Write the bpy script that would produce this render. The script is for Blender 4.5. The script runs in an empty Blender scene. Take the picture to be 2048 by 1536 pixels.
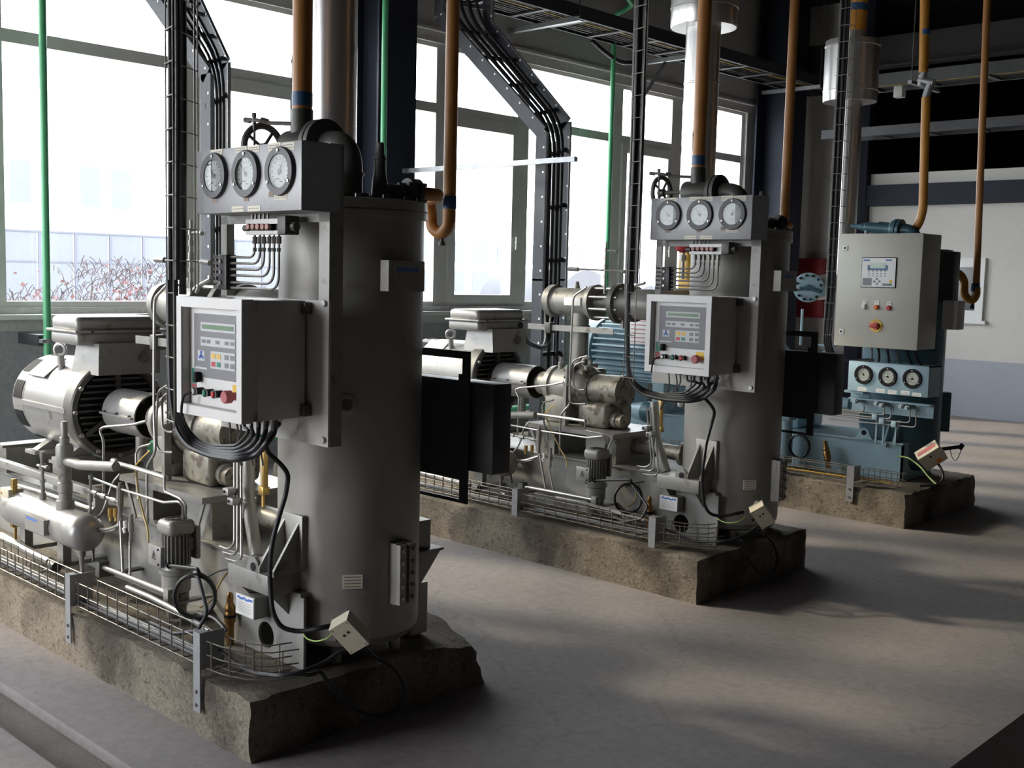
import bpy, bmesh, math, random
from mathutils import Vector, Matrix
random.seed(7)
scene = bpy.context.scene
COL = scene.collection
V3 = Vector
# ------------------------------------------------------------------ camera (fitted to the photo's vanishing points)
F, PITCH, ROLL, YAW, EYE = 2233.97, 0.0966472, -0.0244762, 2.3308721, 1.70
fw = V3((math.cos(PITCH) * math.cos(YAW), math.cos(PITCH) * math.sin(YAW), -math.sin(PITCH)))
rt = fw.cross(V3((0, 0, 1))).normalized()
dn = fw.cross(rt)
c_, s_ = math.cos(ROLL), math.sin(ROLL)
R2, D2 = c_ * rt + s_ * dn, -s_ * rt + c_ * dn
CAM = V3((0, 0, EYE))
cd = bpy.data.cameras.new('camera')
cam = bpy.data.objects.new('camera', cd)
COL.objects.link(cam)
cd.sensor_width = 36
cd.lens = F / 2048 * 36
cd.clip_start, cd.clip_end = 0.05, 400
m = Matrix.Identity(4)
for i in range(3):
    m[i][0], m[i][1], m[i][2], m[i][3] = R2[i], -D2[i], -fw[i], CAM[i]
cam.matrix_world = m
scene.camera = cam


def ray(u, v):
    return R2 * ((u - 1024) / F) + D2 * ((v - 768) / F) + fw


def onX(u, v, x):
    d = ray(u, v); return CAM + d * (x / d.x)


def onY(u, v, y):
    d = ray(u, v); return CAM + d * (y / d.y)


def onZ(u, v, z):
    d = ray(u, v); return CAM + d * ((z - EYE) / d.z)


# machine frames: x towards the room, y along the window wall, z up
O1 = V3((-3.2, 2.09, 0))
DUP = V3((-0.05, 2.81, 0.018))
O2 = O1 + DUP
O3 = V3((-3.29, 7.62, 0.02))
OO = [V3((0, 0, 0))]          # current frame


def l(u, v, y):
    return onY(u, v, y + OO[0].y) - OO[0]


def l2(u, v, y):
    return onY(u, v, y + O2.y) - O2


def lx(u, v, x):
    return onX(u, v, x + OO[0].x) - OO[0]


# ------------------------------------------------------------------ materials
def mat(name, col, rough=0.5, metal=0.0, var=0.12, scale=6.0, bump=0.0, spots=None, spot_amt=0.55, spec=0.5, clear=False, vscale=None):
    mt = bpy.data.materials.new(name)
    mt.use_nodes = True
    nt = mt.node_tree; ns = nt.nodes; lk = nt.links
    b = ns['Principled BSDF']
    b.inputs['Roughness'].default_value = rough
    b.inputs['Metallic'].default_value = metal
    b.inputs['Specular IOR Level'].default_value = spec
    tc = ns.new('ShaderNodeTexCoord')
    nz = ns.new('ShaderNodeTexNoise'); nz.inputs['Scale'].default_value = scale
    nz.inputs['Detail'].default_value = 6; nz.inputs['Roughness'].default_value = 0.65
    if vscale:
        mp = ns.new('ShaderNodeMapping'); mp.inputs['Scale'].default_value = vscale
        lk.new(tc.outputs['Object'], mp.inputs['Vector']); lk.new(mp.outputs['Vector'], nz.inputs['Vector'])
    else:
        lk.new(tc.outputs['Object'], nz.inputs['Vector'])
    rp = ns.new('ShaderNodeValToRGB')
    rp.color_ramp.elements[0].position = 0.3; rp.color_ramp.elements[1].position = 0.7
    rp.color_ramp.elements[0].color = [c * (1 - var) for c in col] + [1]
    rp.color_ramp.elements[1].color = [min(1, c * (1 + var)) for c in col] + [1]
    lk.new(nz.outputs['Fac'], rp.inputs['Fac'])
    out = rp.outputs['Color']
    if spots:
        n2 = ns.new('ShaderNodeTexNoise'); n2.inputs['Scale'].default_value = scale * 2.3
        n2.inputs['Detail'].default_value = 8
        lk.new(tc.outputs['Object'], n2.inputs['Vector'])
        r2 = ns.new('ShaderNodeValToRGB')
        r2.color_ramp.elements[0].position = spot_amt; r2.color_ramp.elements[1].position = spot_amt + 0.12
        lk.new(n2.outputs['Fac'], r2.inputs['Fac'])
        mx = ns.new('ShaderNodeMix'); mx.data_type = 'RGBA'
        lk.new(r2.outputs['Color'], mx.inputs['Factor'])
        lk.new(out, mx.inputs['A']); mx.inputs['B'].default_value = list(spots) + [1]
        out = mx.outputs['Result']
    lk.new(out, b.inputs['Base Color'])
    if bump:
        n3 = ns.new('ShaderNodeTexNoise'); n3.inputs['Scale'].default_value = scale * 12; n3.inputs['Detail'].default_value = 5
        lk.new(tc.outputs['Object'], n3.inputs['Vector'])
        bp = ns.new('ShaderNodeBump'); bp.inputs['Strength'].default_value = bump; bp.inputs['Distance'].default_value = 0.02
        lk.new(n3.outputs['Fac'], bp.inputs['Height']); lk.new(bp.outputs['Normal'], b.inputs['Normal'])
    return mt


def glow(name, col, strength):
    mt = bpy.data.materials.new(name); mt.use_nodes = True
    b = mt.node_tree.nodes['Principled BSDF']
    b.inputs['Base Color'].default_value = list(col) + [1]
    b.inputs['Emission Color'].default_value = list(col) + [1]
    b.inputs['Emission Strength'].default_value = strength
    return mt


def glass(name, tint, refl=0.04, rough=0.0):
    mt = bpy.data.materials.new(name); mt.use_nodes = True
    nt = mt.node_tree; nt.nodes.clear()
    o = nt.nodes.new('ShaderNodeOutputMaterial')
    t = nt.nodes.new('ShaderNodeBsdfTransparent'); t.inputs['Color'].default_value = list(tint) + [1]
    g = nt.nodes.new('ShaderNodeBsdfGlossy'); g.inputs['Roughness'].default_value = rough
    lw = nt.nodes.new('ShaderNodeLayerWeight'); lw.inputs['Blend'].default_value = 0.5
    pw = nt.nodes.new('ShaderNodeMath'); pw.operation = 'POWER'; pw.inputs[1].default_value = 4.0
    fr = nt.nodes.new('ShaderNodeMath'); fr.operation = 'MULTIPLY_ADD'; fr.inputs[1].default_value = 0.55; fr.inputs[2].default_value = refl
    nt.links.new(lw.outputs['Facing'], pw.inputs[0]); nt.links.new(pw.outputs[0], fr.inputs[0])
    mx = nt.nodes.new('ShaderNodeMixShader')
    nt.links.new(fr.outputs[0], mx.inputs['Fac'])
    nt.links.new(t.outputs['BSDF'], mx.inputs[1]); nt.links.new(g.outputs['BSDF'], mx.inputs[2])
    nt.links.new(mx.outputs['Shader'], o.inputs['Surface'])
    return mt


M = {}
M['grey'] = mat('grey_machine_paint', (0.255, 0.25, 0.232), 0.44, 0.2, 0.14, 5, spots=(0.13, 0.118, 0.10), spot_amt=0.58)
M['silver'] = mat('silver_motor_paint', (0.32, 0.312, 0.30), 0.36, 0.3, 0.08, 5, spots=(0.21, 0.19, 0.165), spot_amt=0.62)
M['skid'] = mat('skid_paint', (0.29, 0.285, 0.27), 0.45, 0.05, 0.12, 4, spots=(0.16, 0.145, 0.125), spot_amt=0.6)
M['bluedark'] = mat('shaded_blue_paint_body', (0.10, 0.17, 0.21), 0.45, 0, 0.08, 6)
M['vessel'] = mat('vessel_paint', (0.30, 0.29, 0.265), 0.42, 0.25, 0.08, 3, spots=(0.25, 0.235, 0.205), spot_amt=0.6)
M['dirty'] = mat('oily_cast_iron', (0.24, 0.225, 0.19), 0.45, 0.35, 0.25, 9, spots=(0.10, 0.08, 0.06), spot_amt=0.5)
M['steel'] = mat('bright_steel', (0.38, 0.37, 0.35), 0.35, 0.7, 0.10, 12)
M['tube'] = mat('dull_steel_tube', (0.27, 0.26, 0.245), 0.4, 0.6, 0.12, 14)
M['galv'] = mat('galvanised_steel', (0.34, 0.35, 0.365), 0.45, 0.6, 0.12, 20)
M['foil'] = mat('aluminium_cladding', (0.62, 0.61, 0.60), 0.30, 0.85, 0.06, 4)
M['darkm'] = mat('dark_painted_steel', (0.045, 0.046, 0.05), 0.45, 0.2, 0.15, 5)
M['rail'] = mat('dark_grey_rail', (0.038, 0.041, 0.050), 0.55, 0.1, 0.15, 8)
M['raillight'] = mat('weathered_zinc_rail', (0.075, 0.078, 0.078), 0.6, 0.3, 0.15, 8)
M['navy'] = mat('blue_black_column_paint', (0.020, 0.024, 0.038), 0.6, 0, 0.15, 3, spec=0.2)
M['black'] = mat('black_rubber', (0.012, 0.012, 0.014), 0.45, 0, 0.2, 9)
M['iron'] = mat('black_iron', (0.10, 0.097, 0.088), 0.5, 0.3, 0.2, 8)
M['white'] = mat('white_door_paint', (0.74, 0.73, 0.72), 0.35, 0, 0.03, 5)
M['cab'] = mat('cabinet_grey', (0.47, 0.455, 0.43), 0.42, 0.05, 0.05, 4, spots=(0.40, 0.38, 0.34), spot_amt=0.66)
M['panelgrey'] = mat('gauge_panel_grey', (0.36, 0.365, 0.375), 0.38, 0.15, 0.07, 6, spots=(0.31, 0.31, 0.31), spot_amt=0.64)
M['keypad'] = mat('keypad_grey', (0.19, 0.192, 0.205), 0.45, 0, 0.03, 5)
M['keylight'] = mat('keypad_light_field', (0.55, 0.55, 0.57), 0.5, 0, 0.02, 5)
M['lcd'] = mat('green_lcd', (0.20, 0.30, 0.20), 0.15, 0, 0.1, 30)
M['ink'] = mat('dark_ink', (0.018, 0.018, 0.02), 0.7, 0, 0, 5, spec=0.15)
M['inkgrey'] = mat('faded_ink', (0.25, 0.23, 0.21), 0.6, 0, 0, 5)
M['blueink'] = mat('blue_ink', (0.06, 0.16, 0.50), 0.5, 0, 0, 5)
M['yellow'] = mat('yellow_plastic', (0.75, 0.48, 0.04), 0.45, 0, 0.05, 8)
M['red'] = mat('red_plastic', (0.50, 0.035, 0.04), 0.35, 0, 0.08, 8)
M['redbtn'] = mat('faded_red_button', (0.42, 0.10, 0.10), 0.45, 0, 0.08, 10)
M['green'] = mat('green_plastic', (0.02, 0.22, 0.13), 0.35, 0, 0.08, 8)
M['orangeplastic'] = mat('orange_lens', (0.75, 0.20, 0.03), 0.3, 0, 0.05, 8)
M['pink'] = mat('faded_pink_knob', (0.40, 0.20, 0.17), 0.5, 0, 0.08, 8)
M['label'] = mat('cream_label', (0.76, 0.72, 0.60), 0.55, 0, 0.06, 12)
M['labelwhite'] = mat('white_label', (0.78, 0.78, 0.76), 0.5, 0, 0.03, 12)
M['labelbrown'] = mat('brown_residue', (0.30, 0.24, 0.19), 0.7, 0, 0.15, 20)
M['beige'] = mat('beige_box', (0.52, 0.47, 0.36), 0.5, 0, 0.08, 8)
M['brass'] = mat('brass', (0.45, 0.30, 0.10), 0.35, 0.8, 0.15, 12)
M['bronze'] = mat('bronze', (0.34, 0.19, 0.07), 0.32, 0.85, 0.2, 12)
M['ylwhose'] = mat('yellow_brown_hose', (0.34, 0.24, 0.07), 0.45, 0, 0.1, 10)
M['earth'] = mat('green_yellow_wire', (0.28, 0.42, 0.10), 0.45, 0, 0.2, 30)
M['dial'] = mat('dial_face', (0.33, 0.32, 0.28), 0.45, 0, 0.03, 8)
M['bezel'] = mat('gauge_bezel', (0.045, 0.045, 0.05), 0.45, 0.0, 0.1, 8)
M['dialglass'] = glass('gauge_glass', (0.92, 0.94, 0.95), 0.02)
M['orange'] = mat('orange_pipe_paint', (0.46, 0.20, 0.055), 0.42, 0, 0.12, 5, vscale=(1, 1, 0.3))
M['orangedark'] = mat('orange_ochre_pipe', (0.55, 0.25, 0.035), 0.42, 0, 0.12, 5)
M['bluebd'] = mat('blue_band_paint', (0.035, 0.10, 0.22), 0.45, 0, 0.1, 8)
M['greenpipe'] = mat('green_pipe_paint', (0.10, 0.42, 0.20), 0.38, 0, 0.1, 6)
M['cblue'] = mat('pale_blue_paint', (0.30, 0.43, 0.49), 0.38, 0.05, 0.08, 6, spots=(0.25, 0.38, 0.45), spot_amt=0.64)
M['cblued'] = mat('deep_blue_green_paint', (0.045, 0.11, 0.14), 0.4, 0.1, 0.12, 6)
M['cream'] = mat('cream_cabinet_paint', (0.50, 0.49, 0.42), 0.42, 0, 0.04, 4)
M['firered'] = mat('fire_red_paint', (0.30, 0.02, 0.025), 0.45, 0, 0.1, 4)
M['gasyel'] = mat('gas_yellow_paint', (0.62, 0.36, 0.03), 0.4, 0, 0.08, 5)
M['wire'] = mat('tarnished_wire', (0.20, 0.185, 0.16), 0.45, 0.6, 0.2, 20)
M['wiredark'] = mat('dark_wire', (0.12, 0.115, 0.11), 0.45, 0.6, 0.2, 20)
M['winframe'] = mat('window_frame_grey', (0.72, 0.71, 0.68), 0.5, 0, 0.06, 4)
M['whiteframe'] = mat('white_window_frame', (0.72, 0.72, 0.70), 0.45, 0, 0.03, 4)
M['pane'] = glass('window_glass', (0.95, 0.97, 0.97))
M['darkpane'] = mat('dim_glazing', (0.10, 0.105, 0.11), 0.12, 0, 0.1, 2)


def concrete(name, c1, c2, c3, scale=1.2, bump=0.25, stain=0.5, cracks=False, rough=0.85, stainscale=None, grain=(0.84, 1.1), pits=False):
    mt = bpy.data.materials.new(name); mt.use_nodes = True
    nt = mt.node_tree; ns = nt.nodes; lk = nt.links
    b = ns['Principled BSDF']; b.inputs['Roughness'].default_value = rough
    b.inputs['Specular IOR Level'].default_value = 0.3
    tc = ns.new('ShaderNodeTexCoord')

    def noise(sc, det=8, ro=0.6):
        n = ns.new('ShaderNodeTexNoise'); n.inputs['Scale'].default_value = sc
        n.inputs['Detail'].default_value = det; n.inputs['Roughness'].default_value = ro
        lk.new(tc.outputs['Object'], n.inputs['Vector']); return n

    def ramp(src, p0, p1, a, bb):
        r = ns.new('ShaderNodeValToRGB'); r.color_ramp.elements[0].position = p0; r.color_ramp.elements[1].position = p1
        r.color_ramp.elements[0].color = list(a) + [1]; r.color_ramp.elements[1].color = list(bb) + [1]
        lk.new(src, r.inputs['Fac']); return r

    def mix(fac, a, bb, mode='MIX'):
        x = ns.new('ShaderNodeMix'); x.data_type = 'RGBA'; x.blend_type = mode
        if isinstance(fac, float): x.inputs['Factor'].default_value = fac
        else: lk.new(fac, x.inputs['Factor'])
        lk.new(a, x.inputs['A']); lk.new(bb, x.inputs['B']); return x
    n1 = noise(scale); n2 = noise(stainscale or scale * 0.45, 4, 0.5); n3 = noise(scale * 30, 4, 0.7)
    base = ramp(n1.outputs['Fac'], 0.35, 0.68, c1, c2)
    st = ramp(n2.outputs['Fac'], stain, stain + 0.1, (0, 0, 0), (1, 1, 1))
    c3n = ns.new('ShaderNodeRGB'); c3n.outputs[0].default_value = list(c3) + [1]
    x = mix(st.outputs['Color'], base.outputs['Color'], c3n.outputs[0])
    g = ramp(n3.outputs['Fac'], 0.3, 0.7, (grain[0],) * 3, (grain[1],) * 3)
    x = mix(1.0, x.outputs['Result'], g.outputs['Color'], 'MULTIPLY')
    res = x.outputs['Result']
    if pits:
        n6 = noise(26, 5, 0.75); pr_ = ramp(n6.outputs['Fac'], 0.36, 0.46, (0.55, 0.53, 0.51), (1, 1, 1))
        x = mix(1.0, res, pr_.outputs['Color'], 'MULTIPLY'); res = x.outputs['Result']
    if cracks:
        vo = ns.new('ShaderNodeTexVoronoi'); vo.feature = 'DISTANCE_TO_EDGE'; vo.inputs['Scale'].default_value = 0.42
        wv = noise(1.5, 4); av = ns.new('ShaderNodeVectorMath'); av.operation = 'MULTIPLY_ADD'
        lk.new(wv.outputs['Color'], av.inputs[0]); av.inputs[1].default_value = (0.5, 0.5, 0.5); lk.new(tc.outputs['Object'], av.inputs[2])
        lk.new(av.outputs['Vector'], vo.inputs['Vector'])
        cr = ramp(vo.outputs['Distance'], 0.0, 0.004, (0.86, 0.86, 0.86), (1, 1, 1))
        x = mix(1.0, res, cr.outputs['Color'], 'MULTIPLY'); res = x.outputs['Result']
        n5 = noise(9, 6, 0.75)
        sp = ramp(n5.outputs['Fac'], 0.70, 0.74, (1, 1, 1), (0.6, 0.6, 0.6))
        x = mix(1.0, res, sp.outputs['Color'], 'MULTIPLY'); res = x.outputs['Result']
    lk.new(res, b.inputs['Base Color'])
    bp = ns.new('ShaderNodeBump'); bp.inputs['Strength'].default_value = bump; bp.inputs['Distance'].default_value = 0.02
    nb = noise(scale * 18, 6, 0.7)
    lk.new(nb.outputs['Fac'], bp.inputs['Height']); lk.new(bp.outputs['Normal'], b.inputs['Normal'])
    return mt


M['floor'] = concrete('dusty_concrete_floor', (0.245, 0.222, 0.220), (0.31, 0.281, 0.275), (0.28, 0.242, 0.215), 0.8, 0.12, 0.58, True)
M['plinth'] = concrete('rough_plinth_concrete', (0.24, 0.205, 0.16), (0.38, 0.33, 0.26), (0.12, 0.10, 0.08), 3.0, 1.0, 0.55, stainscale=1.6, grain=(0.6, 1.25), pits=True)
M['dirt'] = concrete('trench_dirt', (0.17, 0.145, 0.125), (0.24, 0.21, 0.185), (0.12, 0.10, 0.085), 3, 0.5, 0.6)
M['plaster'] = concrete('grey_plaster', (0.54, 0.52, 0.50), (0.60, 0.58, 0.56), (0.51, 0.49, 0.47), 0.9, 0.05, 0.62)
M['dado'] = concrete('grey_dado_paint', (0.335, 0.34, 0.35), (0.375, 0.38, 0.39), (0.31, 0.315, 0.325), 0.9, 0.04, 0.62, rough=0.5)
M['whitewall'] = concrete('white_plaster', (0.61, 0.59, 0.55), (0.64, 0.62, 0.58), (0.60, 0.575, 0.53), 0.6, 0.02, 0.66, grain=(0.97, 1.02))
M['bluedado'] = concrete('blue_grey_dado', (0.36, 0.38, 0.42), (0.40, 0.42, 0.46), (0.35, 0.37, 0.40), 0.6, 0.03, 0.66, grain=(0.97, 1.02))
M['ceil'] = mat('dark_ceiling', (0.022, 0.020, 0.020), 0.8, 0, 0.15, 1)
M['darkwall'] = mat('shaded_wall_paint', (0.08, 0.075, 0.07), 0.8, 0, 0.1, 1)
M['yard'] = concrete('yard_concrete', (0.42, 0.41, 0.39), (0.5, 0.49, 0.47), (0.4, 0.38, 0.35), 0.3, 0.1, 0.6)
M['facade'] = mat('pale_facade', (0.80, 0.80, 0.80), 0.7, 0, 0.03, 0.4)
M['facadewin'] = mat('facade_glazing', (0.088, 0.095, 0.11), 0.5, 0, 0.1, 0.4)
M['facadeline'] = mat('facade_frame', (0.07, 0.074, 0.095), 0.7, 0, 0.1, 0.4)
M['twig'] = mat('bare_twigs', (0.062, 0.048, 0.052), 0.8, 0, 0.3, 3)
M['redleaf'] = mat('red_leaves', (0.13, 0.062, 0.066), 0.7, 0, 0.3, 3)
M['shelter'] = mat('pale_shelter_sheet', (0.058, 0.058, 0.068), 0.7, 0, 0.1, 1)
SKY, SUN, EXPO, SUNDIR = 14.5, 4.8, -0.08, (0.92, 0.37, -0.53)
# ------------------------------------------------------------------ mesh builder
class G:
    def __init__(s):
        s.v, s.f = [], []

    def add(s, vs, fs):
        o = len(s.v); s.v += [V3(p) for p in vs]; s.f += [[i + o for i in f] for f in fs]; return s

    def box(s, a, b):
        x0, x1 = sorted((a[0], b[0])); y0, y1 = sorted((a[1], b[1])); z0, z1 = sorted((a[2], b[2]))
        return s.add([(x0, y0, z0), (x1, y0, z0), (x1, y1, z0), (x0, y1, z0), (x0, y0, z1), (x1, y0, z1), (x1, y1, z1), (x0, y1, z1)],
                     [(0, 3, 2, 1), (4, 5, 6, 7), (0, 1, 5, 4), (1, 2, 6, 5), (2, 3, 7, 6), (3, 0, 4, 7)])

    def cbox(s, c, size):
        return s.box([c[i] - size[i] / 2 for i in range(3)], [c[i] + size[i] / 2 for i in range(3)])

    def obox(s, c, ax, half):
        c = V3(c); ax = [V3(a).normalized() for a in ax]
        P = []
        for k in (-1, 1):
            for (i, j) in ((-1, -1), (1, -1), (1, 1), (-1, 1)):
                P.append(c + ax[0] * half[0] * i + ax[1] * half[1] * j + ax[2] * half[2] * k)
        return s.add(P, [(0, 3, 2, 1), (4, 5, 6, 7), (0, 1, 5, 4), (1, 2, 6, 5), (2, 3, 7, 6), (3, 0, 4, 7)])

    def rbox(s, a, b, r=0.01, seg=2):
        """box with rounded edges"""
        bm = bmesh.new(); bmesh.ops.create_cube(bm, size=1)
        for v in bm.verts:
            v.co = V3([(a[i] + b[i]) / 2 + v.co[i] * abs(b[i] - a[i]) for i in range(3)])
        r = min(r, min(abs(b[i] - a[i]) for i in range(3)) * 0.49)
        bmesh.ops.bevel(bm, geom=bm.edges[:], offset=r, segments=seg, affect='EDGES', profile=0.5)
        bm.verts.index_update()
        s.add([v.co.copy() for v in bm.verts], [[v.index for v in f.verts] for f in bm.faces]); bm.free(); return s

    def cyl(s, p, q, r, r2=None, n=16, cap=True):
        p, q = V3(p), V3(q); r2 = r if r2 is None else r2
        d = (q - p).normalized(); a = d.orthogonal().normalized(); b = d.cross(a)
        P = []
        for (c, rr) in ((p, r), (q, r2)):
            for i in range(n):
                t = 2 * math.pi * i / n; P.append(c + (a * math.cos(t) + b * math.sin(t)) * rr)
        fs = [(i, (i + 1) % n, n + (i + 1) % n, n + i) for i in range(n)]
        if cap: fs += [tuple(range(n - 1, -1, -1)), tuple(range(n, 2 * n))]
        return s.add(P, fs)

    def lathe(s, p, d, prof, n=24, up=None):
        """profile of (distance along d, radius)"""
        p, d = V3(p), V3(d).normalized(); a = d.orthogonal().normalized() if up is None else V3(up); b = d.cross(a)
        P = []; fs = []
        for (t, r) in prof:
            for i in range(n):
                w = 2 * math.pi * i / n; P.append(p + d * t + (a * math.cos(w) + b * math.sin(w)) * max(r, 1e-5))
        for k in range(len(prof) - 1):
            for i in range(n):
                j = (i + 1) % n; fs.append((k * n + i, k * n + j, (k + 1) * n + j, (k + 1) * n + i))
        fs.append(tuple(range(n - 1, -1, -1))); fs.append(tuple((len(prof) - 1) * n + i for i in range(n)))
        return s.add(P, fs)

    def tube(s, pts, r, n=8, fil=None, closed=False, seg=4):
        pts = [V3(p) for p in pts]
        if fil and len(pts) > 2:
            out = [pts[0]]
            for i in range(1, len(pts) - 1):
                a, b, c = pts[i - 1], pts[i], pts[i + 1]
                la, lc = (a - b).length, (c - b).length
                if la < 1e-6 or lc < 1e-6: continue
                e = min(fil, la * 0.45, lc * 0.45)
                p0, p1 = b + (a - b) / la * e, b + (c - b) / lc * e
                for k in range(seg + 1):
                    t = k / seg; out.append(p0 * (1 - t) ** 2 + b * 2 * t * (1 - t) + p1 * t * t)
            out.append(pts[-1]); pts = out
        m = len(pts); P = []; up = None
        for i, p in enumerate(pts):
            if closed: d = pts[(i + 1) % m] - pts[i - 1]
            else: d = pts[min(i + 1, m - 1)] - pts[max(i - 1, 0)]
            if d.length < 1e-9: d = V3((0, 0, 1))
            d.normalize()
            if up is None: up = d.orthogonal().normalized()
            up = (up - d * up.dot(d))
            if up.length < 1e-6: up = d.orthogonal()
            up.normalize(); b = d.cross(up)
            for k in range(n):
                w = 2 * math.pi * k / n; P.append(p + (up * math.cos(w) + b * math.sin(w)) * r)
        fs = []
        for i in range(m if closed else m - 1):
            j = (i + 1) % m
            for k in range(n):
                k2 = (k + 1) % n; fs.append((i * n + k, i * n + k2, j * n + k2, j * n + k))
        if not closed: fs += [tuple(range(n - 1, -1, -1)), tuple((m - 1) * n + k for k in range(n))]
        return s.add(P, fs)

    def torus(s, c, ax, R, r, n=24, k=8):
        c, ax = V3(c), V3(ax).normalized(); a = ax.orthogonal().normalized(); b = ax.cross(a)
        return s.tube([c + (a * math.cos(2 * math.pi * i / n) + b * math.sin(2 * math.pi * i / n)) * R for i in range(n)], r, k, closed=True)

    def ring(s, p, d, ri, ro, th, n=24):
        return s.lathe_open(p, d, [(0, ri), (0, ro), (th, ro), (th, ri), (0, ri)], n)

    def lathe_open(s, p, d, prof, n=24):
        p, d = V3(p), V3(d).normalized(); a = d.orthogonal().normalized(); b = d.cross(a); P = []; fs = []
        for (t, r) in prof:
            for i in range(n):
                w = 2 * math.pi * i / n; P.append(p + d * t + (a * math.cos(w) + b * math.sin(w)) * r)
        for k in range(len(prof) - 1):
            for i in range(n):
                j = (i + 1) % n; fs.append((k * n + i, k * n + j, (k + 1) * n + j, (k + 1) * n + i))
        return s.add(P, fs)

    def prism(s, pts, d):
        """planar polygon pts (3-D) pushed along vector d"""
        pts = [V3(p) for p in pts]; d = V3(d); n = len(pts)
        return s.add(pts + [p + d for p in pts], [tuple(range(n - 1, -1, -1)), tuple(range(n, 2 * n))] + [(i, (i + 1) % n, n + (i + 1) % n, n + i) for i in range(n)])

    def ball(s, c, r, n=12, m=8, sc=(1, 1, 1)):
        P = []; fs = []
        for i in range(m + 1):
            a = math.pi * i / m
            for k in range(n):
                w = 2 * math.pi * k / n
                P.append((c[0] + r * sc[0] * math.sin(a) * math.cos(w), c[1] + r * sc[1] * math.sin(a) * math.sin(w), c[2] + r * sc[2] * math.cos(a)))
        for i in range(m):
            for k in range(n):
                k2 = (k + 1) % n; fs.append((i * n + k, (i + 1) * n + k, (i + 1) * n + k2, i * n + k2))
        return s.add(P, fs)

    def hexn(s, p, q, r):
        return s.cyl(p, q, r, n=6)

    def bounds(s):
        return [min(p[i] for p in s.v) for i in range(3)], [max(p[i] for p in s.v) for i in range(3)]


ROOTLOC = {}


def mesh(name, g, material, loc, smooth=32):
    me = bpy.data.meshes.new(name)
    off = OO[0] - V3(loc)
    me.from_pydata([p + off for p in g.v], [], g.f)
    bm = bmesh.new(); bm.from_mesh(me)
    bmesh.ops.recalc_face_normals(bm, faces=bm.faces)
    lim = math.radians(smooth)
    for f in bm.faces: f.smooth = True
    for e in bm.edges:
        if len(e.link_faces) != 2 or e.calc_face_angle(0) > lim: e.smooth = False
    bm.to_mesh(me); bm.free()
    me.materials.append(material if not isinstance(material, str) else M[material])
    o = bpy.data.objects.new(name, me); COL.objects.link(o)
    return o


REC = None      # when a list: things recorded for copying
WHO = ['']      # words that say which machine


def props(o, label, cat, group):
    if label: o['label'] = label.replace('{w}', WHO[0])
    if cat: o['category'] = cat
    if group: o['group'] = group
    if REC is not None: REC.append((o, label))


def thing(name, label, cat, loc, group=None):
    o = bpy.data.objects.new(name, None); COL.objects.link(o)
    o.empty_display_size = 0.05
    o.location = OO[0] + V3(loc); ROOTLOC[o.name] = o.location.copy()
    props(o, label, cat, group)
    return o


def part(parent, name, g, material, label=None, smooth=32):
    r = parent
    while r.parent: r = r.parent
    o = mesh(name, g, material, ROOTLOC[r.name], smooth)
    o.parent = parent
    if label: o['label'] = label
    return o


def one(name, g, material, label, cat, group=None, smooth=32):
    lo, hi = g.bounds()
    loc = OO[0] + V3(((lo[0] + hi[0]) / 2, (lo[1] + hi[1]) / 2, lo[2]))
    o = mesh(name, g, material, loc, smooth)
    o.location = loc; ROOTLOC[o.name] = loc
    props(o, label, cat, group)
    return o


def struct(name, g, material, parent=None, smooth=32):
    if parent: return part(parent, name, g, material, smooth=smooth)
    o = one(name, g, material, None, None, None, smooth); o['kind'] = 'structure'
    return o


def copy_tree(o, parent=None):
    c = o.copy(); COL.objects.link(c)
    c.parent = parent
    for ch in list(o.children): copy_tree(ch, c)
    return c


def P(*a):
    """list of (u, v, y) picks -> local points"""
    return [l(*p) for p in a]
# ------------------------------------------------------------------ compressor (nearest one; the middle one is its copy)
OO[0] = O1
VC, VR = (-0.22, 0.60), 0.275
TOP = 1.965


def cylpt(u, v, r=VR):
    d = ray(u, v); o = CAM - OO[0]
    ox, oy = o.x - VC[0], o.y - VC[1]
    a = d.x * d.x + d.y * d.y; b = 2 * (ox * d.x + oy * d.y); c = ox * ox + oy * oy - r * r
    disc = max(b * b - 4 * a * c, 0)
    t = (-b - math.sqrt(disc)) / (2 * a); p = o + d * t
    return p


def radial(p):
    n = V3((p.x - VC[0], p.y - VC[1], 0)).normalized(); return n, V3((-n.y, n.x, 0))


def holeplate(g, x0, x1, z0, z1, y0, y1, cx, cz, r, n=24):
    def edge(a):
        c, s = math.cos(a), math.sin(a); k = 1e9
        if c > 1e-9: k = min(k, (x1 - cx) / c)
        if c < -1e-9: k = min(k, (x0 - cx) / c)
        if s > 1e-9: k = min(k, (z1 - cz) / s)
        if s < -1e-9: k = min(k, (z0 - cz) / s)
        return cx + c * k, cz + s * k
    angs = sorted([2 * math.pi * i / n for i in range(n)] + [math.atan2(zz - cz, xx - cx) % (2 * math.pi) for xx in (x0, x1) for zz in (z0, z1)])
    N = len(angs); P_ = []
    for y in (y0, y1):
        for a in angs:
            ex, ez = edge(a); P_.append((ex, y, ez))
        for a in angs: P_.append((cx + r * math.cos(a), y, cz + r * math.sin(a)))
    fs = []
    for i in range(N):
        j = (i + 1) % N
        fs += [(i, j, N + j, N + i), (2 * N + i, 3 * N + i, 3 * N + j, 2 * N + j), (i, 2 * N + i, 2 * N + j, j), (N + i, N + j, 3 * N + j, 3 * N + i)]
    g.add(P_, fs)


def bolt(g, p, n, r=0.008, h=0.008):
    p, n = V3(p), V3(n); g.cyl(p - n * 0.001, p + n * h, r, n=6)


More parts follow.
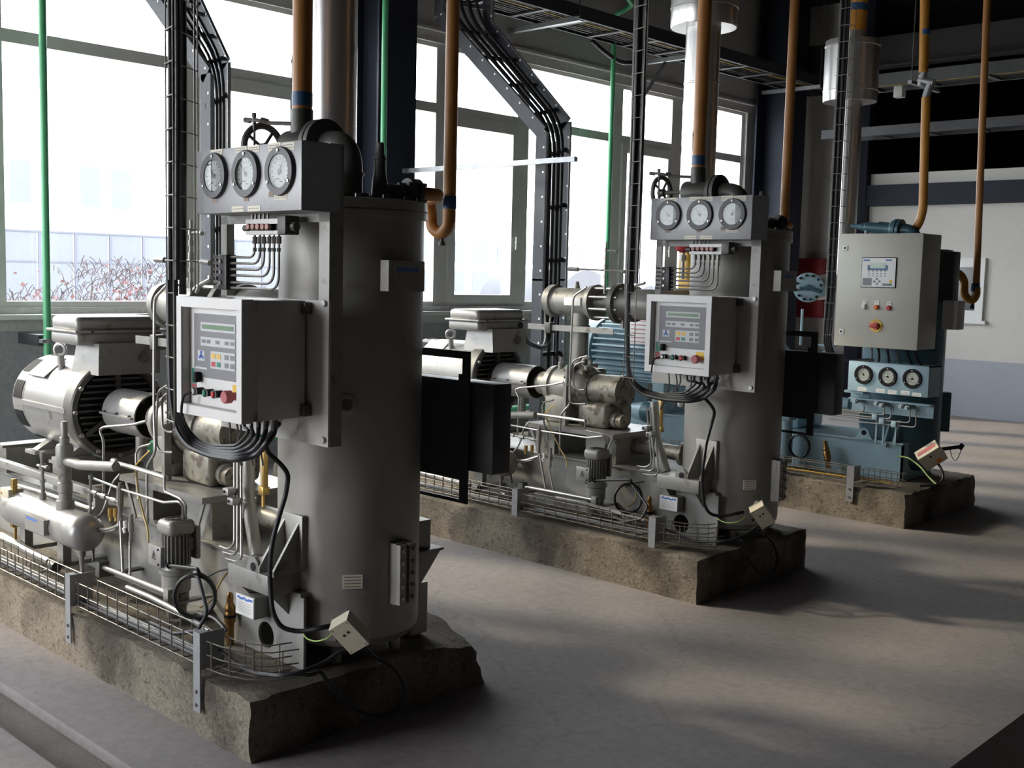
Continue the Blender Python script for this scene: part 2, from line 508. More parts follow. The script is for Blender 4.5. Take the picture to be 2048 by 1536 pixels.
def gauge(root, c, r, ang, nm='pressure_gauge', rim='bezel', dialm='dial', k=2):
    """round gauge facing -y, its face at c: bezel (with screws), dial (with needle, scale), glass"""
    x, y, z = c
    g = G(); g.lathe_open((x, y, z), (0, -1, 0), [(0, r), (0.010, r), (0.014, r * 0.97), (0.014, r * 0.70), (0.006, r * 0.66), (0.0, r * 0.66)], 32)
    b = part(root, nm, g, rim)
    g = G(); g.cyl((x, y - 0.001, z), (x, y - 0.005, z), r * 0.67, n=32)
    d = part(b, 'dial', g, dialm)
    g = G()
    for i in range(13):
        a = math.radians(225 - i * 22.5)
        u = V3((math.cos(a), 0, math.sin(a))); p = V3((x, y - 0.0055, z)) + u * r * 0.54
        g.obox(p, (u, (0, 1, 0), u.cross(V3((0, 1, 0)))), (r * (0.06 if i % 2 else 0.09), 0.0005, r * 0.012))
    for (dx, dz, w) in ((-0.15, -0.30, 0.26), (0.1, -0.42, 0.2), (0.0, 0.25, 0.16)):
        g.cbox((x + dx * r, y - 0.0056, z + dz * r), (w * r, 0.001, 0.035 * r))
    part(b, 'scale', g, 'ink')
    g = G(); a = math.radians(ang); u = V3((math.cos(a), 0, math.sin(a)))
    g.prism([V3((x, y - 0.008, z)) + u * r * 0.5, V3((x, y - 0.008, z)) + V3((-u.z, 0, u.x)) * r * 0.05 - u * r * 0.14, V3((x, y - 0.008, z)) - V3((-u.z, 0, u.x)) * r * 0.05 - u * r * 0.14], (0, -0.001, 0))
    g.cyl((x, y - 0.005, z), (x, y - 0.010, z), r * 0.09, n=10)
    part(b, 'needle', g, 'ink')
    g = G(); g.cyl((x, y - 0.0112, z), (x, y - 0.012, z), r * 0.69, n=32)
    part(b, 'gauge_glass', g, 'dialglass')
    for q in range(3):
        a = math.radians(90 + 120 * q)
        g = G(); g.cyl((x + r * 0.84 * math.cos(a), y - 0.013, z + r * 0.84 * math.sin(a)), (x + r * 0.84 * math.cos(a), y - 0.0175, z + r * 0.84 * math.sin(a)), r * 0.065, n=8)
        part(b, 'screw', g, 'steel')


def sticker(root, a, b, y, m='label', lines=2, nm='label_sticker'):
    """thin sticker on a plane facing -y between picks a (top left) and b (bottom right)"""
    p, q = l(a[0], a[1], y), l(b[0], b[1], y)
    g = G(); g.box((p.x, y - 0.0012, p.z), (q.x, y, q.z)); o = part(root, nm, g, m)
    if lines:
        g = G(); w, h = q.x - p.x, p.z - q.z
        for i in range(lines):
            zc = p.z - h * (i + 1) / (lines + 1)
            xx = p.x + w * 0.08
            while xx < q.x - w * 0.12:
                ww = w * random.uniform(0.08, 0.2); ww = min(ww, q.x - w * 0.06 - xx)
                g.cbox((xx + ww / 2, y - 0.0014, zc), (ww, 0.0006, h * 0.12)); xx += ww + w * 0.05
        part(o, 'faded_print', g, 'inkgrey')
    return o


def build_compressor():
    # ---- skid base frame
    t = thing('base_skid', 'long grey steel base frame on the plinth under the {w}', 'frame', (-1.8, 0.6, 0.225), 'compressor base frames')
    g = G(); g.box((-3.3, 0.40, 0.235), (-0.50, 0.412, 0.54)); g.box((-3.3, 0.828, 0.235), (-0.50, 0.84, 0.54)); g.box((-0.512, 0.40, 0.235), (-0.50, 0.84, 0.54)); g.box((-3.3, 0.40, 0.235), (-3.288, 0.84, 0.54))
    g.box((-3.3, 0.40, 0.225), (-0.50, 0.84, 0.237))
    part(t, 'side_beam', g, 'skid')
    g = G(); g.rbox((-3.32, 0.385, 0.538), (-0.46, 0.86, 0.552), 0.004); part(t, 'top_flange', g, 'grey')
    for xx in (-3.05, -2.35):
        g = G(); g.box((xx - 0.06, 0.40, 0.55), (xx + 0.06, 0.84, 0.70)); g.box((xx - 0.06, 0.38, 0.69), (xx + 0.06, 0.86, 0.705))
        part(t, 'motor_pedestal', g, 'grey')
    g = G(); g.rbox((-3.2, 0.30, 0.615), (-1.75, 0.34, 0.655), 0.004); g.box((-3.2, 0.34, 0.60), (-3.16, 0.41, 0.65)); g.box((-1.9, 0.34, 0.54), (-1.86, 0.41, 0.65)); g.box((-3.2, 0.31, 0.54), (-3.17, 0.34, 0.62)); g.box((-1.80, 0.31, 0.54), (-1.76, 0.345, 0.62)); g.box((-3.2, 0.345, 0.53), (-3.16, 0.38, 0.62)); g.box((-1.82, 0.335, 0.53), (-1.77, 0.38, 0.62))
    part(t, 'side_rail', g, 'silver')
    g = G(); g.box((-1.62, 0.36, 0.715), (-0.90, 0.88, 0.742)); part(t, 'mounting_plate', g, 'silver')
    for xa in ((-1.16, -0.92), (-1.58, -1.42)):
        g = G(); g.box((xa[0], 0.42, 0.55), (xa[1], 0.80, 0.716)); part(t, 'pedestal', g, 'grey')
    for (a, b) in ((-1.60, -1.52), (-0.93, -1.00)):
        g = G(); g.obox(((a + b) / 2, 0.385, 0.635), ((b - a, 0, -0.15), (0, 1, 0), (0.15, 0, b - a)), (0.092, 0.004, 0.010)); part(t, 'diagonal_brace', g, 'silver')
    # side plate with the round hole, and the lug
    g = G(); c = l(532, 1287, 0.30)
    holeplate(g, -0.57, -0.10, 0.228, 0.50, 0.30, 0.312, c.x, 0.305, 0.052); part(t, 'end_plate', g, 'skid')
    g = G(); g.lathe_open((c.x, 0.312, 0.305), (0, 1, 0), [(0, 0.052), (0.10, 0.052), (0.10, 0.0001)], 24); part(t, 'hole_liner', g, 'iron')
    g = G(); g.box((-0.57, 0.312, 0.228), (-0.558, 0.42, 0.50)); g.box((-0.57, 0.30, 0.498), (-0.12, 0.42, 0.512)); part(t, 'end_web', g, 'grey')
    g = G(); g.rbox((-0.45, 0.20, 0.51), (-0.165, 0.42, 0.585), 0.005); sb = part(t, 'support_box', g, 'grey')
    g = G(); g.prism([(-0.40, 0.215, 0.51), (-0.40, 0.30, 0.51), (-0.40, 0.30, 0.42)], (0.006, 0, 0)); part(sb, 'gusset', g, 'grey'); g = G(); g.prism([(-0.20, 0.215, 0.51), (-0.20, 0.30, 0.51), (-0.20, 0.30, 0.42)], (0.006, 0, 0)); part(sb, 'gusset', g, 'grey')
    lug = l(508, 1133, 0.21)
    g = G(); pr = [(lug.x + dx, 0.205, lug.z + dz) for dx, dz in ((-0.055, -0.05), (-0.045, -0.02), (-0.032, 0.02), (-0.015, 0.036), (0.0, 0.040), (0.015, 0.036), (0.032, 0.02), (0.045, -0.02), (0.055, -0.05))]
    g.prism(pr, (0, 0.014, 0)); lg = part(t, 'lifting_lug', g, 'grey')
    g = G(); g.cyl((lug.x + 0.002, 0.2035, lug.z), (lug.x + 0.002, 0.2065, lug.z), 0.017, n=16); part(lg, 'lug_hole', g, 'ink')
    # nameplate box on the end plate
    t = thing('nameplate_box', 'small box with worn white nameplate on the end plate of the {w}', 'nameplate', (-0.42, 0.26, 0.34), 'maker nameplates on the frames')
    a, b = l(471, 1183, 0.235), l(508, 1241, 0.235)
    g = G(); g.rbox((a.x, 0.237, b.z), (b.x, 0.301, a.z), 0.003); bo = part(t, 'box_body', g, 'grey')
    g = G(); g.box((a.x + 0.003, 0.2345, b.z + 0.003), (b.x - 0.003, 0.2372, a.z - 0.003)); pl = part(t, 'plate', g, 'labelwhite')
    g = G(); h = a.z - b.z; w = b.x - a.x
    for i, (x0, x1, zz) in enumerate(((0.12, 0.25, .84), (0.22, 0.42, .80), (0.40, 0.55, .84), (0.52, 0.72, .79), (0.70, 0.92, .83))): g.box((a.x + w * x0, 0.2338, b.z + h * (zz - .05)), (a.x + w * x1, 0.2346, b.z + h * (zz + .05)))
    part(pl, 'blue_lettering', g, 'blueink')
    g = G()
    for i in range(5): g.cbox((a.x + w * 0.5, 0.2340, b.z + h * (0.62 - 0.1 * i)), (w * 0.7, 0.0006, h * 0.014))
    part(pl, 'print_lines', g, 'inkgrey')
    # ---- separator vessel
    t = thing('separator_vessel', 'tall grey cylindrical oil separator vessel standing at the front of the {w}', 'tank', (VC[0], VC[1], 0.225), 'tall separator vessels')
    g = G(); g.lathe((VC[0], VC[1], 0), (0, 0, 1), [(0.275, 0.05), (0.278, 0.14), (0.288, 0.21), (0.305, 0.25), (0.335, 0.272), (0.36, VR), (1.90, VR), (1.902, VR + 0.012), (1.925, VR + 0.012), (1.926, VR + 0.004), (1.93, VR + 0.004), (1.931, VR + 0.012), (TOP, VR + 0.010), (TOP + 0.004, 0.26), (TOP + 0.004, 0.02)], 72)
    part(t, 'shell', g, 'vessel', smooth=28)
    for i in range(16):
        a = 2 * math.pi * (i + .5) / 16
        g = G(); bolt(g, (VC[0] + 0.262 * math.cos(a), VC[1] + 0.262 * math.sin(a), TOP + 0.004), (0, 0, 1), 0.012, 0.012); part(t, 'lid_bolt', g, 'iron')
    for a in (-0.9, 0.6, 2.4, 3.9):
        g = G(); g.cyl((VC[0] + 0.19 * math.cos(a), VC[1] + 0.19 * math.sin(a), 0.226), (VC[0] + 0.19 * math.cos(a), VC[1] + 0.19 * math.sin(a), 0.30), 0.022, n=12); part(t, 'leg', g, 'grey')
    # left bracket: pad and two gussets; right bracket mirrored
    g = G(); g.rbox((-0.275, 0.315, 0.60), (-0.135, 0.345, 0.80), 0.006); part(t, 'bracket_pad', g, 'vessel')
    for x in (-0.25, -0.16):
        g = G(); g.prism([(x - 0.006, 0.335, 0.77), (x - 0.006, 0.318, 0.775), (x - 0.006, 0.205, 0.605), (x - 0.006, 0.205, 0.585), (x - 0.006, 0.335, 0.585)], (0.012, 0, 0)); part(t, 'gusset', g, 'grey')
    g = G(); g.rbox((-0.285, 0.82, 0.57), (-0.10, 1.0, 0.582), 0.003); part(t, 'rear_shelf', g, 'vessel')
    g = G(); g.box((-0.285, 0.84, 0.582), (-0.13, 0.95, 0.70)); part(t, 'rear_bracket', g, 'vessel')
    for x in (-0.275, -0.12):
        g = G(); g.prism([(x, 0.84, 0.57), (x, 0.99, 0.57), (x, 0.87, 0.43), (x, 0.84, 0.43)], (0.01, 0, 0)); part(t, 'rear_gusset', g, 'vessel')
    g = G(); g.box((-0.285, 0.84, 0.235), (-0.12, 0.93, 0.445)); part(t, 'rear_post', g, 'vessel')
    p = cylpt(694, 809); n, tt = radial(p)
    g = G(); g.lathe_open(p - n * 0.01, n, [(0, 0.038), (0.022, 0.038), (0.024, 0.034), (0.024, 0.022), (0.005, 0.02)], 24); pt = part(t, 'port', g, 'vessel')
    g = G(); g.cyl(p + n * 0.0, p + n * 0.016, 0.022, n=18); part(pt, 'port_plug', g, 'iron')
    p = cylpt(705, 1163); n, tt = radial(p)
    g = G(); g.obox(p + n * 0.003, (tt, (0, 0, 1), n), (0.037, 0.026, 0.003)); st = part(t, 'instruction_sticker', g, 'label')
    g = G()
    for i in range(4): g.obox(p + n * 0.0065 + V3((0, 0, 0.018 - 0.012 * i)), (tt, (0, 0, 1), n), (0.031, 0.0022, 0.0006))
    part(st, 'print_lines', g, 'labelbrown')
    # level gauge bar
    t = thing('level_gauge', 'bolted vertical steel sight gauge low on the vessel of the {w}', 'gauge', cylpt(793, 1210), 'sight gauges on the vessels')
    p = cylpt(796, 1148); n, tt = radial(p); zc = 0.578; c = V3((p.x, p.y, zc)); hh = 0.116
    g = G(); g.obox(c + n * 0.012, (tt, (0, 0, 1), n), (0.042, hh, 0.018)); part(t, 'back_frame', g, 'vessel')
    for sgn in (-1, 1):
        g = G(); g.obox(c + n * 0.040 + tt * 0.0245 * sgn, (tt, (0, 0, 1), n), (0.0165, hh * 0.98, 0.012)); part(t, 'clamp_bar', g, 'vessel')
        for i in range(5):
            g = G(); bolt(g, c + n * 0.051 + tt * 0.026 * sgn + V3((0, 0, (i - 2) * 0.046)), n, 0.008, 0.012); part(t, 'bolt', g, 'tube')
    g = G(); g.obox(c + n * 0.032, (tt, (0, 0, 1), n), (0.010, hh * 0.86, 0.004)); part(t, 'sight_glass', g, 'ink')
    # nameplate on the vessel
    p = cylpt(800, 552); n, tt = radial(p)
    t = thing('vessel_nameplate', 'framed nameplate standing off the upper side of the vessel of the {w}', 'nameplate', (p.x, p.y, p.z - 0.05), 'nameplates on the vessels')
    g = G(); g.obox(p + n * 0.035, (tt, (0, 0, 1), n), (0.088, 0.056, 0.003)); part(t, 'frame', g, 'vessel')
    g = G(); g.obox(p + n * 0.015 - tt * 0.086, (tt, (0, 0, 1), n), (0.003, 0.056, 0.022)); part(t, 'bracket_leg', g, 'vessel')
    g = G(); g.obox(p + n * 0.010 + tt * 0.086, (tt, (0, 0, 1), n), (0.003, 0.056, 0.027)); part(t, 'bracket_leg', g, 'grey')
    g = G(); g.obox(p + n * 0.0392, (tt, (0, 0, 1), n), (0.070, 0.043, 0.001)); pl = part(t, 'plate', g, 'vessel')
    g = G()
    for i in range(6): g.obox(p + n * 0.0407 + tt * (-0.045 + 0.018 * i) + V3((0, 0, 0.024)), (tt, (0, 0, 1), n), (0.0065, 0.008, 0.0006))
    part(pl, 'blue_lettering', g, 'blueink')
    g = G()
    for i in range(4): g.obox(p + n * 0.0407 + V3((0, 0, 0.006 - 0.012 * i)), (tt, (0, 0, 1), n), (0.055, 0.0015, 0.0006))
    part(pl, 'print_lines', g, 'inkgrey')
    # rear plate with slots, its backlit shade put into the dark colour, fixed on the far side
    t = thing('slotted_panel', 'dark sheet steel panel with slots behind the vessel of the {w}', 'panel', (-0.1, 0.92, 0.81), 'dark slotted panels')
    g = G(); y0, y1 = 0.905, 0.912
    g.box((-0.42, y0, 0.90), (0.125, y1, 1.29)); g.box((-0.42, y0, 1.375), (0.125, y1, 1.405)); g.box((0.085, y0, 1.29), (0.125, y1, 1.375)); g.box((0.065, y0, 1.29), (0.085, y1, 1.315)); g.box((-0.42, y0, 1.29), (-0.36, y1, 1.375))
    g.box((-0.42, y0, 0.808), (0.125, y1, 0.822)); g.box((0.08, y0, 0.822), (0.125, y1, 0.90)); g.box((-0.42, y0, 0.822), (-0.36, y1, 0.90)); part(t, 'plate', g, 'darkm')
    g = G(); g.rbox((-0.30, 0.93, 0.935), (0.235, 1.03, 1.285), 0.006); part(t, 'rear_box', g, 'darkm')
    g = G()
    for zz in (0.95, 1.30): g.cyl((-0.25, 0.86, zz), (-0.25, 0.94, zz), 0.015, n=10)
    part(t, 'standoff', g, 'darkm')
    # ---- instrument frame: posts, back plate
    t = thing('instrument_stand', 'grey upright steel frame carrying the gauge box and cabinet of the {w}', 'frame', (-0.1, 0.25, 1.09), 'instrument frames')
    g = G(); g.box((0.088, 0.217, 1.60), (0.146, 0.226, 2.125)); g.box((0.138, 0.226, 1.10), (0.146, 0.275, 2.125)); part(t, 'right_post', g, 'grey')
    xl = l(442, 470, 0.217).x
    g = G(); g.box((xl, 0.217, 1.58), (xl + 0.04, 0.226, 2.12)); g.box((xl, 0.226, 1.58), (xl + 0.008, 0.27, 2.12)); part(t, 'left_post', g, 'grey')
    g = G(); g.box((xl, 0.217, 1.865), (0.146, 0.232, 1.895)); part(t, 'cross_rail', g, 'grey')
    g = G(); g.box((xl, 0.217, 1.10), (0.146, 0.226, 1.60)); part(t, 'back_plate', g, 'cab')
    for (u, v) in ((650, 607), (648, 880)):
        q = l(u, v, 0.217); g = G(); bolt(g, (q.x, 0.217, q.z), (0, -1, 0), 0.012, 0.010); part(t, 'bolt', g, 'steel')
    # ---- gauge box
    t = thing('gauge_panel', 'grey gauge box with three round pressure gauges on top of the {w}', 'gauge panel', (-0.15, 0.15, 1.9), 'three gauge boxes')
    y = 0.09; a, b = l(391, 301, y), l(608, 421, y)
    x0, x1, z0, z1 = -0.475, 0.162, 1.896, 2.121
    g = G(); g.rbox((x0, y, z0), (x1, y + 0.006, z1), 0.002); part(t, 'front_plate', g, 'panelgrey')
    g = G(); g.box((x0, y + 0.006, z0), (x0 + 0.004, 0.25, z1)); g.box((x1 - 0.004, y + 0.006, z0), (x1, 0.25, z1)); g.box((x0, y + 0.006, z1 - 0.004), (x1, 0.25, z1)); g.box((x0, y + 0.006, z0), (x1, 0.216, z0 + 0.004)); g.box((x0, 0.246, z0), (x1, 0.25, z1)); part(t, 'housing', g, 'panelgrey')
    for (u, v, ang) in ((431, 352, 130), (494.5, 348, 125), (562.5, 342.5, 60)):
        q = l(u, v, y); gauge(t, (q.x, y, q.z), 0.081, ang)
    for (p, q, mm, n) in (((422, 300), (445, 309), 'label', 1), ((471, 294), (494, 304), 'label', 2), ((496, 292), (519, 303), 'label', 2), ((537, 287), (562, 300), 'label', 2), ((564, 286), (589, 299), 'label', 2), ((549, 389), (574, 399), 'label', 2), ((464, 413), (488, 423), 'label', 1), ((496, 412), (521, 422), 'label', 1), ((425, 394), (435, 405), 'labelbrown', 0), ((488, 392), (498, 402), 'labelbrown', 0), ((538, 383), (548, 394), 'labelbrown', 0)):
        sticker(t, p, q, y, mm, n)
    # ---- gauge valve block
    t = thing('valve_manifold', 'valve block with pink knobs and bent tubes on the {w}', 'valve block', (-0.2, 0.15, 1.6), 'gauge valve blocks')
    y = 0.15; a, b = l(491, 439, y), l(558, 469, y)
    zt, zb = a.z, b.z; h = zt - zb
    g = G(); g.box((a.x, y, zt - h * 0.32), (b.x, y + 0.04, zt)); g.box((a.x, y, zb), (b.x, y + 0.04, zb + h * 0.25)); g.box((a.x, y + 0.018, zb + h * 0.2), (b.x, y + 0.04, zt - h * 0.3)); part(t, 'block', g, 'silver')
    g = G(); g.rbox((b.x + 0.002, y - 0.01, zb), (b.x + 0.05, y + 0.05, zt + 0.01), 0.004); g.cyl((b.x + 0.05, y + 0.02, (zt + zb) / 2), (b.x + 0.075, y + 0.02, (zt + zb) / 2), 0.016, n=10); part(t, 'end_valve', g, 'iron')
    g = G(); g.cyl((a.x - 0.03, y + 0.016, zb + h * .45), (a.x + 0.0, y + 0.016, zb + h * .45), 0.012, n=10); part(t, 'end_plug', g, 'iron')
    for u in (493, 502.5, 512, 522, 531):
        q = l(u, 453, y - 0.015); g = G(); g.cyl((q.x, y + 0.02, q.z), (q.x, y - 0.012, q.z), 0.0105, n=14); k = part(t, 'knob', g, 'pink')
        g = G(); g.cyl((q.x, y + 0.019, q.z), (q.x, y + 0.002, q.z), 0.013, n=12); part(k, 'collar', g, 'ink')
    for i, (u, v) in enumerate(((509.5, 514), (520, 526), (528, 538), (539, 550), (548, 564), (557.5, 574.5))):
        q = l(u, 471, y + 0.02); w = l(449, v, y + 0.02)
        g = G(); g.tube([(q.x, q.y, zb), (q.x, q.y, w.z), (w.x, w.y, w.z)], 0.0048, 8, 0.05, seg=6); tb = part(t, 'bent_tube', g, 'tube')
        g = G(); g.hexn((q.x, q.y, zb - 0.005), (q.x, q.y, zb - 0.03), 0.0095); g.hexn((q.x, q.y, zb - 0.045), (q.x, q.y, zb - 0.058), 0.0075); part(tb, 'tube_nut', g, 'tube')
        g = G(); g.tube([(w.x - 0.03, w.y, w.z), (w.x - 0.055, w.y - 0.01, w.z)], 0.006, 8); part(t, 'tube_stub', g, 'steel')
    for u in (505, 512, 520, 528, 536):
        q = l(u, 436, y + 0.02); g = G(); g.cyl((q.x, q.y, zt), (q.x, q.y, 1.90), 0.005, n=8); part(t, 'gauge_line', g, 'tube')
    a, b = l(436, 509, y), l(452, 580, y)
    g = G(); g.rbox((a.x, y, b.z), (b.x, y + 0.045, a.z), 0.003); cb = part(t, 'tube_clamp', g, 'darkm')
    for q in (0.2, 0.5, 0.8):
        g = G(); g.cyl((a.x + 0.02, y - 0.006, a.z + (b.z - a.z) * q), (a.x + 0.02, y + 0.002, a.z + (b.z - a.z) * q), 0.007, n=8); part(cb, 'screw', g, 'steel')
    # ---- control cabinet
    t = thing('control_cabinet', 'grey control cabinet with white framed recessed keypad on the {w}', 'control cabinet', (-0.17, 0.07, 1.189), 'grey control cabinets')
    X0, X1, Z0, Z1, Y0 = -0.375, 0.037, 1.189, 1.601, -0.054
    g = G(); g.rbox((X0 + 0.006, 0.013, Z0 + 0.004), (X1 - 0.006, 0.205, Z1 - 0.004), 0.004)
    for q in ((X0 + .006, X0 + .029, Z0 + .004, Z1 - .004), (X1 - .029, X1 - .006, Z0 + .004, Z1 - .004), (X0 + .006, X1 - .006, Z0 + .004, Z0 + .033), (X0 + .006, X1 - .006, Z1 - .035, Z1 - .004)): g.box((q[0], -0.008, q[2]), (q[1], 0.0135, q[3]))
    part(t, 'body', g, 'cab')
    ix0, ix1, iz0, iz1 = X0 + 0.030, X1 - 0.030, Z0 + 0.034, Z1 - 0.036
    g = G(); g.box((X0, Y0 + 0.004, Z0), (X0 + 0.030, -0.0085, Z1)); g.box((X1 - 0.03, Y0 + 0.004, Z0), (X1, -0.0085, Z1)); g.box((ix0, Y0 + 0.004, Z0), (ix1, -0.0085, iz0)); g.box((ix0, Y0 + 0.004, iz1), (ix1, -0.0085, Z1)); dr = part(t, 'door', g, 'cab')
    g = G()
    for q in ([(X0, Z0), (X1, Z0), (ix1, iz0), (ix0, iz0)], [(X1, Z0), (X1, Z1), (ix1, iz1), (ix1, iz0)], [(X1, Z1), (X0, Z1), (ix0, iz1), (ix1, iz1)], [(X0, Z1), (X0, Z0), (ix0, iz0), (ix0, iz1)]):
        g.prism([(x, Y0, z) for x, z in q], (0, 0.0045, 0))
    part(dr, 'door_frame', g, 'white', smooth=10)
    # recess panel: the body front becomes the recess back at YP
    YP = -0.016
    g = G(); g.box((ix0, YP - 0.003, iz0), (ix1, YP + 0.001, iz1)); part(t, 'inner_panel', g, 'white')
    g = G(); g.box((ix0, Y0 + 0.006, iz0 + 0.002), (ix0 + 0.0015, YP - 0.004, iz1 - 0.002)); g.box((ix0 + .0015, Y0 + 0.006, iz0), (ix1, YP - 0.004, iz0 + 0.0015)); g.box((ix0 + .0015, Y0 + 0.006, iz1 - 0.0015), (ix1, YP - 0.004, iz1)); part(t, 'recess_liner', g, 'cab')
    kx0, kx1 = ix0 + 0.034, ix1 + 0.0
    kz1, kz0 = iz1 - 0.022, iz0 + 0.098
    g = G(); g.box((kx0, YP - 0.006, kz0), (kx1 - 0.004, YP - 0.003, kz1)); kp = part(t, 'keypad', g, 'keypad')
    W, H = kx1 - kx0, kz1 - kz0

    def kb(nm, a, b, mm, th=0.0012, off=0.006, par=None):
        g = G(); g.box((kx0 + W * a[0], YP - off - th, kz0 + H * a[1]), (kx0 + W * b[0], YP - off, kz0 + H * b[1])); return part(par or kp, nm, g, mm)
    kb('display_frame', (0.14, 0.73), (0.82, 0.87), 'keylight'); kb('display', (0.17, 0.765), (0.79, 0.835), 'lcd', 0.0022)
    kb('key_field', (0.14, 0.50), (0.82, 0.64), 'keylight'); kb('key_field', (0.34, 0.16), (0.82, 0.43), 'keylight')
    for xx in (0.20, 0.30, 0.48, 0.66, 0.77): kb('key', (xx - 0.035, 0.545), (xx + 0.035, 0.60), 'keypad', 0.0022)
    for i, xx in enumerate((0.40, 0.505, 0.66, 0.77)):
        for j, zz in enumerate((0.355, 0.23)):
            mm = 'keypad' if i > 1 else (('yellow', 'yellow'), ('red', 'green'))[j][i]
            kb('key', (xx - 0.037, zz - 0.037), (xx + 0.037, zz + 0.037), mm, 0.0022)
    kb('logo_field', (0.08, 0.26), (0.22, 0.42), 'keylight')
    cx, cz = kx0 + W * 0.15, kz0 + H * 0.34
    g = G()
    for aa in (90, 210, 330):
        a_ = math.radians(aa); g.cyl((cx + 0.011 * math.cos(a_), YP - 0.0072, cz + 0.011 * math.sin(a_)), (cx + 0.011 * math.cos(a_), YP - 0.0085, cz + 0.011 * math.sin(a_)), 0.0065, n=10)
        g.obox((cx + 0.005 * math.cos(a_), YP - 0.0078, cz + 0.005 * math.sin(a_)), ((math.cos(a_), 0, math.sin(a_)), (0, 1, 0), (-math.sin(a_), 0, math.cos(a_))), (0.008, 0.0006, 0.0035))
    part(kp, 'blue_emblem', g, 'blueink')
    kb('maker_strip', (0.03, 0.13), (0.27, 0.16), 'keylight')
    # push buttons along the bottom
    zb = iz0 + 0.050

    def btn(xx, r, ln, mm, nm, ring='steel', rim='ink'):
        g = G(); g.lathe((xx, YP - 0.003, zb), (0, -1, 0), [(0, r * 1.05), (ln * 0.75, r * 1.05), (ln * 0.8, r * 1.2), (ln * 0.93, r * 1.2), (ln * 0.95, r * 0.85)], 18); b_ = part(t, nm, g, rim)
        g = G(); g.lathe((xx, YP - 0.003 - ln * 0.94, zb), (0, -1, 0), [(0, r * 0.82), (0.004, r * 0.82), (0.006, r * 0.6)], 16); part(b_, 'button_cap', g, mm)
        g = G(); g.ring((xx, YP - 0.003 - ln * 0.86, zb), (0, -1, 0), r * 1.19, r * 1.24, 0.004, 18); part(b_, 'button_ring', g, ring)
        return b_
    btn(ix0 + 0.085, 0.012, 0.036, 'steel', 'key_switch')
    btn(ix0 + 0.150, 0.012, 0.034, 'green', 'green_button'); btn(ix0 + 0.205, 0.012, 0.034, 'red', 'red_button')
    g = G(); g.lathe((ix0 + 0.298, YP - 0.003, zb), (0, -1, 0), [(0, 0.014), (0.022, 0.014), (0.024, 0.022), (0.046, 0.022), (0.050, 0.019)], 24); part(t, 'emergency_stop', g, 'redbtn')
    g = G(); g.box((ix0 + 0.277, YP - 0.0048, zb - 0.005), (ix0 + 0.325, YP - 0.003, zb + 0.037)); part(t, 'stop_plate', g, 'yellow')
    g = G(); g.box((ix0 + 0.016, YP - 0.0048, zb + 0.022), (ix0 + 0.044, YP - 0.003, zb + 0.075)); sl = part(t, 'selector_plate', g, 'green')
    g = G(); g.box((ix0 + 0.016, YP - 0.0048, zb - 0.02), (ix0 + 0.044, YP - 0.003, zb + 0.021)); part(sl, 'selector_plate_red', g, 'redbtn')
    g = G(); g.rbox((ix0 + 0.060, YP - 0.03, zb + 0.030), (ix0 + 0.082, YP - 0.003, zb + 0.066), 0.006); part(t, 'selector_knob', g, 'ink')
    g = G(); q0 = V3((ix0 + 0.072, YP - 0.040, zb - 0.004)); g.tube([q0, q0 + V3((-0.03, -0.012, -0.01)), q0 + V3((-0.038, -0.016, -0.05)), q0 + V3((-0.040, -0.016, -0.085))], 0.0045, 8, 0.02); part(t, 'key_strap', g, 'ink')
    for zz in (Z0 + 0.03, Z1 - 0.03):
        g = G(); g.rbox((X1 - 0.03, 0.185, zz - 0.02), (X1 + 0.018, 0.217, zz + 0.02), 0.004); part(t, 'mounting_ear', g, 'iron')
    for i, xx in enumerate((-0.26, -0.215, -0.17, -0.125, -0.08, -0.03)):
        g = G(); g.cyl((xx, 0.12, Z0 + 0.006), (xx, 0.12, Z0 - 0.022), 0.013, n=10); part(t, 'cable_gland', g, 'iron')
    # cabinet bracket / small plate under it
    g = G(); g.box((-0.34, 0.17, 1.145), (-0.14, 0.176, 1.20)); part(t, 'bracket_plate', g, 'cab')
    # ---- cables
    def cable(pts, r, what, n=8, mm='black', fil=0.08, grp='cables hanging below the cabinets', cat='cable', nm='cable'):
        g = G(); g.tube(pts, r, n, fil, seg=5); return one(nm, g, mm, what, cat, grp)
    for i, (dx, dz, ex) in enumerate(((0, 0, -0.03), (0.010, 0.012, -0.08), (-0.006, 0.022, -0.125), (0.006, 0.034, -0.17), (0.0, 0.045, -0.215))):
        pts = [l(337 + 4 * i, 560, 0.02 + .012 * i), l(339 + 4 * i, 700, 0.02 + .012 * i), l(342 + 4 * i, 800, 0.02 + 0.012 * i)]
        low = [(352 + 4 * i, 858 - 3 * i), (376 + 3 * i, 893 - 5 * i), (420, 912 - 5 * i), (472, 920 - 7 * i), (512 - 6 * i, 912 - 9 * i), (534 - 9 * i, 886 - 6 * i)]
        pts += [l(u, v, 0.03 + .012 * i) for u, v in low[:4]] + [l(u, v, 0.08) for u, v in low[4:]]
        pts += [V3((ex, 0.12, 1.14)), V3((ex, 0.12, 1.17))]
        what = ('thickest and lowest black cable', 'second lowest black cable', 'middle black cable', 'second highest black cable', 'topmost black cable')[i]
        cable(pts, (0.011, 0.009, 0.008, 0.007, 0.006)[i], what + ' looping up into the cabinet of the {w}', fil=0.06)
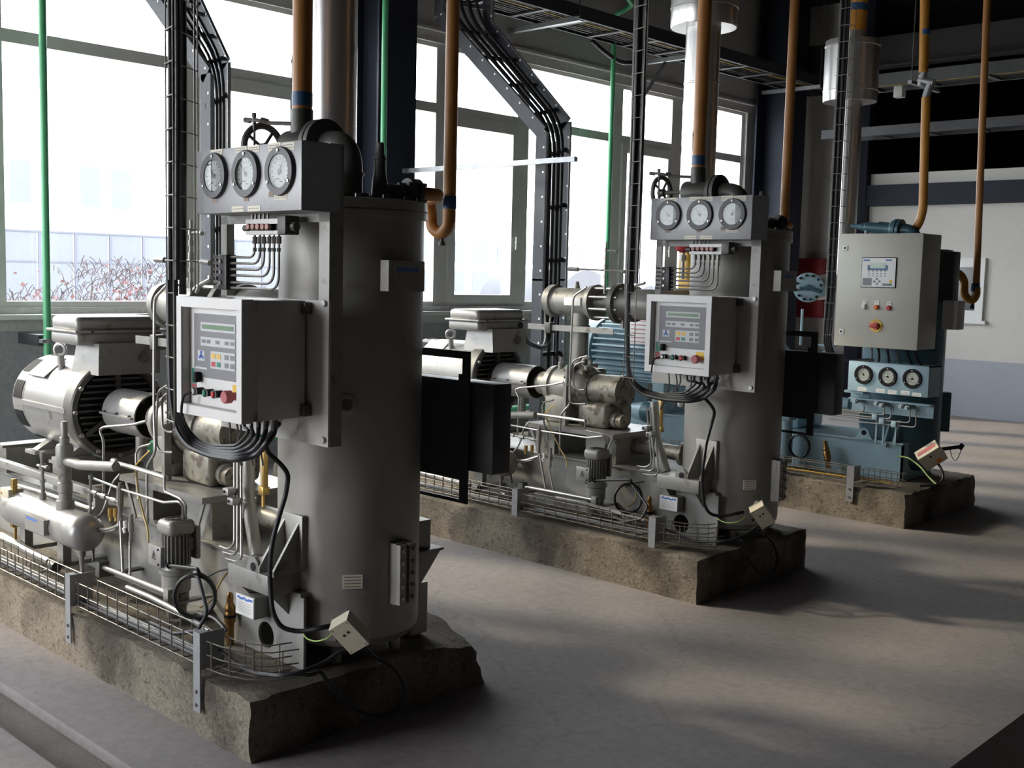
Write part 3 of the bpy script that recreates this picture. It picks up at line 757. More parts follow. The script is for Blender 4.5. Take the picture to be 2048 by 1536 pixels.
    for i, (ua, ub, dz) in enumerate(((455, 470, 0.16), (470, 492, 0.14), (478, 468, 0.12), (500, 512, 0.10))):
        a = l(ua, 850, 0.14)
        cable([V3((a.x, 0.14, 1.185)), V3((a.x + 0.01, 0.145, 1.12)), l((ua + ub) / 2, 850 + dz * 300, 0.17), l(ub + 8, 890, 0.22), l(ub + 14, 930, 0.3)], 0.004,
              ('thin dark lead dropping from the left side', 'thin dark lead dropping left of the middle', 'thin dark lead dropping from the middle', 'thin dark lead dropping from the right side')[i] + ' of the cabinet base on the {w}', mm='wiredark', fil=0.05)
    # cable to the junction box
    cp = [V3((-0.03, 0.14, 1.17)), l(531, 880, 0.14), l(534, 905, 0.16), l(560, 926, 0.20), l(577, 948, 0.23), l(573, 985, 0.24), l(556, 1040, 0.21), l(542, 1095, 0.17), l(539, 1160, 0.17), l(545, 1225, 0.17), l(562, 1256, 0.19), l(600, 1264, 0.24), l(640, 1256, 0.28), l(668, 1250, 0.33)]
    cable(cp, 0.0088, 'thick black cable snaking down the vessel of the {w}', n=10, fil=0.05, grp='cables to the junction boxes')
    # ---- junction box
    h = V3((0.72, 0.69, 0)); up = V3((0, 0, 1)); nrm = V3((0.62, -0.70, -0.34)).normalized()
    e1 = (h * 0.78 + up * 0.62); e1 = (e1 - nrm * e1.dot(nrm)).normalized(); e2 = nrm.cross(e1)
    if e2.z > 0: e2 = -e2
    c = l(701, 1263, 0.30)
    t = thing('junction_box', 'tilted beige junction box at the vessel foot of the {w}', 'junction box', c - V3((0, 0, .07)), 'beige junction boxes')
    g = G(); g.obox(c, (e1, e2, nrm), (0.041, 0.062, 0.026)); part(t, 'body', g, 'beige')
    g = G(); g.obox(c + nrm * 0.029, (e1, e2, nrm), (0.0415, 0.0625, 0.004)); ld = part(t, 'lid', g, 'beige')
    for (a, b) in ((-.2, -.25), (.3, -.3)):
        g = G(); g.cyl(c + nrm * 0.032 + e1 * 0.041 * a + e2 * 0.062 * b, c + nrm * 0.0345 + e1 * 0.041 * a + e2 * 0.062 * b, 0.005, n=10); part(ld, 'dark_plug', g, 'ink')
    for (a, b) in ((-.8, -.85), (.8, -.85), (-.8, .85), (.8, .85)):
        g = G(); g.cyl(c + nrm * 0.032 + e1 * 0.041 * a + e2 * 0.062 * b, c + nrm * 0.0342 + e1 * 0.041 * a + e2 * 0.062 * b, 0.003, n=8); part(ld, 'screw', g, 'tube')
    g = G(); g.cyl(c - e1 * 0.040, c - e1 * 0.062, 0.011, n=10); g.cyl(c + e2 * 0.06, c + e2 * 0.08, 0.011, n=10); part(t, 'gland', g, 'ink')
    g = G(); g.obox(c - nrm * 0.045, (e1, e2, nrm), (0.012, 0.05, 0.022)); part(t, 'bracket', g, 'iron')
    lp = [c + e2 * 0.075] + [lx(u, v, 0.10) for u, v in ((745, 1312), (790, 1334), (813, 1383), (795, 1420), (747, 1434), (700, 1412), (660, 1372), (640, 1340))] + [l(625, 1350, 0.17), l(560, 1345, 0.1)]
    cable(lp, 0.0075, 'black cable drooping in a loop over the plinth end of the {w}', fil=0.06, grp='drooping cable loops')
    cable([l(604, 1263, 0.295), l(612, 1277, 0.28), l(632, 1284, 0.28), l(655, 1277, 0.29), l(668, 1264, 0.31)], 0.0030, 'green and yellow earth wire beside the junction box of the {w}', mm='earth', fil=0.03, grp='earth wires')
    cable([c + e2 * 0.07 - e1 * 0.02, l(685, 1300, 0.28), l(650, 1325, 0.22), l(600, 1345, 0.13), l(560, 1352, 0.08), l(500, 1345, 0.06), l(440, 1300, 0.06)], 0.0075, 'black cable from junction box into the wire tray of the {w}', fil=0.05, grp='cables into the wire trays')


REC = []
WHO[0] = 'front compressor'
build_compressor()
def cable2(pts, r, what, name='pipe', cat='pipe', grp=None, mm='tube', fil=0.04, n=10):
    g = G(); g.tube(pts, r, n, fil, seg=5); return one(name, g, mm, what, cat, grp)


def build_drive():
    MY, MZ = 0.62, 0.975
    # ---- electric motor
    t = thing('electric_motor', 'large silver electric motor with top terminal box driving the {w}', 'motor', (-2.7, MY, 0.70), 'compressor drive motors')
    g = G(); g.lathe((0, MY, MZ), (1, 0, 0), [(-2.72, 0.20), (-2.72, 0.236), (-2.65, 0.238), (-2.22, 0.240), (-2.20, 0.236)], 56); part(t, 'body', g, 'silver')
    g = G(); g.lathe((0, MY, MZ), (1, 0, 0), [(-2.92, 0.10), (-2.92, 0.17), (-2.905, 0.205), (-2.88, 0.225), (-2.86, 0.232), (-2.73, 0.234), (-2.72, 0.20)], 56); fc = part(t, 'fan_cowl', g, 'silver')
    for a0 in (205, 165, 128, 250, 85):
        g = G(); a0r = math.radians(a0)
        for q in range(9):
            a = a0r + (q - 4) * 0.045; n = V3((0, math.cos(a), math.sin(a))); tt = V3((0, -math.sin(a), math.cos(a)))
            g.obox(V3((-2.795, MY, MZ)) + n * 0.2335, ((1, 0, 0), tt, n), (0.05, 0.0065, 0.0035))
        part(fc, 'cowl_grille', g, 'ink')
    g = G()
    n = V3((0, -0.62, 0.78)).normalized(); tt = V3((0, 0.78, 0.62)).normalized(); g.obox(V3((-2.62, MY, MZ)) + n * 0.241, ((1, 0, 0), tt, n), (0.10, 0.075, 0.004)); part(t, 'cover_plate', g, 'silver')
    for s in (-1, 1):
        g = G(); g.box((-2.72, MY + s * 0.252, MZ - 0.012), (-2.2, MY + s * 0.235, MZ + 0.012)); part(t, 'side_strip', g, 'silver')
        for xx in (-2.64, -2.32):
            g = G(); g.prism([(xx - 0.03, MY + s * 0.13, MZ - 0.2), (xx - 0.03, MY + s * 0.22, 0.72), (xx - 0.03, MY + s * 0.05, 0.72)], (0.06, 0, 0)); g.rbox((xx - 0.06, MY + s * 0.06, 0.705), (xx + 0.06, MY + s * 0.24, 0.725), 0.003); part(t, 'foot', g, 'silver')
    g = G(); g.lathe_open((0, MY, MZ), (1, 0, 0), [(-2.22, 0.236), (-2.22, 0.250), (-2.135, 0.252), (-2.125, 0.246), (-2.12, 0.222), (-2.14, 0.212), (-2.16, 0.205)], 56); part(t, 'end_shield', g, 'iron')
    g = G(); g.cyl((-2.19, MY, MZ), (-2.165, MY, MZ), 0.206, n=48); part(t, 'end_face', g, 'ink')
    for q in range(13):
        zz = -0.186 + q * 0.031; w = math.sqrt(max(0.204 ** 2 - zz ** 2, 0))
        if w < 0.02: continue
        g = G(); g.box((-2.166, MY - w, MZ + zz - 0.005), (-2.140, MY + w, MZ + zz + 0.005)); part(t, 'cooling_slat', g, 'iron')
    for a in (90, 215, 325):
        n = V3((0, math.cos(math.radians(a)), math.sin(math.radians(a)))); g = G(); g.obox(V3((-2.142, MY, MZ)) + n * 0.15, (n, (1, 0, 0), n.cross(V3((1, 0, 0)))), (0.062, 0.014, 0.012)); part(t, 'spoke', g, 'iron')
    for q in range(12):
        a = 2 * math.pi * q / 12; g = G(); g.cyl((-2.123, MY + 0.234 * math.cos(a), MZ + 0.234 * math.sin(a)), (-2.108, MY + 0.234 * math.cos(a), MZ + 0.234 * math.sin(a)), 0.011, n=6); part(t, 'flange_bolt', g, 'steel')
    g = G(); g.lathe((0, MY, MZ), (1, 0, 0), [(-2.166, 0.09), (-2.10, 0.085), (-2.09, 0.03)], 32); part(t, 'bearing_cover', g, 'iron')
    # terminal box
    g = G(); g.prism([(-2.33, 0.47, 1.16), (-2.04, 0.47, 1.16), (-2.07, 0.49, 1.315), (-2.31, 0.49, 1.315)], (0, 0.33, 0)); part(t, 'box_pedestal', g, 'silver')
    g = G(); g.rbox((-2.415, 0.40, 1.305), (-2.115, 0.865, 1.372), 0.02, 3); tb = part(t, 'terminal_box', g, 'silver')
    g = G(); g.rbox((-2.435, 0.385, 1.366), (-2.10, 0.88, 1.380), 0.005); part(tb, 'box_rim', g, 'silver')
    g = G(); g.rbox((-2.41, 0.40, 1.370), (-2.12, 0.865, 1.446), 0.028, 4); part(tb, 'box_lid', g, 'silver')
    for yy in (0.47, 0.80):
        g = G(); bolt(g, (-2.102, yy, 1.373), (1, 0, 0), 0.008, 0.008); part(tb, 'lid_bolt', g, 'iron')
    g = G(); g.torus((-2.46, 0.47, 1.262), (0.5, -0.8, 0), 0.030, 0.010); g.cyl((-2.46, 0.48, 1.15), (-2.46, 0.472, 1.235), 0.018, n=12); part(t, 'eye_bolt', g, 'silver')
    g = G(); g.cyl((-2.13, MY + 0.16, 1.17), (-2.06, MY + 0.10, 1.24), 0.022, n=12); g.cyl((-2.06, MY + 0.1, 1.24), (-2.045, MY + 0.09, 1.25), 0.03, n=14); part(t, 'cable_entry', g, 'iron')
    for (yy, hh) in ((MY - 0.03, 0.04), (MY + 0.06, 0.035)):
        g = G(); g.cyl((-2.12, yy, 1.215), (-2.12, yy, 1.215 + hh), 0.010, n=8); g.cyl((-2.12, yy, 1.215 + hh), (-2.12, yy, 1.235 + hh), 0.006, 0.002, n=8); part(t, 'grease_nipple', g, 'iron')
    # ---- coupling guard
    t = thing('coupling_guard', 'rolled sheet guard tube between motor and screw block of the {w}', 'guard', (-1.93, MY, 0.74), 'coupling guards')
    g = G(); g.lathe_open((0, MY, MZ), (1, 0, 0), [(-2.085, 0.112), (-1.76, 0.112), (-1.76, 0.106), (-2.085, 0.106), (-2.085, 0.112)], 40); part(t, 'guard_tube', g, 'silver')
    g = G(); g.box((-2.085, MY - 0.128, MZ - 0.006), (-1.77, MY - 0.108, MZ + 0.004)); part(t, 'seam_strip', g, 'silver')
    for xx in (-2.05, -1.93, -1.80):
        g = G(); bolt(g, (xx, MY - 0.118, MZ + 0.004), (0, 0, 1), 0.006, 0.008); part(t, 'seam_bolt', g, 'iron')
    g = G(); g.cyl((-1.90, MY, 0.742), (-1.90, MY, 0.865), 0.028, n=14); part(t, 'support_post', g, 'grey')
    g = G(); g.cyl((-2.09, MY, MZ), (-1.70, MY, MZ), 0.05, n=20); part(t, 'shaft', g, 'iron')
    # ---- screw block
    t = thing('screw_block', 'cast screw block with flanged housings and oily end cover of the {w}', 'compressor', (-1.3, MY, 0.742), 'screw compressor blocks')
    g = G(); g.lathe((0, MY, MZ), (1, 0, 0), [(-1.72, 0.05), (-1.72, 0.075), (-1.62, 0.08), (-1.61, 0.125), (-1.57, 0.13), (-1.56, 0.118), (-1.40, 0.128), (-1.395, 0.10)], 36); part(t, 'rotor_housing', g, 'grey')
    g = G(); g.rbox((-1.60, MY - 0.11, 0.742), (-1.42, MY + 0.11, 0.93), 0.02); part(t, 'housing_base', g, 'grey')
    g = G(); g.rbox((-1.395, MY - 0.15, 0.80), (-1.37, MY + 0.16, 1.125), 0.04, 4); part(t, 'main_flange', g, 'grey')
    g = G(); g.lathe((0, MY, MZ), (1, 0, 0), [(-1.37, 0.145), (-1.30, 0.14), (-1.27, 0.12), (-1.25, 0.11)], 36); g.rbox((-1.37, MY - 0.10, 0.95), (-1.27, MY + 0.14, 1.10), 0.03, 3); part(t, 'gear_housing', g, 'dirty')
    g = G(); g.lathe((0, MY, MZ), (1, 0, 0), [(-1.25, 0.10), (-1.24, 0.098), (-1.15, 0.096), (-1.145, 0.100), (-1.05, 0.100), (-1.045, 0.105), (-1.02, 0.105), (-1.015, 0.09)], 36); ec = part(t, 'end_cover', g, 'dirty')
    for q in range(8):
        a = 2 * math.pi * q / 8 + .2; g = G(); g.cyl((-1.02, MY + 0.088 * math.cos(a), MZ + 0.088 * math.sin(a)), (-1.008, MY + 0.088 * math.cos(a), MZ + 0.088 * math.sin(a)), 0.009, n=6); part(ec, 'cover_bolt', g, 'iron')
    g = G(); g.rbox((-1.30, MY - 0.13, 0.745), (-1.06, MY + 0.14, 0.90), 0.03, 3); part(t, 'discharge_housing', g, 'dirty')
    g = G(); g.lathe((-1.06, MY - 0.05, 0.80), (1, -0.2, 0), [(0, 0.05), (0.05, 0.05), (0.055, 0.042), (0.10, 0.042), (0.105, 0.03)], 20); part(t, 'valve_plug', g, 'dirty')
    for q in range(7):
        zz = 0.82 + q * 0.045; g = G(); g.cyl((-1.405, MY - 0.138, zz), (-1.36, MY - 0.138, zz), 0.010, n=6); part(t, 'flange_bolt', g, 'iron')
    g = G(); g.torus((-1.29, 0.56, 1.145), (0.4, -0.9, 0), 0.026, 0.009); g.cyl((-1.29, 0.56, 1.08), (-1.29, 0.56, 1.12), 0.014, n=10); part(t, 'eye_bolt', g, 'grey')
    g = G(); g.box((-1.376, 0.44, 0.745), (-1.352, 0.475, 1.0)); part(t, 'side_bracket', g, 'silver')
    g = G(); g.cyl((-1.53, 0.585, 1.08), (-1.53, 0.585, 1.13), 0.018, n=10); g.cyl((-1.53, 0.585, 1.13), (-1.53, 0.585, 1.16), 0.009, n=8); part(t, 'top_plug', g, 'grey')
    # discharge pipe to the vessel
    t = thing('discharge_pipe', 'stained fat pipe from screw block to the vessel foot of the {w}', 'pipe', (-0.75, 0.6, 0.6), 'discharge pipes')
    g = G(); g.tube([(-1.14, 0.62, 0.76), (-1.08, 0.62, 0.655), (-0.92, 0.61, 0.65), (-0.50, 0.60, 0.645)], 0.045, 18, 0.06, seg=6); part(t, 'pipe', g, 'dirty')
    g = G(); g.lathe((-0.92, 0.61, 0.65), (1, 0, 0), [(0, 0.045), (0, 0.048), (0.02, 0.05), (0.04, 0.048), (0.04, 0.04)], 20); part(t, 'pipe_band', g, 'dirty'); g = G(); g.lathe((-0.56, 0.60, 0.645), (1, 0, 0), [(0, 0.07), (0.025, 0.07)], 20); part(t, 'flange', g, 'dirty')
    # ---- suction filter
    t = thing('suction_filter', 'horizontal grey suction filter with studded flanges on the {w}', 'filter', (-1.4, MY, 1.1), 'suction filters')
    FZ = 1.525
    g = G(); g.lathe((0, MY, FZ), (1, 0, 0), [(-1.66, 0.06), (-1.66, 0.098), (-1.65, 0.105), (-1.605, 0.105), (-1.60, 0.088), (-1.33, 0.088), (-1.325, 0.095), (-1.30, 0.095), (-1.295, 0.112), (-1.265, 0.115), (-1.26, 0.06)], 40); part(t, 'housing', g, 'grey')
    g = G(); g.lathe((0, MY, FZ), (1, 0, 0), [(-1.27, 0.06), (-1.10, 0.06)], 24); part(t, 'inner_sleeve', g, 'iron')
    for q in range(8):
        a = 2 * math.pi * (q + .5) / 8; g = G(); g.cyl((-1.27, MY + 0.098 * math.cos(a), FZ + 0.098 * math.sin(a)), (-1.04, MY + 0.098 * math.cos(a), FZ + 0.098 * math.sin(a)), 0.0095, n=10); part(t, 'stud', g, 'steel')
    g = G(); g.lathe((0, MY, FZ), (1, 0, 0), [(-1.10, 0.06), (-1.10, 0.125), (-1.065, 0.125), (-1.06, 0.10), (-0.99, 0.10), (-0.985, 0.11), (-0.96, 0.11), (-0.955, 0.06)], 40); part(t, 'check_valve', g, 'iron')
    g = G(); g.cyl((-1.40, MY, 1.12), (-1.40, MY, 1.47), 0.054, n=28); part(t, 'down_pipe', g, 'grey')
    g = G(); g.lathe((-1.40, MY, 1.08), (0, 0, 1), [(0, 0.075), (0.022, 0.075), (0.023, 0.06), (0.05, 0.058)], 24); part(t, 'lower_flange', g, 'grey')
    g = G(); a, b = l2(1129, 594, MY - 0.10), l2(1161, 612, MY - 0.10); g.rbox((a.x, MY - 0.105, b.z), (b.x, MY - 0.08, a.z), 0.003); part(t, 'name_tag', g, 'labelwhite')
    g = G(); g.cyl((-1.44, MY, FZ + 0.08), (-1.44, MY, FZ + 0.13), 0.022, 0.012, n=14); part(t, 'top_nipple', g, 'grey')
    g = G(); g.box((-1.06, MY - 0.02, 1.37), (-1.04, MY + 0.02, 1.44)); part(t, 'support_leg', g, 'grey')
    # support bar
    t = thing('support_bar', 'pale angle bar clamped across the suction pipe of the {w}', 'bracket', (-1.4, 0.54, 1.33), 'suction pipe support bars')
    g = G(); g.box((-1.78, 0.530, 1.335), (-1.06, 0.536, 1.372)); g.box((-1.78, 0.536, 1.335), (-1.06, 0.566, 1.341)); part(t, 'bar', g, 'grey')
    g = G(); g.lathe_open((-1.40, MY, 1.33), (0, 0, 1), [(0, 0.055), (0, 0.062), (0.045, 0.062), (0.045, 0.055)], 24); part(t, 'pipe_collar', g, 'iron')
    g = G(); g.rbox((-1.62, 0.515, 1.315), (-1.57, 0.575, 1.385), 0.006); part(t, 'bar_clamp', g, 'iron')
    # ---- insulated suction duct
    t = thing('insulated_duct', 'aluminium clad vertical suction duct rising behind the vessel of the {w}', 'duct', (-0.72, 0.88, 1.5), 'aluminium clad ducts')
    g = G(); g.tube([(-0.955, MY, FZ), (-0.82, 0.64, FZ), (-0.74, 0.76, FZ), (-0.72, 0.88, FZ + 0.02), (-0.72, 0.88, FZ + 0.10)], 0.095, 28, 0.12, seg=6); part(t, 'elbow', g, 'grey')
    g = G(); g.cyl((-0.72, 0.88, FZ + 0.09), (-0.72, 0.88, 2.0), 0.095, n=28); part(t, 'lower_pipe', g, 'label')
    g = G(); g.lathe((-0.72, 0.88, 0), (0, 0, 1), [(1.98, 0.104), (2.86, 0.104), (2.862, 0.107), (2.872, 0.107), (2.874, 0.104), (5.2, 0.104)], 40); part(t, 'riser', g, 'foil')
    # ---- top of the vessel: elbow, valve, riser
    t = thing('outlet_valve', 'dark flanged outlet elbow and handwheel valve on top of the {w}', 'valve', (-0.35, 0.57, TOP), 'outlet valves')
    ey = 0.57
    EX = -0.20
    g = G(); g.lathe((EX, ey, TOP), (0, 0, 1), [(0, 0.075), (0.03, 0.075), (0.032, 0.05)], 28); g.tube([(EX, ey, TOP + 0.02), (EX, ey, 2.08), (EX - 0.008, ey, 2.13), (EX - 0.04, ey, 2.172), (EX - 0.09, ey, 2.185), (EX - 0.15, ey, 2.185)], 0.050, 24, 0.03); part(t, 'elbow', g, 'iron')
    g = G(); g.lathe((EX, ey, 2.06), (0, 0, 1), [(0, 0.052), (0, 0.055), (0.012, 0.055), (0.012, 0.052)], 24); part(t, 'weld_band', g, 'iron')
    for xx in (-0.365, -0.395):
        g = G(); g.lathe((xx, ey, 2.185), (1, 0, 0), [(0, 0.05), (0, 0.098), (0.022, 0.098), (0.026, 0.06)], 36); part(t, 'flange', g, 'iron')
    g = G(); g.lathe((-0.60, ey, 2.185), (1, 0, 0), [(0, 0.04), (0.02, 0.068), (0.13, 0.068), (0.17, 0.055), (0.21, 0.055)], 28); part(t, 'valve_body', g, 'iron')
    hw = l(522, 292, 0.50)
    q = l(526, 297, 0.55); c = V3((q.x, 0.55, q.z)); ax = V3((-1, 0, 0))
    g = G(); g.torus(c, ax, 0.090, 0.014, 32, 10)
    for q in range(4):
        a = math.pi * q / 2 + 0.6; d1 = V3(ax).normalized(); a1 = V3((0, 0, 1)); b1 = d1.cross(a1); g.cyl(c, c + (a1 * math.cos(a) + b1 * math.sin(a)) * 0.090, 0.007, n=8)
    g.cyl(c - ax.normalized() * 0.02, c + ax.normalized() * 0.02, 0.022, n=14); part(t, 'handwheel', g, 'iron')
    g = G(); g.cyl(c, V3((-0.50, ey, c.z)), 0.012, n=10); part(t, 'stem', g, 'iron')
    t = thing('orange_riser', 'orange pipe with blue band rising from the outlet valve of the {w}', 'pipe', (-0.505, 0.57, 2.2), 'orange discharge risers')
    g = G(); g.cyl((-0.505, 0.57, 2.22), (-0.505, 0.57, 2.33), 0.043, n=28); part(t, 'spool', g, 'iron')
    g = G(); g.cyl((-0.505, 0.57, 2.33), (-0.505, 0.57, 5.2), 0.039, n=28); rs = part(t, 'pipe', g, 'orange')
    za, zb = l(590, 182, 0.53).z, l(590, 210, 0.53).z
    g = G(); g.cyl((-0.505, 0.57, zb), (-0.505, 0.57, za), 0.0402, n=28); part(rs, 'blue_band', g, 'bluebd')
    p0 = l(577, 137, 0.535); nn = V3((p0.x + 0.505, p0.y - 0.57, 0)).normalized(); t0 = V3((-nn.y, nn.x, 0)); c = V3((-0.505, 0.57, p0.z)) + nn * 0.040
    g = G(); g.prism([c + t0 * a + V3((0, 0, b)) for a, b in ((-.006, -.055), (.006, -.055), (.006, .02), (.014, .02), (0, .055), (-.014, .02), (-.006, .02))], nn * 0.0015); part(rs, 'flow_arrow', g, 'bluebd')
    # small bleed valve left of the riser
    t = thing('bleed_valve', 'small cross shaped bleed valve beside the orange riser of the {w}', 'valve', (-0.62, 0.50, 2.1), 'bleed valves')
    a, b = l(490, 240, 0.50), l(568, 248, 0.53)
    g = G(); g.tube([a, l(512, 240, 0.50), l(540, 246, 0.52), V3((-0.53, 0.55, b.z))], 0.008, 8); g.cyl(a, a + (b - a) * 0.14, 0.011, n=8); g.cyl(l(522, 240, .5), l(537, 244, .52), 0.012, n=8); part(t, 'line', g, 'iron')
    g = G(); g.cyl(l(508, 228, 0.50), l(509, 262, 0.50), 0.008, n=8); g.cyl(l(508, 226, 0.50), l(508, 234, 0.50), 0.010, n=8); part(t, 'stem', g, 'iron')
    g = G(); q = l(509, 262, 0.50); g.cyl(q, (q.x, q.y, 2.12), 0.005, n=8); part(t, 'drop_tube', g, 'tube')
    # safety valve
    sv = l(759, 385, 0.60)
    t = thing('safety_valve', 'dark tapered safety valve on the vessel lid of the {w}', 'valve', (sv.x, 0.62, TOP), 'safety valves')
    sx, sy = 0.0, 0.66
    sx = l(760, 330, sy).x
    zf = lambda v: l(760, v, sy).z
    g = G(); g.lathe((sx, sy, 0), (0, 0, 1), [(TOP, 0.055), (TOP + 0.02, 0.055), (TOP + 0.021, 0.033), (zf(365), 0.030), (zf(345), 0.023), (zf(321), 0.022), (zf(320), 0.025), (zf(318), 0.025), (zf(306), 0.016), (zf(287), 0.015), (zf(285), 0.011)], 24); part(t, 'bonnet', g, 'iron')
    zo = TOP + 0.045
    g = G(); g.cyl((sx, sy, zo), (sx + 0.02, sy + 0.14, zo), 0.028, n=18); part(t, 'outlet', g, 'iron')
    for k in (0.12, 0.15):
        g = G(); g.cyl((sx + 0.02 * k / 0.14, sy + k, zo), (sx + 0.02 * k / .14 + 0.002, sy + k + 0.018, zo), 0.055, n=24); fl = part(t, 'outlet_flange', g, 'iron')
    for q in range(4):
        a = math.pi / 4 + q * math.pi / 2; g = G(); g.cyl((sx + 0.02 + 0.043 * math.cos(a), sy + 0.10, zo + 0.043 * math.sin(a)), (sx + 0.02 + 0.043 * math.cos(a), sy + 0.19, zo + 0.043 * math.sin(a)), 0.008, n=8); part(t, 'flange_bolt', g, 'iron')
    # orange blow-off pipe with U bend
    jy = 1.15
    jp = lambda u, v: l(u, v, jy)
    t = thing('orange_blowoff_pipe', 'thin orange pipe with U bend beside the vessel of the {w}', 'pipe', jp(885, 470), 'orange blow off pipes')
    s0 = V3((sx + 0.025, sy + 0.17, zo))
    q = jp(899, 417)
    b1 = jp(862, 425)
    g = G(); g.tube([s0, V3((sx + 0.03, sy + 0.28, zo)), V3((b1.x, jy - .02, zo)), b1, jp(863, 455), jp(882, 470), jp(898, 452), q], 0.026, 16, 0.07, seg=6); part(t, 'lower_bend', g, 'orange')
    g = G(); g.cyl(jp(898, 445), V3((q.x, jy, 5.2)), 0.0275, n=20); up_ = part(t, 'riser', g, 'orange')
    z1, z2 = l(899, 392, jy).z, l(899, 418, jy).z
    g = G(); g.cyl((q.x, jy, z2), (q.x, jy, z1), 0.0285, n=20); part(up_, 'blue_band', g, 'bluebd')
    g = G(); d = jp(884, 470); g.cyl(d, d - V3((0, 0, 0.035)), 0.008, n=8); g.cyl(d - V3((0, 0, 0.03)), d - V3((0, 0, 0.045)), 0.014, n=8); part(t, 'drain_cock', g, 'iron')


def build_piping():
    # ---- small receiver tank
    TY, TZ, TR = 0.205, 0.487, 0.086
    t = thing('oil_receiver', 'small silver horizontal receiver tank in front of the motor of the {w}', 'tank', (-1.95, TY, 0.24), 'small horizontal tanks')
    xa, xb = -2.42, -1.60
    g = G(); g.lathe((0, TY, TZ), (1, 0, 0), [(xa - 0.02, 0.02), (xa - 0.015, 0.05), (xa, 0.072), (xa + 0.02, 0.082), (xa + 0.045, TR), (xa + 0.10, TR), (xa + 0.103, TR + 0.001), (xa + 0.107, TR), (xb - 0.115, TR), (xb - 0.11, TR + 0.001), (xb - 0.105, TR), (xb - 0.045, TR), (xb - 0.02, 0.082), (xb, 0.070), (xb + 0.014, 0.045), (xb + 0.019, 0.01)], 44); part(t, 'shell', g, 'silver')
    a, b = l(50, 1027, TY - 0.105), l(88, 1072, TY - 0.105)
    g = G(); g.box((a.x, TY - 0.106, b.z), (b.x, TY - 0.10, a.z)); g.box((b.x - 0.004, TY - 0.10, b.z), (b.x, TY - 0.05, a.z)); nb = part(t, 'nameplate', g, 'silver')
    g = G(); w = b.x - a.x; h = a.z - b.z; g.box((a.x + w * 0.08, TY - 0.1068, b.z + h * 0.72), (a.x + w * 0.62, TY - 0.106, b.z + h * 0.86)); part(nb, 'blue_print', g, 'blueink')
    g = G()
    for i in range(4): g.cbox((a.x + w * 0.45, TY - 0.1063, b.z + h * (0.6 - 0.13 * i)), (w * 0.75, 0.0006, h * 0.02))
    part(nb, 'print_lines', g, 'inkgrey')
    for xx in (-2.28, -1.86):
        g = G(); g.box((xx - 0.03, TY - 0.02, 0.30), (xx + 0.03, TY + 0.02, TZ - TR + 0.01)); g.box((xx - 0.03, TY - 0.02, 0.29), (xx + 0.03, 0.41, 0.31)); part(t, 'saddle', g, 'grey')
    g = G(); g.cyl((-1.68, TY, 0.41), (-1.68, TY, 0.37), 0.018, n=12); g.cyl((-1.68, TY, 0.37), (-1.68, TY, 0.33), 0.012, n=10); g.tube([(-1.68, TY, 0.34), (-1.68, TY, 0.29), (-1.63, TY - 0.01, 0.285)], 0.009, 8, 0.02); part(t, 'drain', g, 'grey')
    pz = lambda v, y=TY: l(130, v, y).z
    px = l(130, 960, TY).x
    g = G(); g.lathe((px, TY, 0), (0, 0, 1), [(TZ + 0.075, 0.042), (pz(1000), 0.042), (pz(998), 0.03), (pz(985), 0.03), (pz(983), 0.034), (pz(965), 0.034), (pz(963), 0.029), (pz(938), 0.030), (pz(930), 0.040), (pz(895), 0.040), (pz(889), 0.034), (pz(887), 0.022), (pz(875), 0.022), (pz(873), 0.015), (pz(846), 0.016), (pz(843), 0.012)], 24); st = part(t, 'standpipe', g, 'grey')
    q = l(150, 927, TY)
    g = G(); g.tube([(px, TY, q.z), (px + 0.16, TY, q.z + 0.0), (px + 0.40, TY + 0.05, q.z + 0.02)], 0.023, 14); part(st, 'branch', g, 'grey')
    qx = l(85, 950, TY).x
    g = G()
    for (v0, v1, r) in ((1000, 985, .016), (985, 965, .010), (965, 958, .014), (958, 938, .008), (938, 928, .015), (928, 915, .009), (915, 904, .012)): g.cyl((qx, TY, l(85, v0, TY).z), (qx, TY, l(85, v1, TY).z), r, n=10)
    part(t, 'vent_valve', g, 'tube')
    g = G(); zz = l(85, 932, TY).z; g.cyl((qx - 0.03, TY - 0.01, zz), (qx + 0.05, TY, zz), 0.007, n=8); g.cyl((qx + 0.04, TY, zz), (qx + 0.065, TY, zz), 0.011, n=8); part(t, 'vent_handle', g, 'tube')
    # brass gauge glass and beige switch at the left end of the tank
    t = thing('brass_level_indicator', 'upright brass level indicator beside the small tank of the {w}', 'gauge', (-2.52, TY, 0.4), 'brass level indicators at the tanks')
    a, b = l(29, 957, TY - 0.03), l(27, 1040, TY - 0.03)
    g = G(); g.rbox((a.x - 0.013, TY - 0.045, b.z), (a.x + 0.013, TY - 0.02, a.z), 0.003); part(t, 'tube_guard', g, 'brass')
    g = G(); g.rbox((a.x - 0.017, TY - 0.05, b.z - 0.03), (a.x + 0.017, TY - 0.015, b.z + 0.005), 0.003); g.cyl((a.x, TY - 0.03, b.z - 0.11), (a.x, TY - 0.03, b.z - 0.02), 0.008, n=8); part(t, 'foot', g, 'brass')
    t = thing('beige_switch_box', 'small beige switch box beside the small tank of the {w}', 'switch', l(14, 1010, TY - 0.02), 'beige switch boxes')
    a, b = l(2, 974, TY - 0.06), l(19, 1005, TY - 0.06)
    g = G(); g.rbox((a.x, TY - 0.065, b.z), (b.x, TY + 0.01, a.z), 0.004); part(t, 'body', g, 'beige')
    g = G(); g.box((a.x + 0.012, TY - 0.067, b.z + 0.03), (a.x + 0.022, TY - 0.064, a.z - 0.02)); part(t, 'red_mark', g, 'orangeplastic')
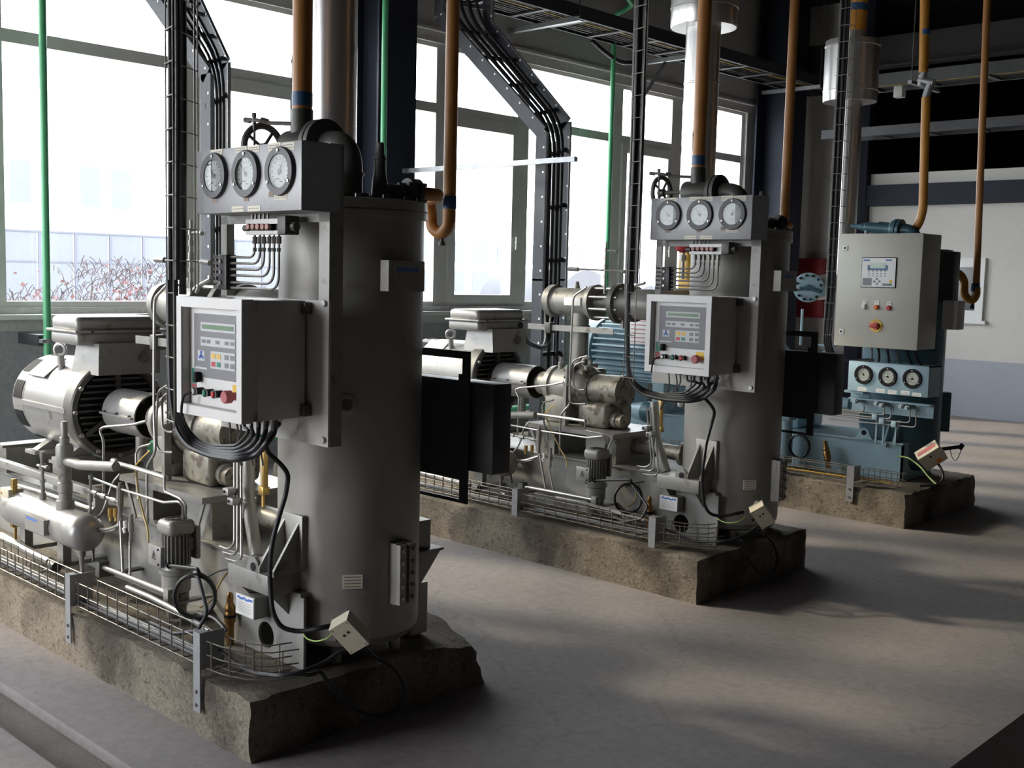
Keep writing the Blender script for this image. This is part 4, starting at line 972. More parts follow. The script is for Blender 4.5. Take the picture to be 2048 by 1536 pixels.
    # thick pale pipe behind the tank
    cable2([l(38, 972, 0.30), l(100, 990, 0.30), l(190, 1020, 0.30)], 0.013, 'pale steel pipe running level behind the small tank of the {w}', grp='pipes behind the tanks', mm='steel')
    cable2([l(2, 1072, 0.16), l(60, 1104, 0.16), l(100, 1123, 0.16)], 0.021, 'fat pale pipe lying low beside the wire tray of the {w}', grp='low pale pipes', mm='steel')
    g = G(); a = l(104, 1128, 0.15); g.cyl(a, a + V3((0.05, 0, -0.005)), 0.026, n=14); g.tube([a + V3((0.04, -0.02, -0.01)), l(60, 1150, 0.10)], 0.007, 8); one('hose_clamp', g, 'iron', 'black lever clamp ending the fat low pipe of the {w}', 'clamp', 'lever clamps')
    # ---- header at the bottom front
    t = thing('drain_header', 'steel drain header pipe with clamp blocks beside the {w}', 'pipe', (-1.2, 0.21, 0.24), 'drain headers')
    a, b = l(202, 1132, 0.21), l(348, 1191, 0.21)
    g = G(); g.tube([a, b], 0.0125, 14); part(t, 'pipe', g, 'steel')
    for q in (0.02, 0.96):
        p = a.lerp(b, q); g = G(); g.rbox((p.x - 0.02, 0.185, p.z - 0.045), (p.x + 0.02, 0.235, p.z + 0.025), 0.004); g.box((p.x - 0.02, 0.235, p.z - 0.045), (p.x + 0.02, 0.41, p.z - 0.035)); part(t, 'clamp_block', g, 'iron' if q < .5 else 'grey')
    cable2([l(255, 1175, 0.16), l(300, 1194, 0.16), l(355, 1222, 0.16), l(420, 1262, 0.14)], 0.0115, 'lower steel pipe running below the drain header of the {w}', grp='lower steel pipes', mm='steel')
    # ---- instrument tubes
    def tb(pts, r, what, mm='tube', fil=0.03, grp=None): return cable2(P(*pts), r, what, 'instrument_tube', 'tube', grp, mm, fil, 8)
    tb(((334, 570, .32), (309, 597, .32), (308, 700, .32), (308, 820, .32), (311, 905, .32), (294, 932, .32), (294, 985, .32), (295, 1047, .32)), 0.0065, 'tall bright steel tube with angled top on the {w}', 'steel', grp='tall bright tubes')
    tb(((345, 768, .34), (332, 772, .34), (317, 782, .34), (313, 830, .34), (313, 890, .34), (320, 903, .34), (345, 905, .34)), 0.0055, 'steel tube bent like an outer hook on the {w}', grp='hooked tubes')
    tb(((345, 784, .36), (334, 787, .36), (324, 797, .36), (325, 855, .36), (335, 864, .36), (346, 864, .36)), 0.0055, 'steel tube bent like an inner hook on the {w}', grp='hooked tubes')
    tb(((292, 842, .30), (267, 849, .30), (207, 854, .28), (199, 860, .28), (207, 880, .28), (207, 942, .28), (207, 985, .28)), 0.0062, 'steel tube running level then dropping to the valves of the {w}', 'steel', 0.025, grp='level drop tubes')
    tb(((302, 888, .42), (280, 894, .40), (272, 906, .38), (273, 960, .36), (277, 1000, .34)), 0.0058, 'short arched steel tube below the coupling guard of the {w}', fil=0.03, grp='arched tubes')
    tb(((187, 957, .26), (245, 979, .25), (327, 1005, .24), (357, 1003, .24), (366, 1011, .25), (366, 1038, .26)), 0.0058, 'long sloping steel tube reaching the oil pump top of the {w}', 'steel', 0.02, grp='sloping tubes')
    tb(((329, 950, .27), (329, 983, .27), (360, 997, .25), (372, 1010, .25), (371, 1038, .27)), 0.0055, 'short kinked steel tube dropping onto the oil pump of the {w}', fil=0.015, grp='kinked tubes')
    tb(((232, 926, .30), (270, 936, .30), (333, 956, .28)), 0.0105, 'bright straight pipe below the screw block of the {w}', 'steel', grp='bright straight pipes')
    g = G(); a = l(231, 925, .30); g.cyl(a + V3((-0.02, 0, 0.003)), a + V3((0.012, 0, -0.002)), 0.017, n=12); one('pipe_fitting', g, 'silver', 'pale round cap ending the bright straight pipe of the {w}', 'fitting', 'pale pipe fittings')
    tb(((270, 932, .34), (277, 990, .30), (290, 1040, .28), (296, 1058, .27), (297, 1085, .26)), 0.0045, 'thin yellow brown hose hanging among the tubes of the {w}', 'ylwhose', 0.05, grp='yellow brown hoses')
    tb(((300, 901, .40), (285, 915, .38), (268, 935, .36)), 0.003, 'short yellow wire slanting below the coupling guard of the {w}', 'yellow', grp='yellow wires')
    tb(((240, 948, .33), (225, 965, .31), (214, 1000, .28), (205, 1025, .27), (191, 1040, .26), (190, 1055, .26), (205, 1064, .25), (230, 1060, .25), (237, 1045, .26)), 0.0055, 'grey capillary hose looping round the valve group of the {w}', 'tube', 0.05, grp='capillary hoses')
    tb(((176, 1049, .24), (190, 1057, .24), (215, 1060, .25), (240, 1050, .25)), 0.0075, 'bright curved pipe below the valve group of the {w}', 'steel', 0.05, grp='curved pipes')
    # three thin tubes right of the pump with clamps
    for i, pts in enumerate((((469, 922, .36), (469, 1088, .30), (457, 1099, .30), (440, 1092, .30)), ((475.5, 922, .36), (475, 1100, .30), (468, 1110, .30), (447, 1104, .30)), ((482, 922, .36), (483, 1114, .30), (477, 1124, .30), (452, 1117, .30)))):
        tb(pts, 0.0055, ('left one', 'middle one', 'right one')[i] + ' of three parallel steel tubes right of the oil pump of the {w}', fil=0.03, grp='parallel tube triples')
    g = G()
    t = thing('tube_clamp', 'pale clamp blocks holding the three parallel tubes of the {w}', 'clamp', l(468, 995, .33), 'tube clamps')
    for (u, v) in ((463, 982), (472, 1001)):
        q = l(u, v, .325); g = G(); g.rbox((q.x - 0.02, q.y - 0.03, q.z - 0.014), (q.x + 0.022, q.y + 0.02, q.z + 0.014), 0.004); b_ = part(t, 'clamp_half', g, 'silver')
        g = G(); g.cyl((q.x - 0.004, q.y - 0.034, q.z), (q.x - 0.004, q.y - 0.028, q.z), 0.006, n=8); part(b_, 'screw', g, 'ink')
    cable2(P((497, 905, .42), (497, 1000, .40), (503, 1050, .38), (513, 1112, .36)), 0.026, 'fat grey conduit bending down beside the vessel of the {w}', 'conduit', 'conduit', 'fat grey conduits', 'vessel', 0.12, 18)
    g = G(); q = l(497, 1010, .40); g.cyl((q.x, q.y, q.z - 0.03), (q.x, q.y, q.z + 0.03), 0.031, n=18); one('conduit_collar', g, 'silver', 'round collar halfway up the fat conduit of the {w}', 'collar', 'conduit collars'); g = G(); q2 = l(487, 1015, .37); g.rbox((q2.x - 0.012, q2.y - 0.01, q2.z - 0.04), (q2.x + 0.012, q2.y + 0.01, q2.z + 0.02), 0.004); one('conduit_clamp', g, 'silver', 'small pale clamp block beside the fat conduit of the {w}', 'clamp', 'conduit clamps')
    # brass level gauge by the vessel
    t = thing('brass_gauge_glass', 'tall brass gauge glass standing between conduit and vessel of the {w}', 'gauge', l(526, 1005, .50), 'brass gauge glasses')
    a, b = l(527, 905, .50), l(526, 975, .50)
    g = G(); g.rbox((a.x - 0.014, 0.49, b.z), (a.x + 0.014, 0.515, a.z + 0.06), 0.003); part(t, 'guard', g, 'brass')
    g = G(); g.box((a.x - 0.003, 0.4885, b.z + 0.01), (a.x + 0.003, 0.491, a.z + 0.05)); part(t, 'glass_tube', g, 'label')
    g = G(); g.rbox((a.x - 0.018, 0.485, b.z - 0.03), (a.x + 0.018, 0.52, b.z + 0.004), 0.003); g.cyl((a.x, 0.50, b.z - 0.08), (a.x, 0.50, b.z - 0.03), 0.008, n=8); part(t, 'lower_fitting', g, 'brass')
    # bronze valve at the end plate
    q = l(460, 1240, 0.27)
    t = thing('bronze_valve', 'bronze relief valve standing against the end plate of the {w}', 'valve', (q.x, 0.27, 0.225), 'bronze relief valves')
    zz = lambda v: l(460, v, 0.27).z
    g = G(); g.lathe((q.x, 0.27, 0), (0, 0, 1), [(0.226, 0.016), (zz(1245), 0.017), (zz(1243), 0.022), (zz(1228), 0.023), (zz(1222), 0.019), (zz(1218), 0.022), (zz(1212), 0.020), (zz(1206), 0.014), (zz(1203), 0.013), (zz(1198), 0.014), (zz(1188), 0.012), (zz(1185), 0.008)], 18); part(t, 'body', g, 'bronze')
    g = G(); g.lathe_open((q.x, 0.27, zz(1234)), (0, 0, 1), [(0, 0.0235), (0.006, 0.0245), (0.012, 0.0235)], 18); part(t, 'band', g, 'ink')
    # ---- valve group
    t = thing('valve_group', 'cluster of needle valves and brass switches on the {w}', 'valves', (-1.45, 0.25, 0.40), 'needle valve groups')
    Y = 0.25

    def stack(u, segs, nm, y=Y, mm='tube'):
        g = G()
        for (v0, v1, r) in segs: g.cyl(l(u, v0, y), l(u, v1, y), r, n=10)
        return part(t, nm, g, mm)
    stack(181, ((950, 957, .010), (957, 985, .0065), (985, 1003, .012), (1003, 1020, .007), (1020, 1030, .011), (1030, 1050, .006)), 'left_valve'); g = G(); g.tube(P((185, 1045, Y), (187, 1122, .22)), 0.006, 8); part(t, 'left_drop_tube', g, 'darkm')
    stack(240, ((965, 972, .008), (972, 1012, .0155), (1012, 1030, .010), (1030, 1044, .012)), 'middle_valve'); g = G(); g.tube(P((241, 1040, Y), (246, 1144, .21)), 0.0072, 8); part(t, 'middle_drop_tube', g, 'tube')
    stack(262, ((1028, 1045, .010), (1045, 1063, .013), (1063, 1073, .008), (1073, 1083, .010)), 'right_valve'); g = G(); g.tube(P((260, 1080, Y), (260, 1150, .21)), 0.006, 8); part(t, 'right_drop_tube', g, 'tube')
    g = G()
    for (q0, q1, r) in ((0, .18, .008), (.18, .30, .012), (.30, .45, .007), (.45, .58, .013), (.58, .75, .007), (.75, .9, .012), (.9, 1, .008)):
        a, b = l(176, 980, Y), l(240, 1005, Y); g.cyl(a.lerp(b, q0), a.lerp(b, q1), r, n=10)
    part(t, 'cross_fittings', g, 'steel')
    for u in (221, 232):
        g = G(); g.cyl(l(u, 1016, Y + .02), l(u, 1034, Y + .02), 0.012, n=10); g.cyl(l(u, 1034, Y + .02), l(u, 1042, Y + .02), 0.007, n=8); part(t, 'brass_switch', g, 'brass')
    g = G(); g.cyl(l(250, 1042, Y), l(251, 1056, Y), 0.009, n=8); g.cyl(l(247, 1056, Y), l(250, 1066, Y), 0.007, n=8); part(t, 'white_plug', g, 'labelwhite')
    # ---- oil pump
    PX, PY = -0.94, 0.262
    t = thing('oil_pump', 'small upright finned motor pump at the foot of the {w}', 'pump', (PX, PY, 0.24), 'small upright pump motors')
    g = G(); g.rbox((PX - 0.062, PY - 0.062, 0.598), (PX + 0.062, PY + 0.062, 0.664), 0.026, 5); cw = part(t, 'fan_cowl', g, 'grey')
    g = G()
    for rr in (0.012, 0.022, 0.032, 0.042): g.lathe_open((PX, PY, 0.6645), (0, 0, 1), [(0, rr - 0.0028), (0.0006, rr - 0.0028), (0.0006, rr + 0.0028), (0, rr + 0.0028)], 24)
    part(cw, 'air_grille', g, 'ink')
    g = G(); g.cyl((PX, PY, 0.47), (PX, PY, 0.61), 0.047, n=28); bd = part(t, 'motor_body', g, 'grey')
    for q in range(22):
        a = 2 * math.pi * q / 22; n = V3((math.cos(a), math.sin(a), 0)); g = G(); g.obox(V3((PX, PY, 0.537)) + n * 0.052, (n, n.cross(V3((0, 0, 1))), (0, 0, 1)), (0.008, 0.0022, 0.064)); part(bd, 'fin', g, 'grey')
    a, b = l(298, 1086, PY - 0.07), l(322, 1136, PY - 0.07)
    g = G(); g.rbox((a.x, PY - 0.075, b.z), (b.x + 0.005, PY + 0.0, a.z), 0.004); tbx = part(t, 'terminal_box', g, 'silver')
    g = G(); cx_, cz_ = (a.x + b.x) / 2, (a.z + b.z) / 2; yy = PY - 0.0756
    for p0, p1 in (((-.5, -.5), (0, .75)), ((0, .75), (.5, -.5)), ((.5, -.5), (-.5, -.5)), ((.05, .4), (-.1, .05)), ((-.1, .05), (.1, .05)), ((.1, .05), (-.05, -.35))):
        q0, q1 = V3((cx_ + p0[0] * .028, yy, cz_ + p0[1] * .028)), V3((cx_ + p1[0] * .028, yy, cz_ + p1[1] * .028)); g.cyl(q0, q1, 0.0011, n=6)
    part(tbx, 'hazard_mark', g, 'ink')
    for zz in (a.z - 0.012, b.z + 0.012):
        g = G(); g.cyl((b.x - 0.012, PY - 0.0745, zz), (b.x - 0.012, PY - 0.079, zz), 0.005, n=8); part(tbx, 'screw', g, 'ink')
    g = G(); g.cyl((b.x, PY - 0.045, b.z + 0.018), (b.x + 0.035, PY - 0.05, b.z + 0.012), 0.013, n=10); part(tbx, 'cable_gland', g, 'ink')
    g = G(); g.rbox((PX - 0.01, PY + 0.064, 0.49), (PX + 0.05, PY + 0.085, 0.63), 0.003); g.box((PX + 0.0, PY + 0.03, 0.53), (PX + 0.03, PY + 0.066, 0.58)); part(t, 'side_plate', g, 'grey')
    g = G(); g.lathe((PX, PY, 0), (0, 0, 1), [(0.355, 0.045), (0.36, 0.058), (0.43, 0.060), (0.435, 0.068), (0.452, 0.070), (0.455, 0.060), (0.475, 0.055)], 28); part(t, 'flange', g, 'grey')
    g = G(); g.lathe((PX, PY, 0), (0, 0, 1), [(0.245, 0.03), (0.25, 0.04), (0.29, 0.042), (0.31, 0.05), (0.355, 0.052)], 24); part(t, 'pump_body', g, 'dirty')
    g = G(); g.cyl((PX + 0.04, PY - 0.02, 0.30), (PX + 0.10, PY - 0.03, 0.295), 0.016, n=6); g.cyl((PX + 0.09, PY - .03, 0.296), (PX + 0.27, PY - 0.03, 0.262), 0.010, n=10); part(t, 'outlet_pipe', g, 'steel')
    g = G(); g.box((PX - 0.06, PY + 0.03, 0.24), (PX + 0.06, 0.41, 0.262)); part(t, 'foot', g, 'grey')
    # its cable coil
    pts = []
    c0 = l(387, 1191, 0.15)
    g0 = l(338, 1126, 0.20)
    pts = [V3((b.x + 0.03, PY - 0.05, b.z + 0.013)), l(362, 1134, 0.19), l(395, 1138, 0.16)]
    for i in range(25):
        a_ = math.radians(75 - i * 30); r = 0.083 + 0.006 * math.sin(i * .5)
        pts.append(c0 + V3((0.72, 0.69, 0)) * math.cos(a_) * r * 0.97 + V3((0, 0, 1)) * math.sin(a_) * r * 1.05 + V3((0.69, -0.72, 0)) * (0.0007 * i - 0.01))
    pts += [l(415, 1225, 0.10), l(395, 1262, 0.07), l(350, 1268, 0.06), l(300, 1245, 0.06)]
    cable2(pts, 0.0075, 'black cable coiled into a round loop on the {w}', 'coiled_cable', 'cable', 'coiled cables', 'black', 0.02, 10)
    for (pts, what, mm) in ((P((418, 1152, .30), (440, 1140, .32), (465, 1138, .34)), 'upper thin black lead behind the coil of the {w}', 'black'), (P((400, 1215, .20), (425, 1200, .24), (440, 1165, .30), (455, 1145, .34)), 'lower thin orange brown lead behind the coil of the {w}', 'ylwhose'), (P((395, 1225, .18), (430, 1235, .20), (448, 1255, .20), (452, 1262, .20)), 'grey hose from the pump outlet to the bronze valve of the {w}', 'wiredark')):
        cable2(pts, 0.004 if mm != 'wiredark' else 0.008, what, 'lead', 'cable', 'leads behind the coils', mm, 0.05, 8)
    # ---- wire basket tray and its brackets
    for i, xx in enumerate((-1.37, -0.335)):
        t = thing('tray_bracket', ('left' if i == 0 else 'right') + ' grey angle bracket screwed to the plinth side under the {w}', 'bracket', (xx, 0, 0.09), 'angle brackets on the plinths')
        g = G(); g.box((xx, -0.016, 0.095), (xx + 0.045, -0.011, 0.392)); g.box((xx + 0.040, -0.011, 0.255), (xx + 0.045, 0.085, 0.392)); g.box((xx, -0.016, 0.388), (xx + 0.045, 0.02, 0.392)); part(t, 'angle', g, 'galv')
        for zz in (0.12, 0.17):
            g = G(); g.cyl((xx + 0.022, -0.016, zz), (xx + 0.022, -0.020, zz), 0.007, n=8); part(t, 'bolt', g, 'iron')

    def basket(segs, what, nm='wire_tray'):
        """segs: centre line points (x, y) ; cross-section 0.08 wide 0.10 high"""
        g = G(); z0 = 0.262; r = 0.0026
        n = len(segs)
        def off(i, d):
            a, b = V3((*segs[max(i - 1, 0)], 0)), V3((*segs[min(i + 1, n - 1)], 0)); t_ = (b - a).normalized(); nn = V3((t_.y, -t_.x, 0))
            return V3((*segs[i], 0)) + nn * d
        for (d, z) in ((0.04, 0), (0.04, 0.05), (0.04, 0.10), (0, 0), (-0.04, 0), (-0.04, 0.05), (-0.04, 0.10)):
            g.tube([off(i, d) + V3((0, 0, z0 + z)) for i in range(n)], r, 6)
        # cross wires
        L_ = [0]
        for i in range(1, n): L_.append(L_[-1] + (V3((*segs[i], 0)) - V3((*segs[i - 1], 0))).length)
        k = 0.03
        while k < L_[-1]:
            i = max(j for j in range(n) if L_[j] <= k); i = min(i, n - 2); f = (k - L_[i]) / max(L_[i + 1] - L_[i], 1e-6)
            pts = []
            for (d, z) in ((0.043, 0.104), (0.043, 0), (-0.043, 0), (-0.043, 0.104)):
                p = off(i, d).lerp(off(i + 1, d), f); pts.append(p + V3((0, 0, z0 + z)))
            g.tube(pts, r, 6, 0.012); k += 0.085
        return one(nm, g, 'wire', what, 'cable tray', 'wire basket trays on the plinths')
    basket([(-3.4, 0.045), (-1.375, 0.045)], 'long wire basket tray beside the tank of the {w}')
    basket([(-1.315, 0.045), (-0.345, 0.045)], 'wire basket tray between the two brackets of the {w}')
    basket([(-0.28, 0.045), (-0.20, 0.05), (-0.11, 0.08), (-0.05, 0.13), (-0.025, 0.21)], 'curved wire basket end at the plinth corner of the {w}')
    for i, (yy, zz, r) in enumerate(((0.025, 0.276, .007), (0.05, 0.274, .008), (0.07, 0.277, .006))):
        cable2([V3((-3.4, yy, zz)), V3((-2.2, yy + .01, zz)), V3((-1.2, yy - .005, zz)), V3((-0.4, yy + 0.003, zz))], r, ('outer', 'middle', 'inner')[i] + ' cable lying in the wire tray of the {w}', 'tray_cable', 'cable', 'cables lying in the trays', ('black', 'wiredark', 'grey')[i], 0.1, 8)
    # ---- vertical wire ladder with cables (left of the cabinet)
    LX, LY = -0.52, 0.02
    t = thing('wire_ladder', 'vertical wire mesh cable ladder beside the cabinet of the {w}', 'cable ladder', (LX, LY + .05, 1.2), 'vertical wire ladders')
    g = G()
    a = l(333, 480, LY); b = l(396, 480, LY + 0.16)
    x0, y0 = a.x, LY; x1, y1 = l(347, 480, LY - 0.02).x, LY - 0.02
    x2, y2 = b.x, LY + 0.16
    zb_, zt_ = 1.17, 5.2
    zend = l(336, 850, LY).z
    for (x, y, ze) in ((x0, y0, zend), (x1, y1, zend), (x2, y2, 1.62), ((x0 + x2) / 2 + .02, (y0 + y2) / 2 + .04, 1.62)): g.tube([(x, y, ze), (x, y, zt_)], 0.0028, 6)
    zz = zend + 0.02
    while zz < zt_:
        if zz > 1.62: g.tube([(x1, y1, zz), (x0 - 0.008, y0, zz), (x0 + 0.02, y0 + 0.05, zz), (x2, y2, zz)], 0.0026, 6)
        else: g.tube([(x1, y1, zz), (x0 - 0.008, y0, zz), (x0 + 0.02, y0 + 0.03, zz)], 0.0026, 6)
        zz += 0.118
    part(t, 'mesh', g, 'wire')
    for i, (du, r, yy) in enumerate(((0, .0115, .03), (4.5, .010, .05), (9, .010, .045), (13.5, .011, .03), (24, .014, .10), (6, .012, .07))):
        q = l(341 + du, 480, yy)
        zlow = l(341 + du, 560 if i < 5 else 600, yy).z
        if i == 4: zlow = 1.60
        cable2([V3((q.x, yy, zlow)), V3((q.x + .003, yy + .004, 2.4)), V3((q.x - .002, yy, 3.6)), V3((q.x, yy, 5.2))], r, ('leftmost', 'second', 'third', 'fourth', 'separate right hand', 'rearmost')[i] + ' black cable running up the wire ladder of the {w}', 'ladder_cable', 'cable', 'cables on the wire ladders', 'black', 0.1, 10)
    # instrument line standing left of the gauge box
    t = thing('sampling_valve', 'upright chain of small fittings beside the gauge box of the {w}', 'valve', l(382, 590, .38), 'upright sampling valves')
    Y = 0.38; g = G()
    for (v0, v1, r) in ((590, 575, .006), (575, 563, .010), (563, 545, .006), (545, 536, .011), (536, 520, .007), (520, 505, .012), (505, 492, .007), (492, 480, .011), (480, 470, .007), (470, 458, .012), (458, 440, .006)): g.cyl(l(382, v0, Y), l(382, v1, Y), r, n=10)
    part(t, 'stem', g, 'tube')
    g = G(); g.cyl(l(382, 465, Y), l(392, 465, Y), 0.006, n=8); g.cyl(l(392, 465, Y), l(404, 467, Y), 0.010, n=8); part(t, 'side_cock', g, 'steel')
    g = G(); g.tube([l(315, 520, Y), l(345, 520, Y), l(410, 524, Y)], 0.006, 8); g.cyl(l(312, 519, Y), l(330, 520, Y), 0.013, n=8); g.cyl(l(405, 523, Y), l(420, 526, Y), 0.012, n=8); part(t, 'level_tube', g, 'tube')
    g = G(); g.tube([l(393, 585, .25), l(400, 570, .25), l(422, 558, .22)], 0.008, 8, 0.05); part(t, 'hose', g, 'tube')


build_drive()
build_piping()
C1 = REC; REC = None
# ---- the middle compressor: copies of every thing, part and sub-part
WHO[0] = 'middle compressor'
for o, lab in C1:
    c = copy_tree(o)
    c.location = o.location + DUP
    c['label'] = lab.replace('{w}', WHO[0])
# ------------------------------------------------------------------ plinths
def plinth(x0, x1, y0, y1, h, label, seed, chip):
    rnd = random.Random(seed)
    nx, ny, nz = int((x1 - x0) / 0.05), int((y1 - y0) / 0.05), 5
    bm = bmesh.new(); idx = {}

    def vert(i, j, k):
        if (i, j, k) in idx: return idx[(i, j, k)]
        x = x0 + (x1 - x0) * i / nx; y = y0 + (y1 - y0) * j / ny; z = h * k / nz
        e = (i in (0, nx)) + (j in (0, ny)) + (k == nz)
        a = 0.004 * e if k else 0.002
        if e >= 2 and k == nz: z -= rnd.uniform(0, 0.012); a = 0.012
        x += rnd.uniform(-a, a); y += rnd.uniform(-a, a)
        if k == nz: z += rnd.uniform(-0.003, 0.003)
        if i == nx: x -= rnd.uniform(0, 0.008)
        if chip:
            d = math.hypot(x - x1, y - y1)
            if d < 0.28 and k >= 1: z -= max(0, (0.28 - d)) * 0.22 * (k / nz); y -= (0.28 - d) * 0.16 * k / nz; x -= (0.28 - d) * 0.10 * k / nz
        idx[(i, j, k)] = bm.verts.new((x, y, z)); return idx[(i, j, k)]
    for i in range(nx):
        for j in range(ny): bm.faces.new([vert(i, j, nz), vert(i + 1, j, nz), vert(i + 1, j + 1, nz), vert(i, j + 1, nz)])
    for k in range(nz):
        for i in range(nx):
            bm.faces.new([vert(i, 0, k), vert(i + 1, 0, k), vert(i + 1, 0, k + 1), vert(i, 0, k + 1)])
            bm.faces.new([vert(i + 1, ny, k), vert(i, ny, k), vert(i, ny, k + 1), vert(i + 1, ny, k + 1)])
        for j in range(ny):
            bm.faces.new([vert(nx, j, k), vert(nx, j + 1, k), vert(nx, j + 1, k + 1), vert(nx, j, k + 1)])
            bm.faces.new([vert(0, j + 1, k), vert(0, j, k), vert(0, j, k + 1), vert(0, j + 1, k + 1)])
    bm.verts.index_update()
    g = G(); g.v = [v.co.copy() for v in bm.verts]; g.f = [[v.index for v in f.verts] for f in bm.faces]; bm.free()
    o = one('concrete_plinth', g, 'plinth', label, 'plinth', 'concrete machine plinths', smooth=50)


OO[0] = V3((0, 0, 0))
plinth(-7.0, -3.185, 2.09, 3.23, 0.225, 'rough concrete plinth with a broken corner under the front compressor', 3, True)
plinth(-7.1, -3.232, 4.85, 5.99, 0.243, 'brown stained concrete plinth under the middle compressor', 5, False)
plinth(-7.1, -3.295, 7.49, 8.75, 0.247, 'concrete plinth under the pale blue compressor', 8, False)

# ------------------------------------------------------------------ the setting
XW = -8.4; YE = 14.68; HC = 5.6
g = G()
g.box((XW, -4.2, -0.3), (6, 1.60, 0)); g.box((XW, 1.782, -0.3), (-1.48, YE, 0)); g.box((-0.7, 1.782, -0.3), (6, YE, 0)); g.box((-9, YE, -0.3), (6, 24, 0)); g.box((-9, -4.4, -0.3), (XW, YE + 10, -0.26)); g.box((-1.48, 1.782, -0.3), (-0.7, 2.4, 0)); g.box((-1.48, 8.6, -0.3), (-0.7, YE, 0))
struct('floor', g, 'floor', smooth=10)
g = G(); g.box((XW, 1.60, -0.3), (6, 1.782, -0.045)); struct('trim_1', g, 'dirt')
g = G(); g.box((-1.5, 2.38, -0.7), (-0.68, 8.62, -0.6)); g.box((-1.50, 2.38, -0.7), (-1.48, 8.62, -0.3)); g.box((-0.7, 2.38, -0.7), (-0.68, 8.62, -0.3)); g.box((-1.5, 2.38, -0.7), (-0.7, 2.4, -0.3)); g.box((-1.5, 8.6, -0.7), (-0.7, 8.62, -0.3)); struct('trim_2', g, 'dirt')
BAYS = [(-3.6, -0.35), (0.35, 6.64), (7.12, 13.35)]
T = 0.26; ZS, ZH = 1.375, 3.98
g = G(); g.box((XW - T, -4.2, 1.20), (XW, YE, ZS)); g.box((XW - T, -4.2, ZH), (XW, YE, HC))
for a, b in ((-4.2, -3.6), (-0.35, 0.35), (6.64, 7.12), (13.35, YE)): g.box((XW - T, a, ZS), (XW, b, ZH))
g.box((XW, -4.2, ZH + 0.10), (XW + 0.05, 14.2, ZH + 0.13))
struct('wall_left', g, 'plaster', smooth=10)
g = G(); g.box((XW - T, -4.2, -0.3), (XW, YE, 1.20)); g.box((XW, -4.2, 0), (XW + 0.012, YE, 1.20)); struct('wall_left_dado', g, 'dado', smooth=10)
g = G(); g.rbox((XW - 0.05, -4.2, 1.285), (XW + 0.07, 14.2, 1.325), 0.008); struct('trim_3', g, 'whiteframe')
# windows
PAN = {1: [(0.45, 1.85, 0), (2.05, 3.20, 1), (3.42, 4.84, 0), (5.04, 6.00, 1), (6.12, 6.56, 0)], 2: [(7.19, 7.68, 0), (7.87, 8.87, 1), (9.05, 10.48, 0), (10.68, 11.68, 1), (11.90, 13.28, 0)], 0: [(-3.5, -2.2, 0), (-2.0, -1.0, 1), (-0.85, -0.45, 0)]}
for n in (1, 2, 0):
    y0, y1 = BAYS[n]; xa, xb = XW - 0.13, XW - 0.04
    t = thing('window_%d' % (1, 2, 3)[(1, 2, 0).index(n)], None, None, (XW - 0.08, (y0 + y1) / 2, ZS)); t['kind'] = 'structure'
    g = G(); g.box((xa + .002, y0, ZS), (xb - .002, y1, ZS + 0.045)); g.box((xa + .002, y0, ZH - 0.04), (xb - .002, y1, ZH)); g.box((xa + .002, y0, 3.305), (xb - .002, y1, 3.40))
    ys = [y0] + [v for p in PAN[n] for v in p[:2]] + [y1]
    for i in range(0, len(ys), 2): g.box((xa, ys[i], ZS), (xb, ys[i + 1], ZH))
    part(t, 'frame', g, 'winframe')
    for a, b, k in PAN[n]:
        if not k: continue
        g = G(); xs0, xs1 = xa + 0.02, xb + 0.025; w = 0.085
        g.box((xs0, a - 0.01, ZS + 0.03), (xs1, b + 0.01, ZS + 0.03 + w)); g.box((xs0, a - 0.01, 3.20), (xs1, b + 0.01, 3.312)); g.box((xs0 + .001, a - 0.011, ZS + .03 + w), (xs1 - .001, a + w, 3.20)); g.box((xs0 + .001, b - w, ZS + .03 + w), (xs1 - .001, b + 0.011, 3.20))
        sa = part(t, 'casement', g, 'winframe')
        g = G(); g.cyl((xs1, b - 0.03, 2.06), (xs1 + 0.03, b - 0.03, 2.06), 0.012, n=8); g.rbox((xs1 + 0.02, b - 0.042, 1.98), (xs1 + 0.036, b - 0.018, 2.12), 0.005); part(sa, 'casement_handle', g, 'whiteframe')
    g = G()
    for a, b, k in PAN[n]:
        g.box((XW - 0.092, a, ZS + 0.04), (XW - 0.088, b, 3.31)); g.box((XW - 0.092, a, 3.39), (XW - 0.088, b, ZH - 0.03))
    part(t, 'panes', g, 'pane')
# far wall: white upper part, grey blue dado, band, dark beam and post
g = G(); g.box((-9, YE, 0.75), (6, YE + 0.25, 3.21)); g.box((-9, YE, 3.2), (-7.40, YE + 0.25, HC))
struct('wall_back', g, 'whitewall', smooth=10)
g = G(); g.box((-9, YE - 0.004, -0.3), (6, YE + 0.25, 0.75)); struct('wall_back_dado', g, 'bluedado', smooth=10)
g = G(); g.box((-7.22, YE - 0.12, 2.77), (6, YE, 3.05)); struct('trim_4', g, 'navy')
g = G(); g.box((-7.42, YE - 0.14, 0), (-7.22, YE, HC)); struct('trim_5', g, 'navy')
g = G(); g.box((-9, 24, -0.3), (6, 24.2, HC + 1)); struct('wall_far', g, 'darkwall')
g = G(); g.box((6, -4.2, -0.3), (6.2, 24, HC)); struct('wall_right', g, 'darkwall')
g = G(); g.box((-8.4, -4.2, -0.3), (-7.7, -4.0, HC)); g.box((-4.7, -4.2, -0.3), (6, -4.0, HC)); g.box((-7.7, -4.2, 3.7), (-4.7, -4.0, HC)); struct('wall_front', g, 'darkwall')
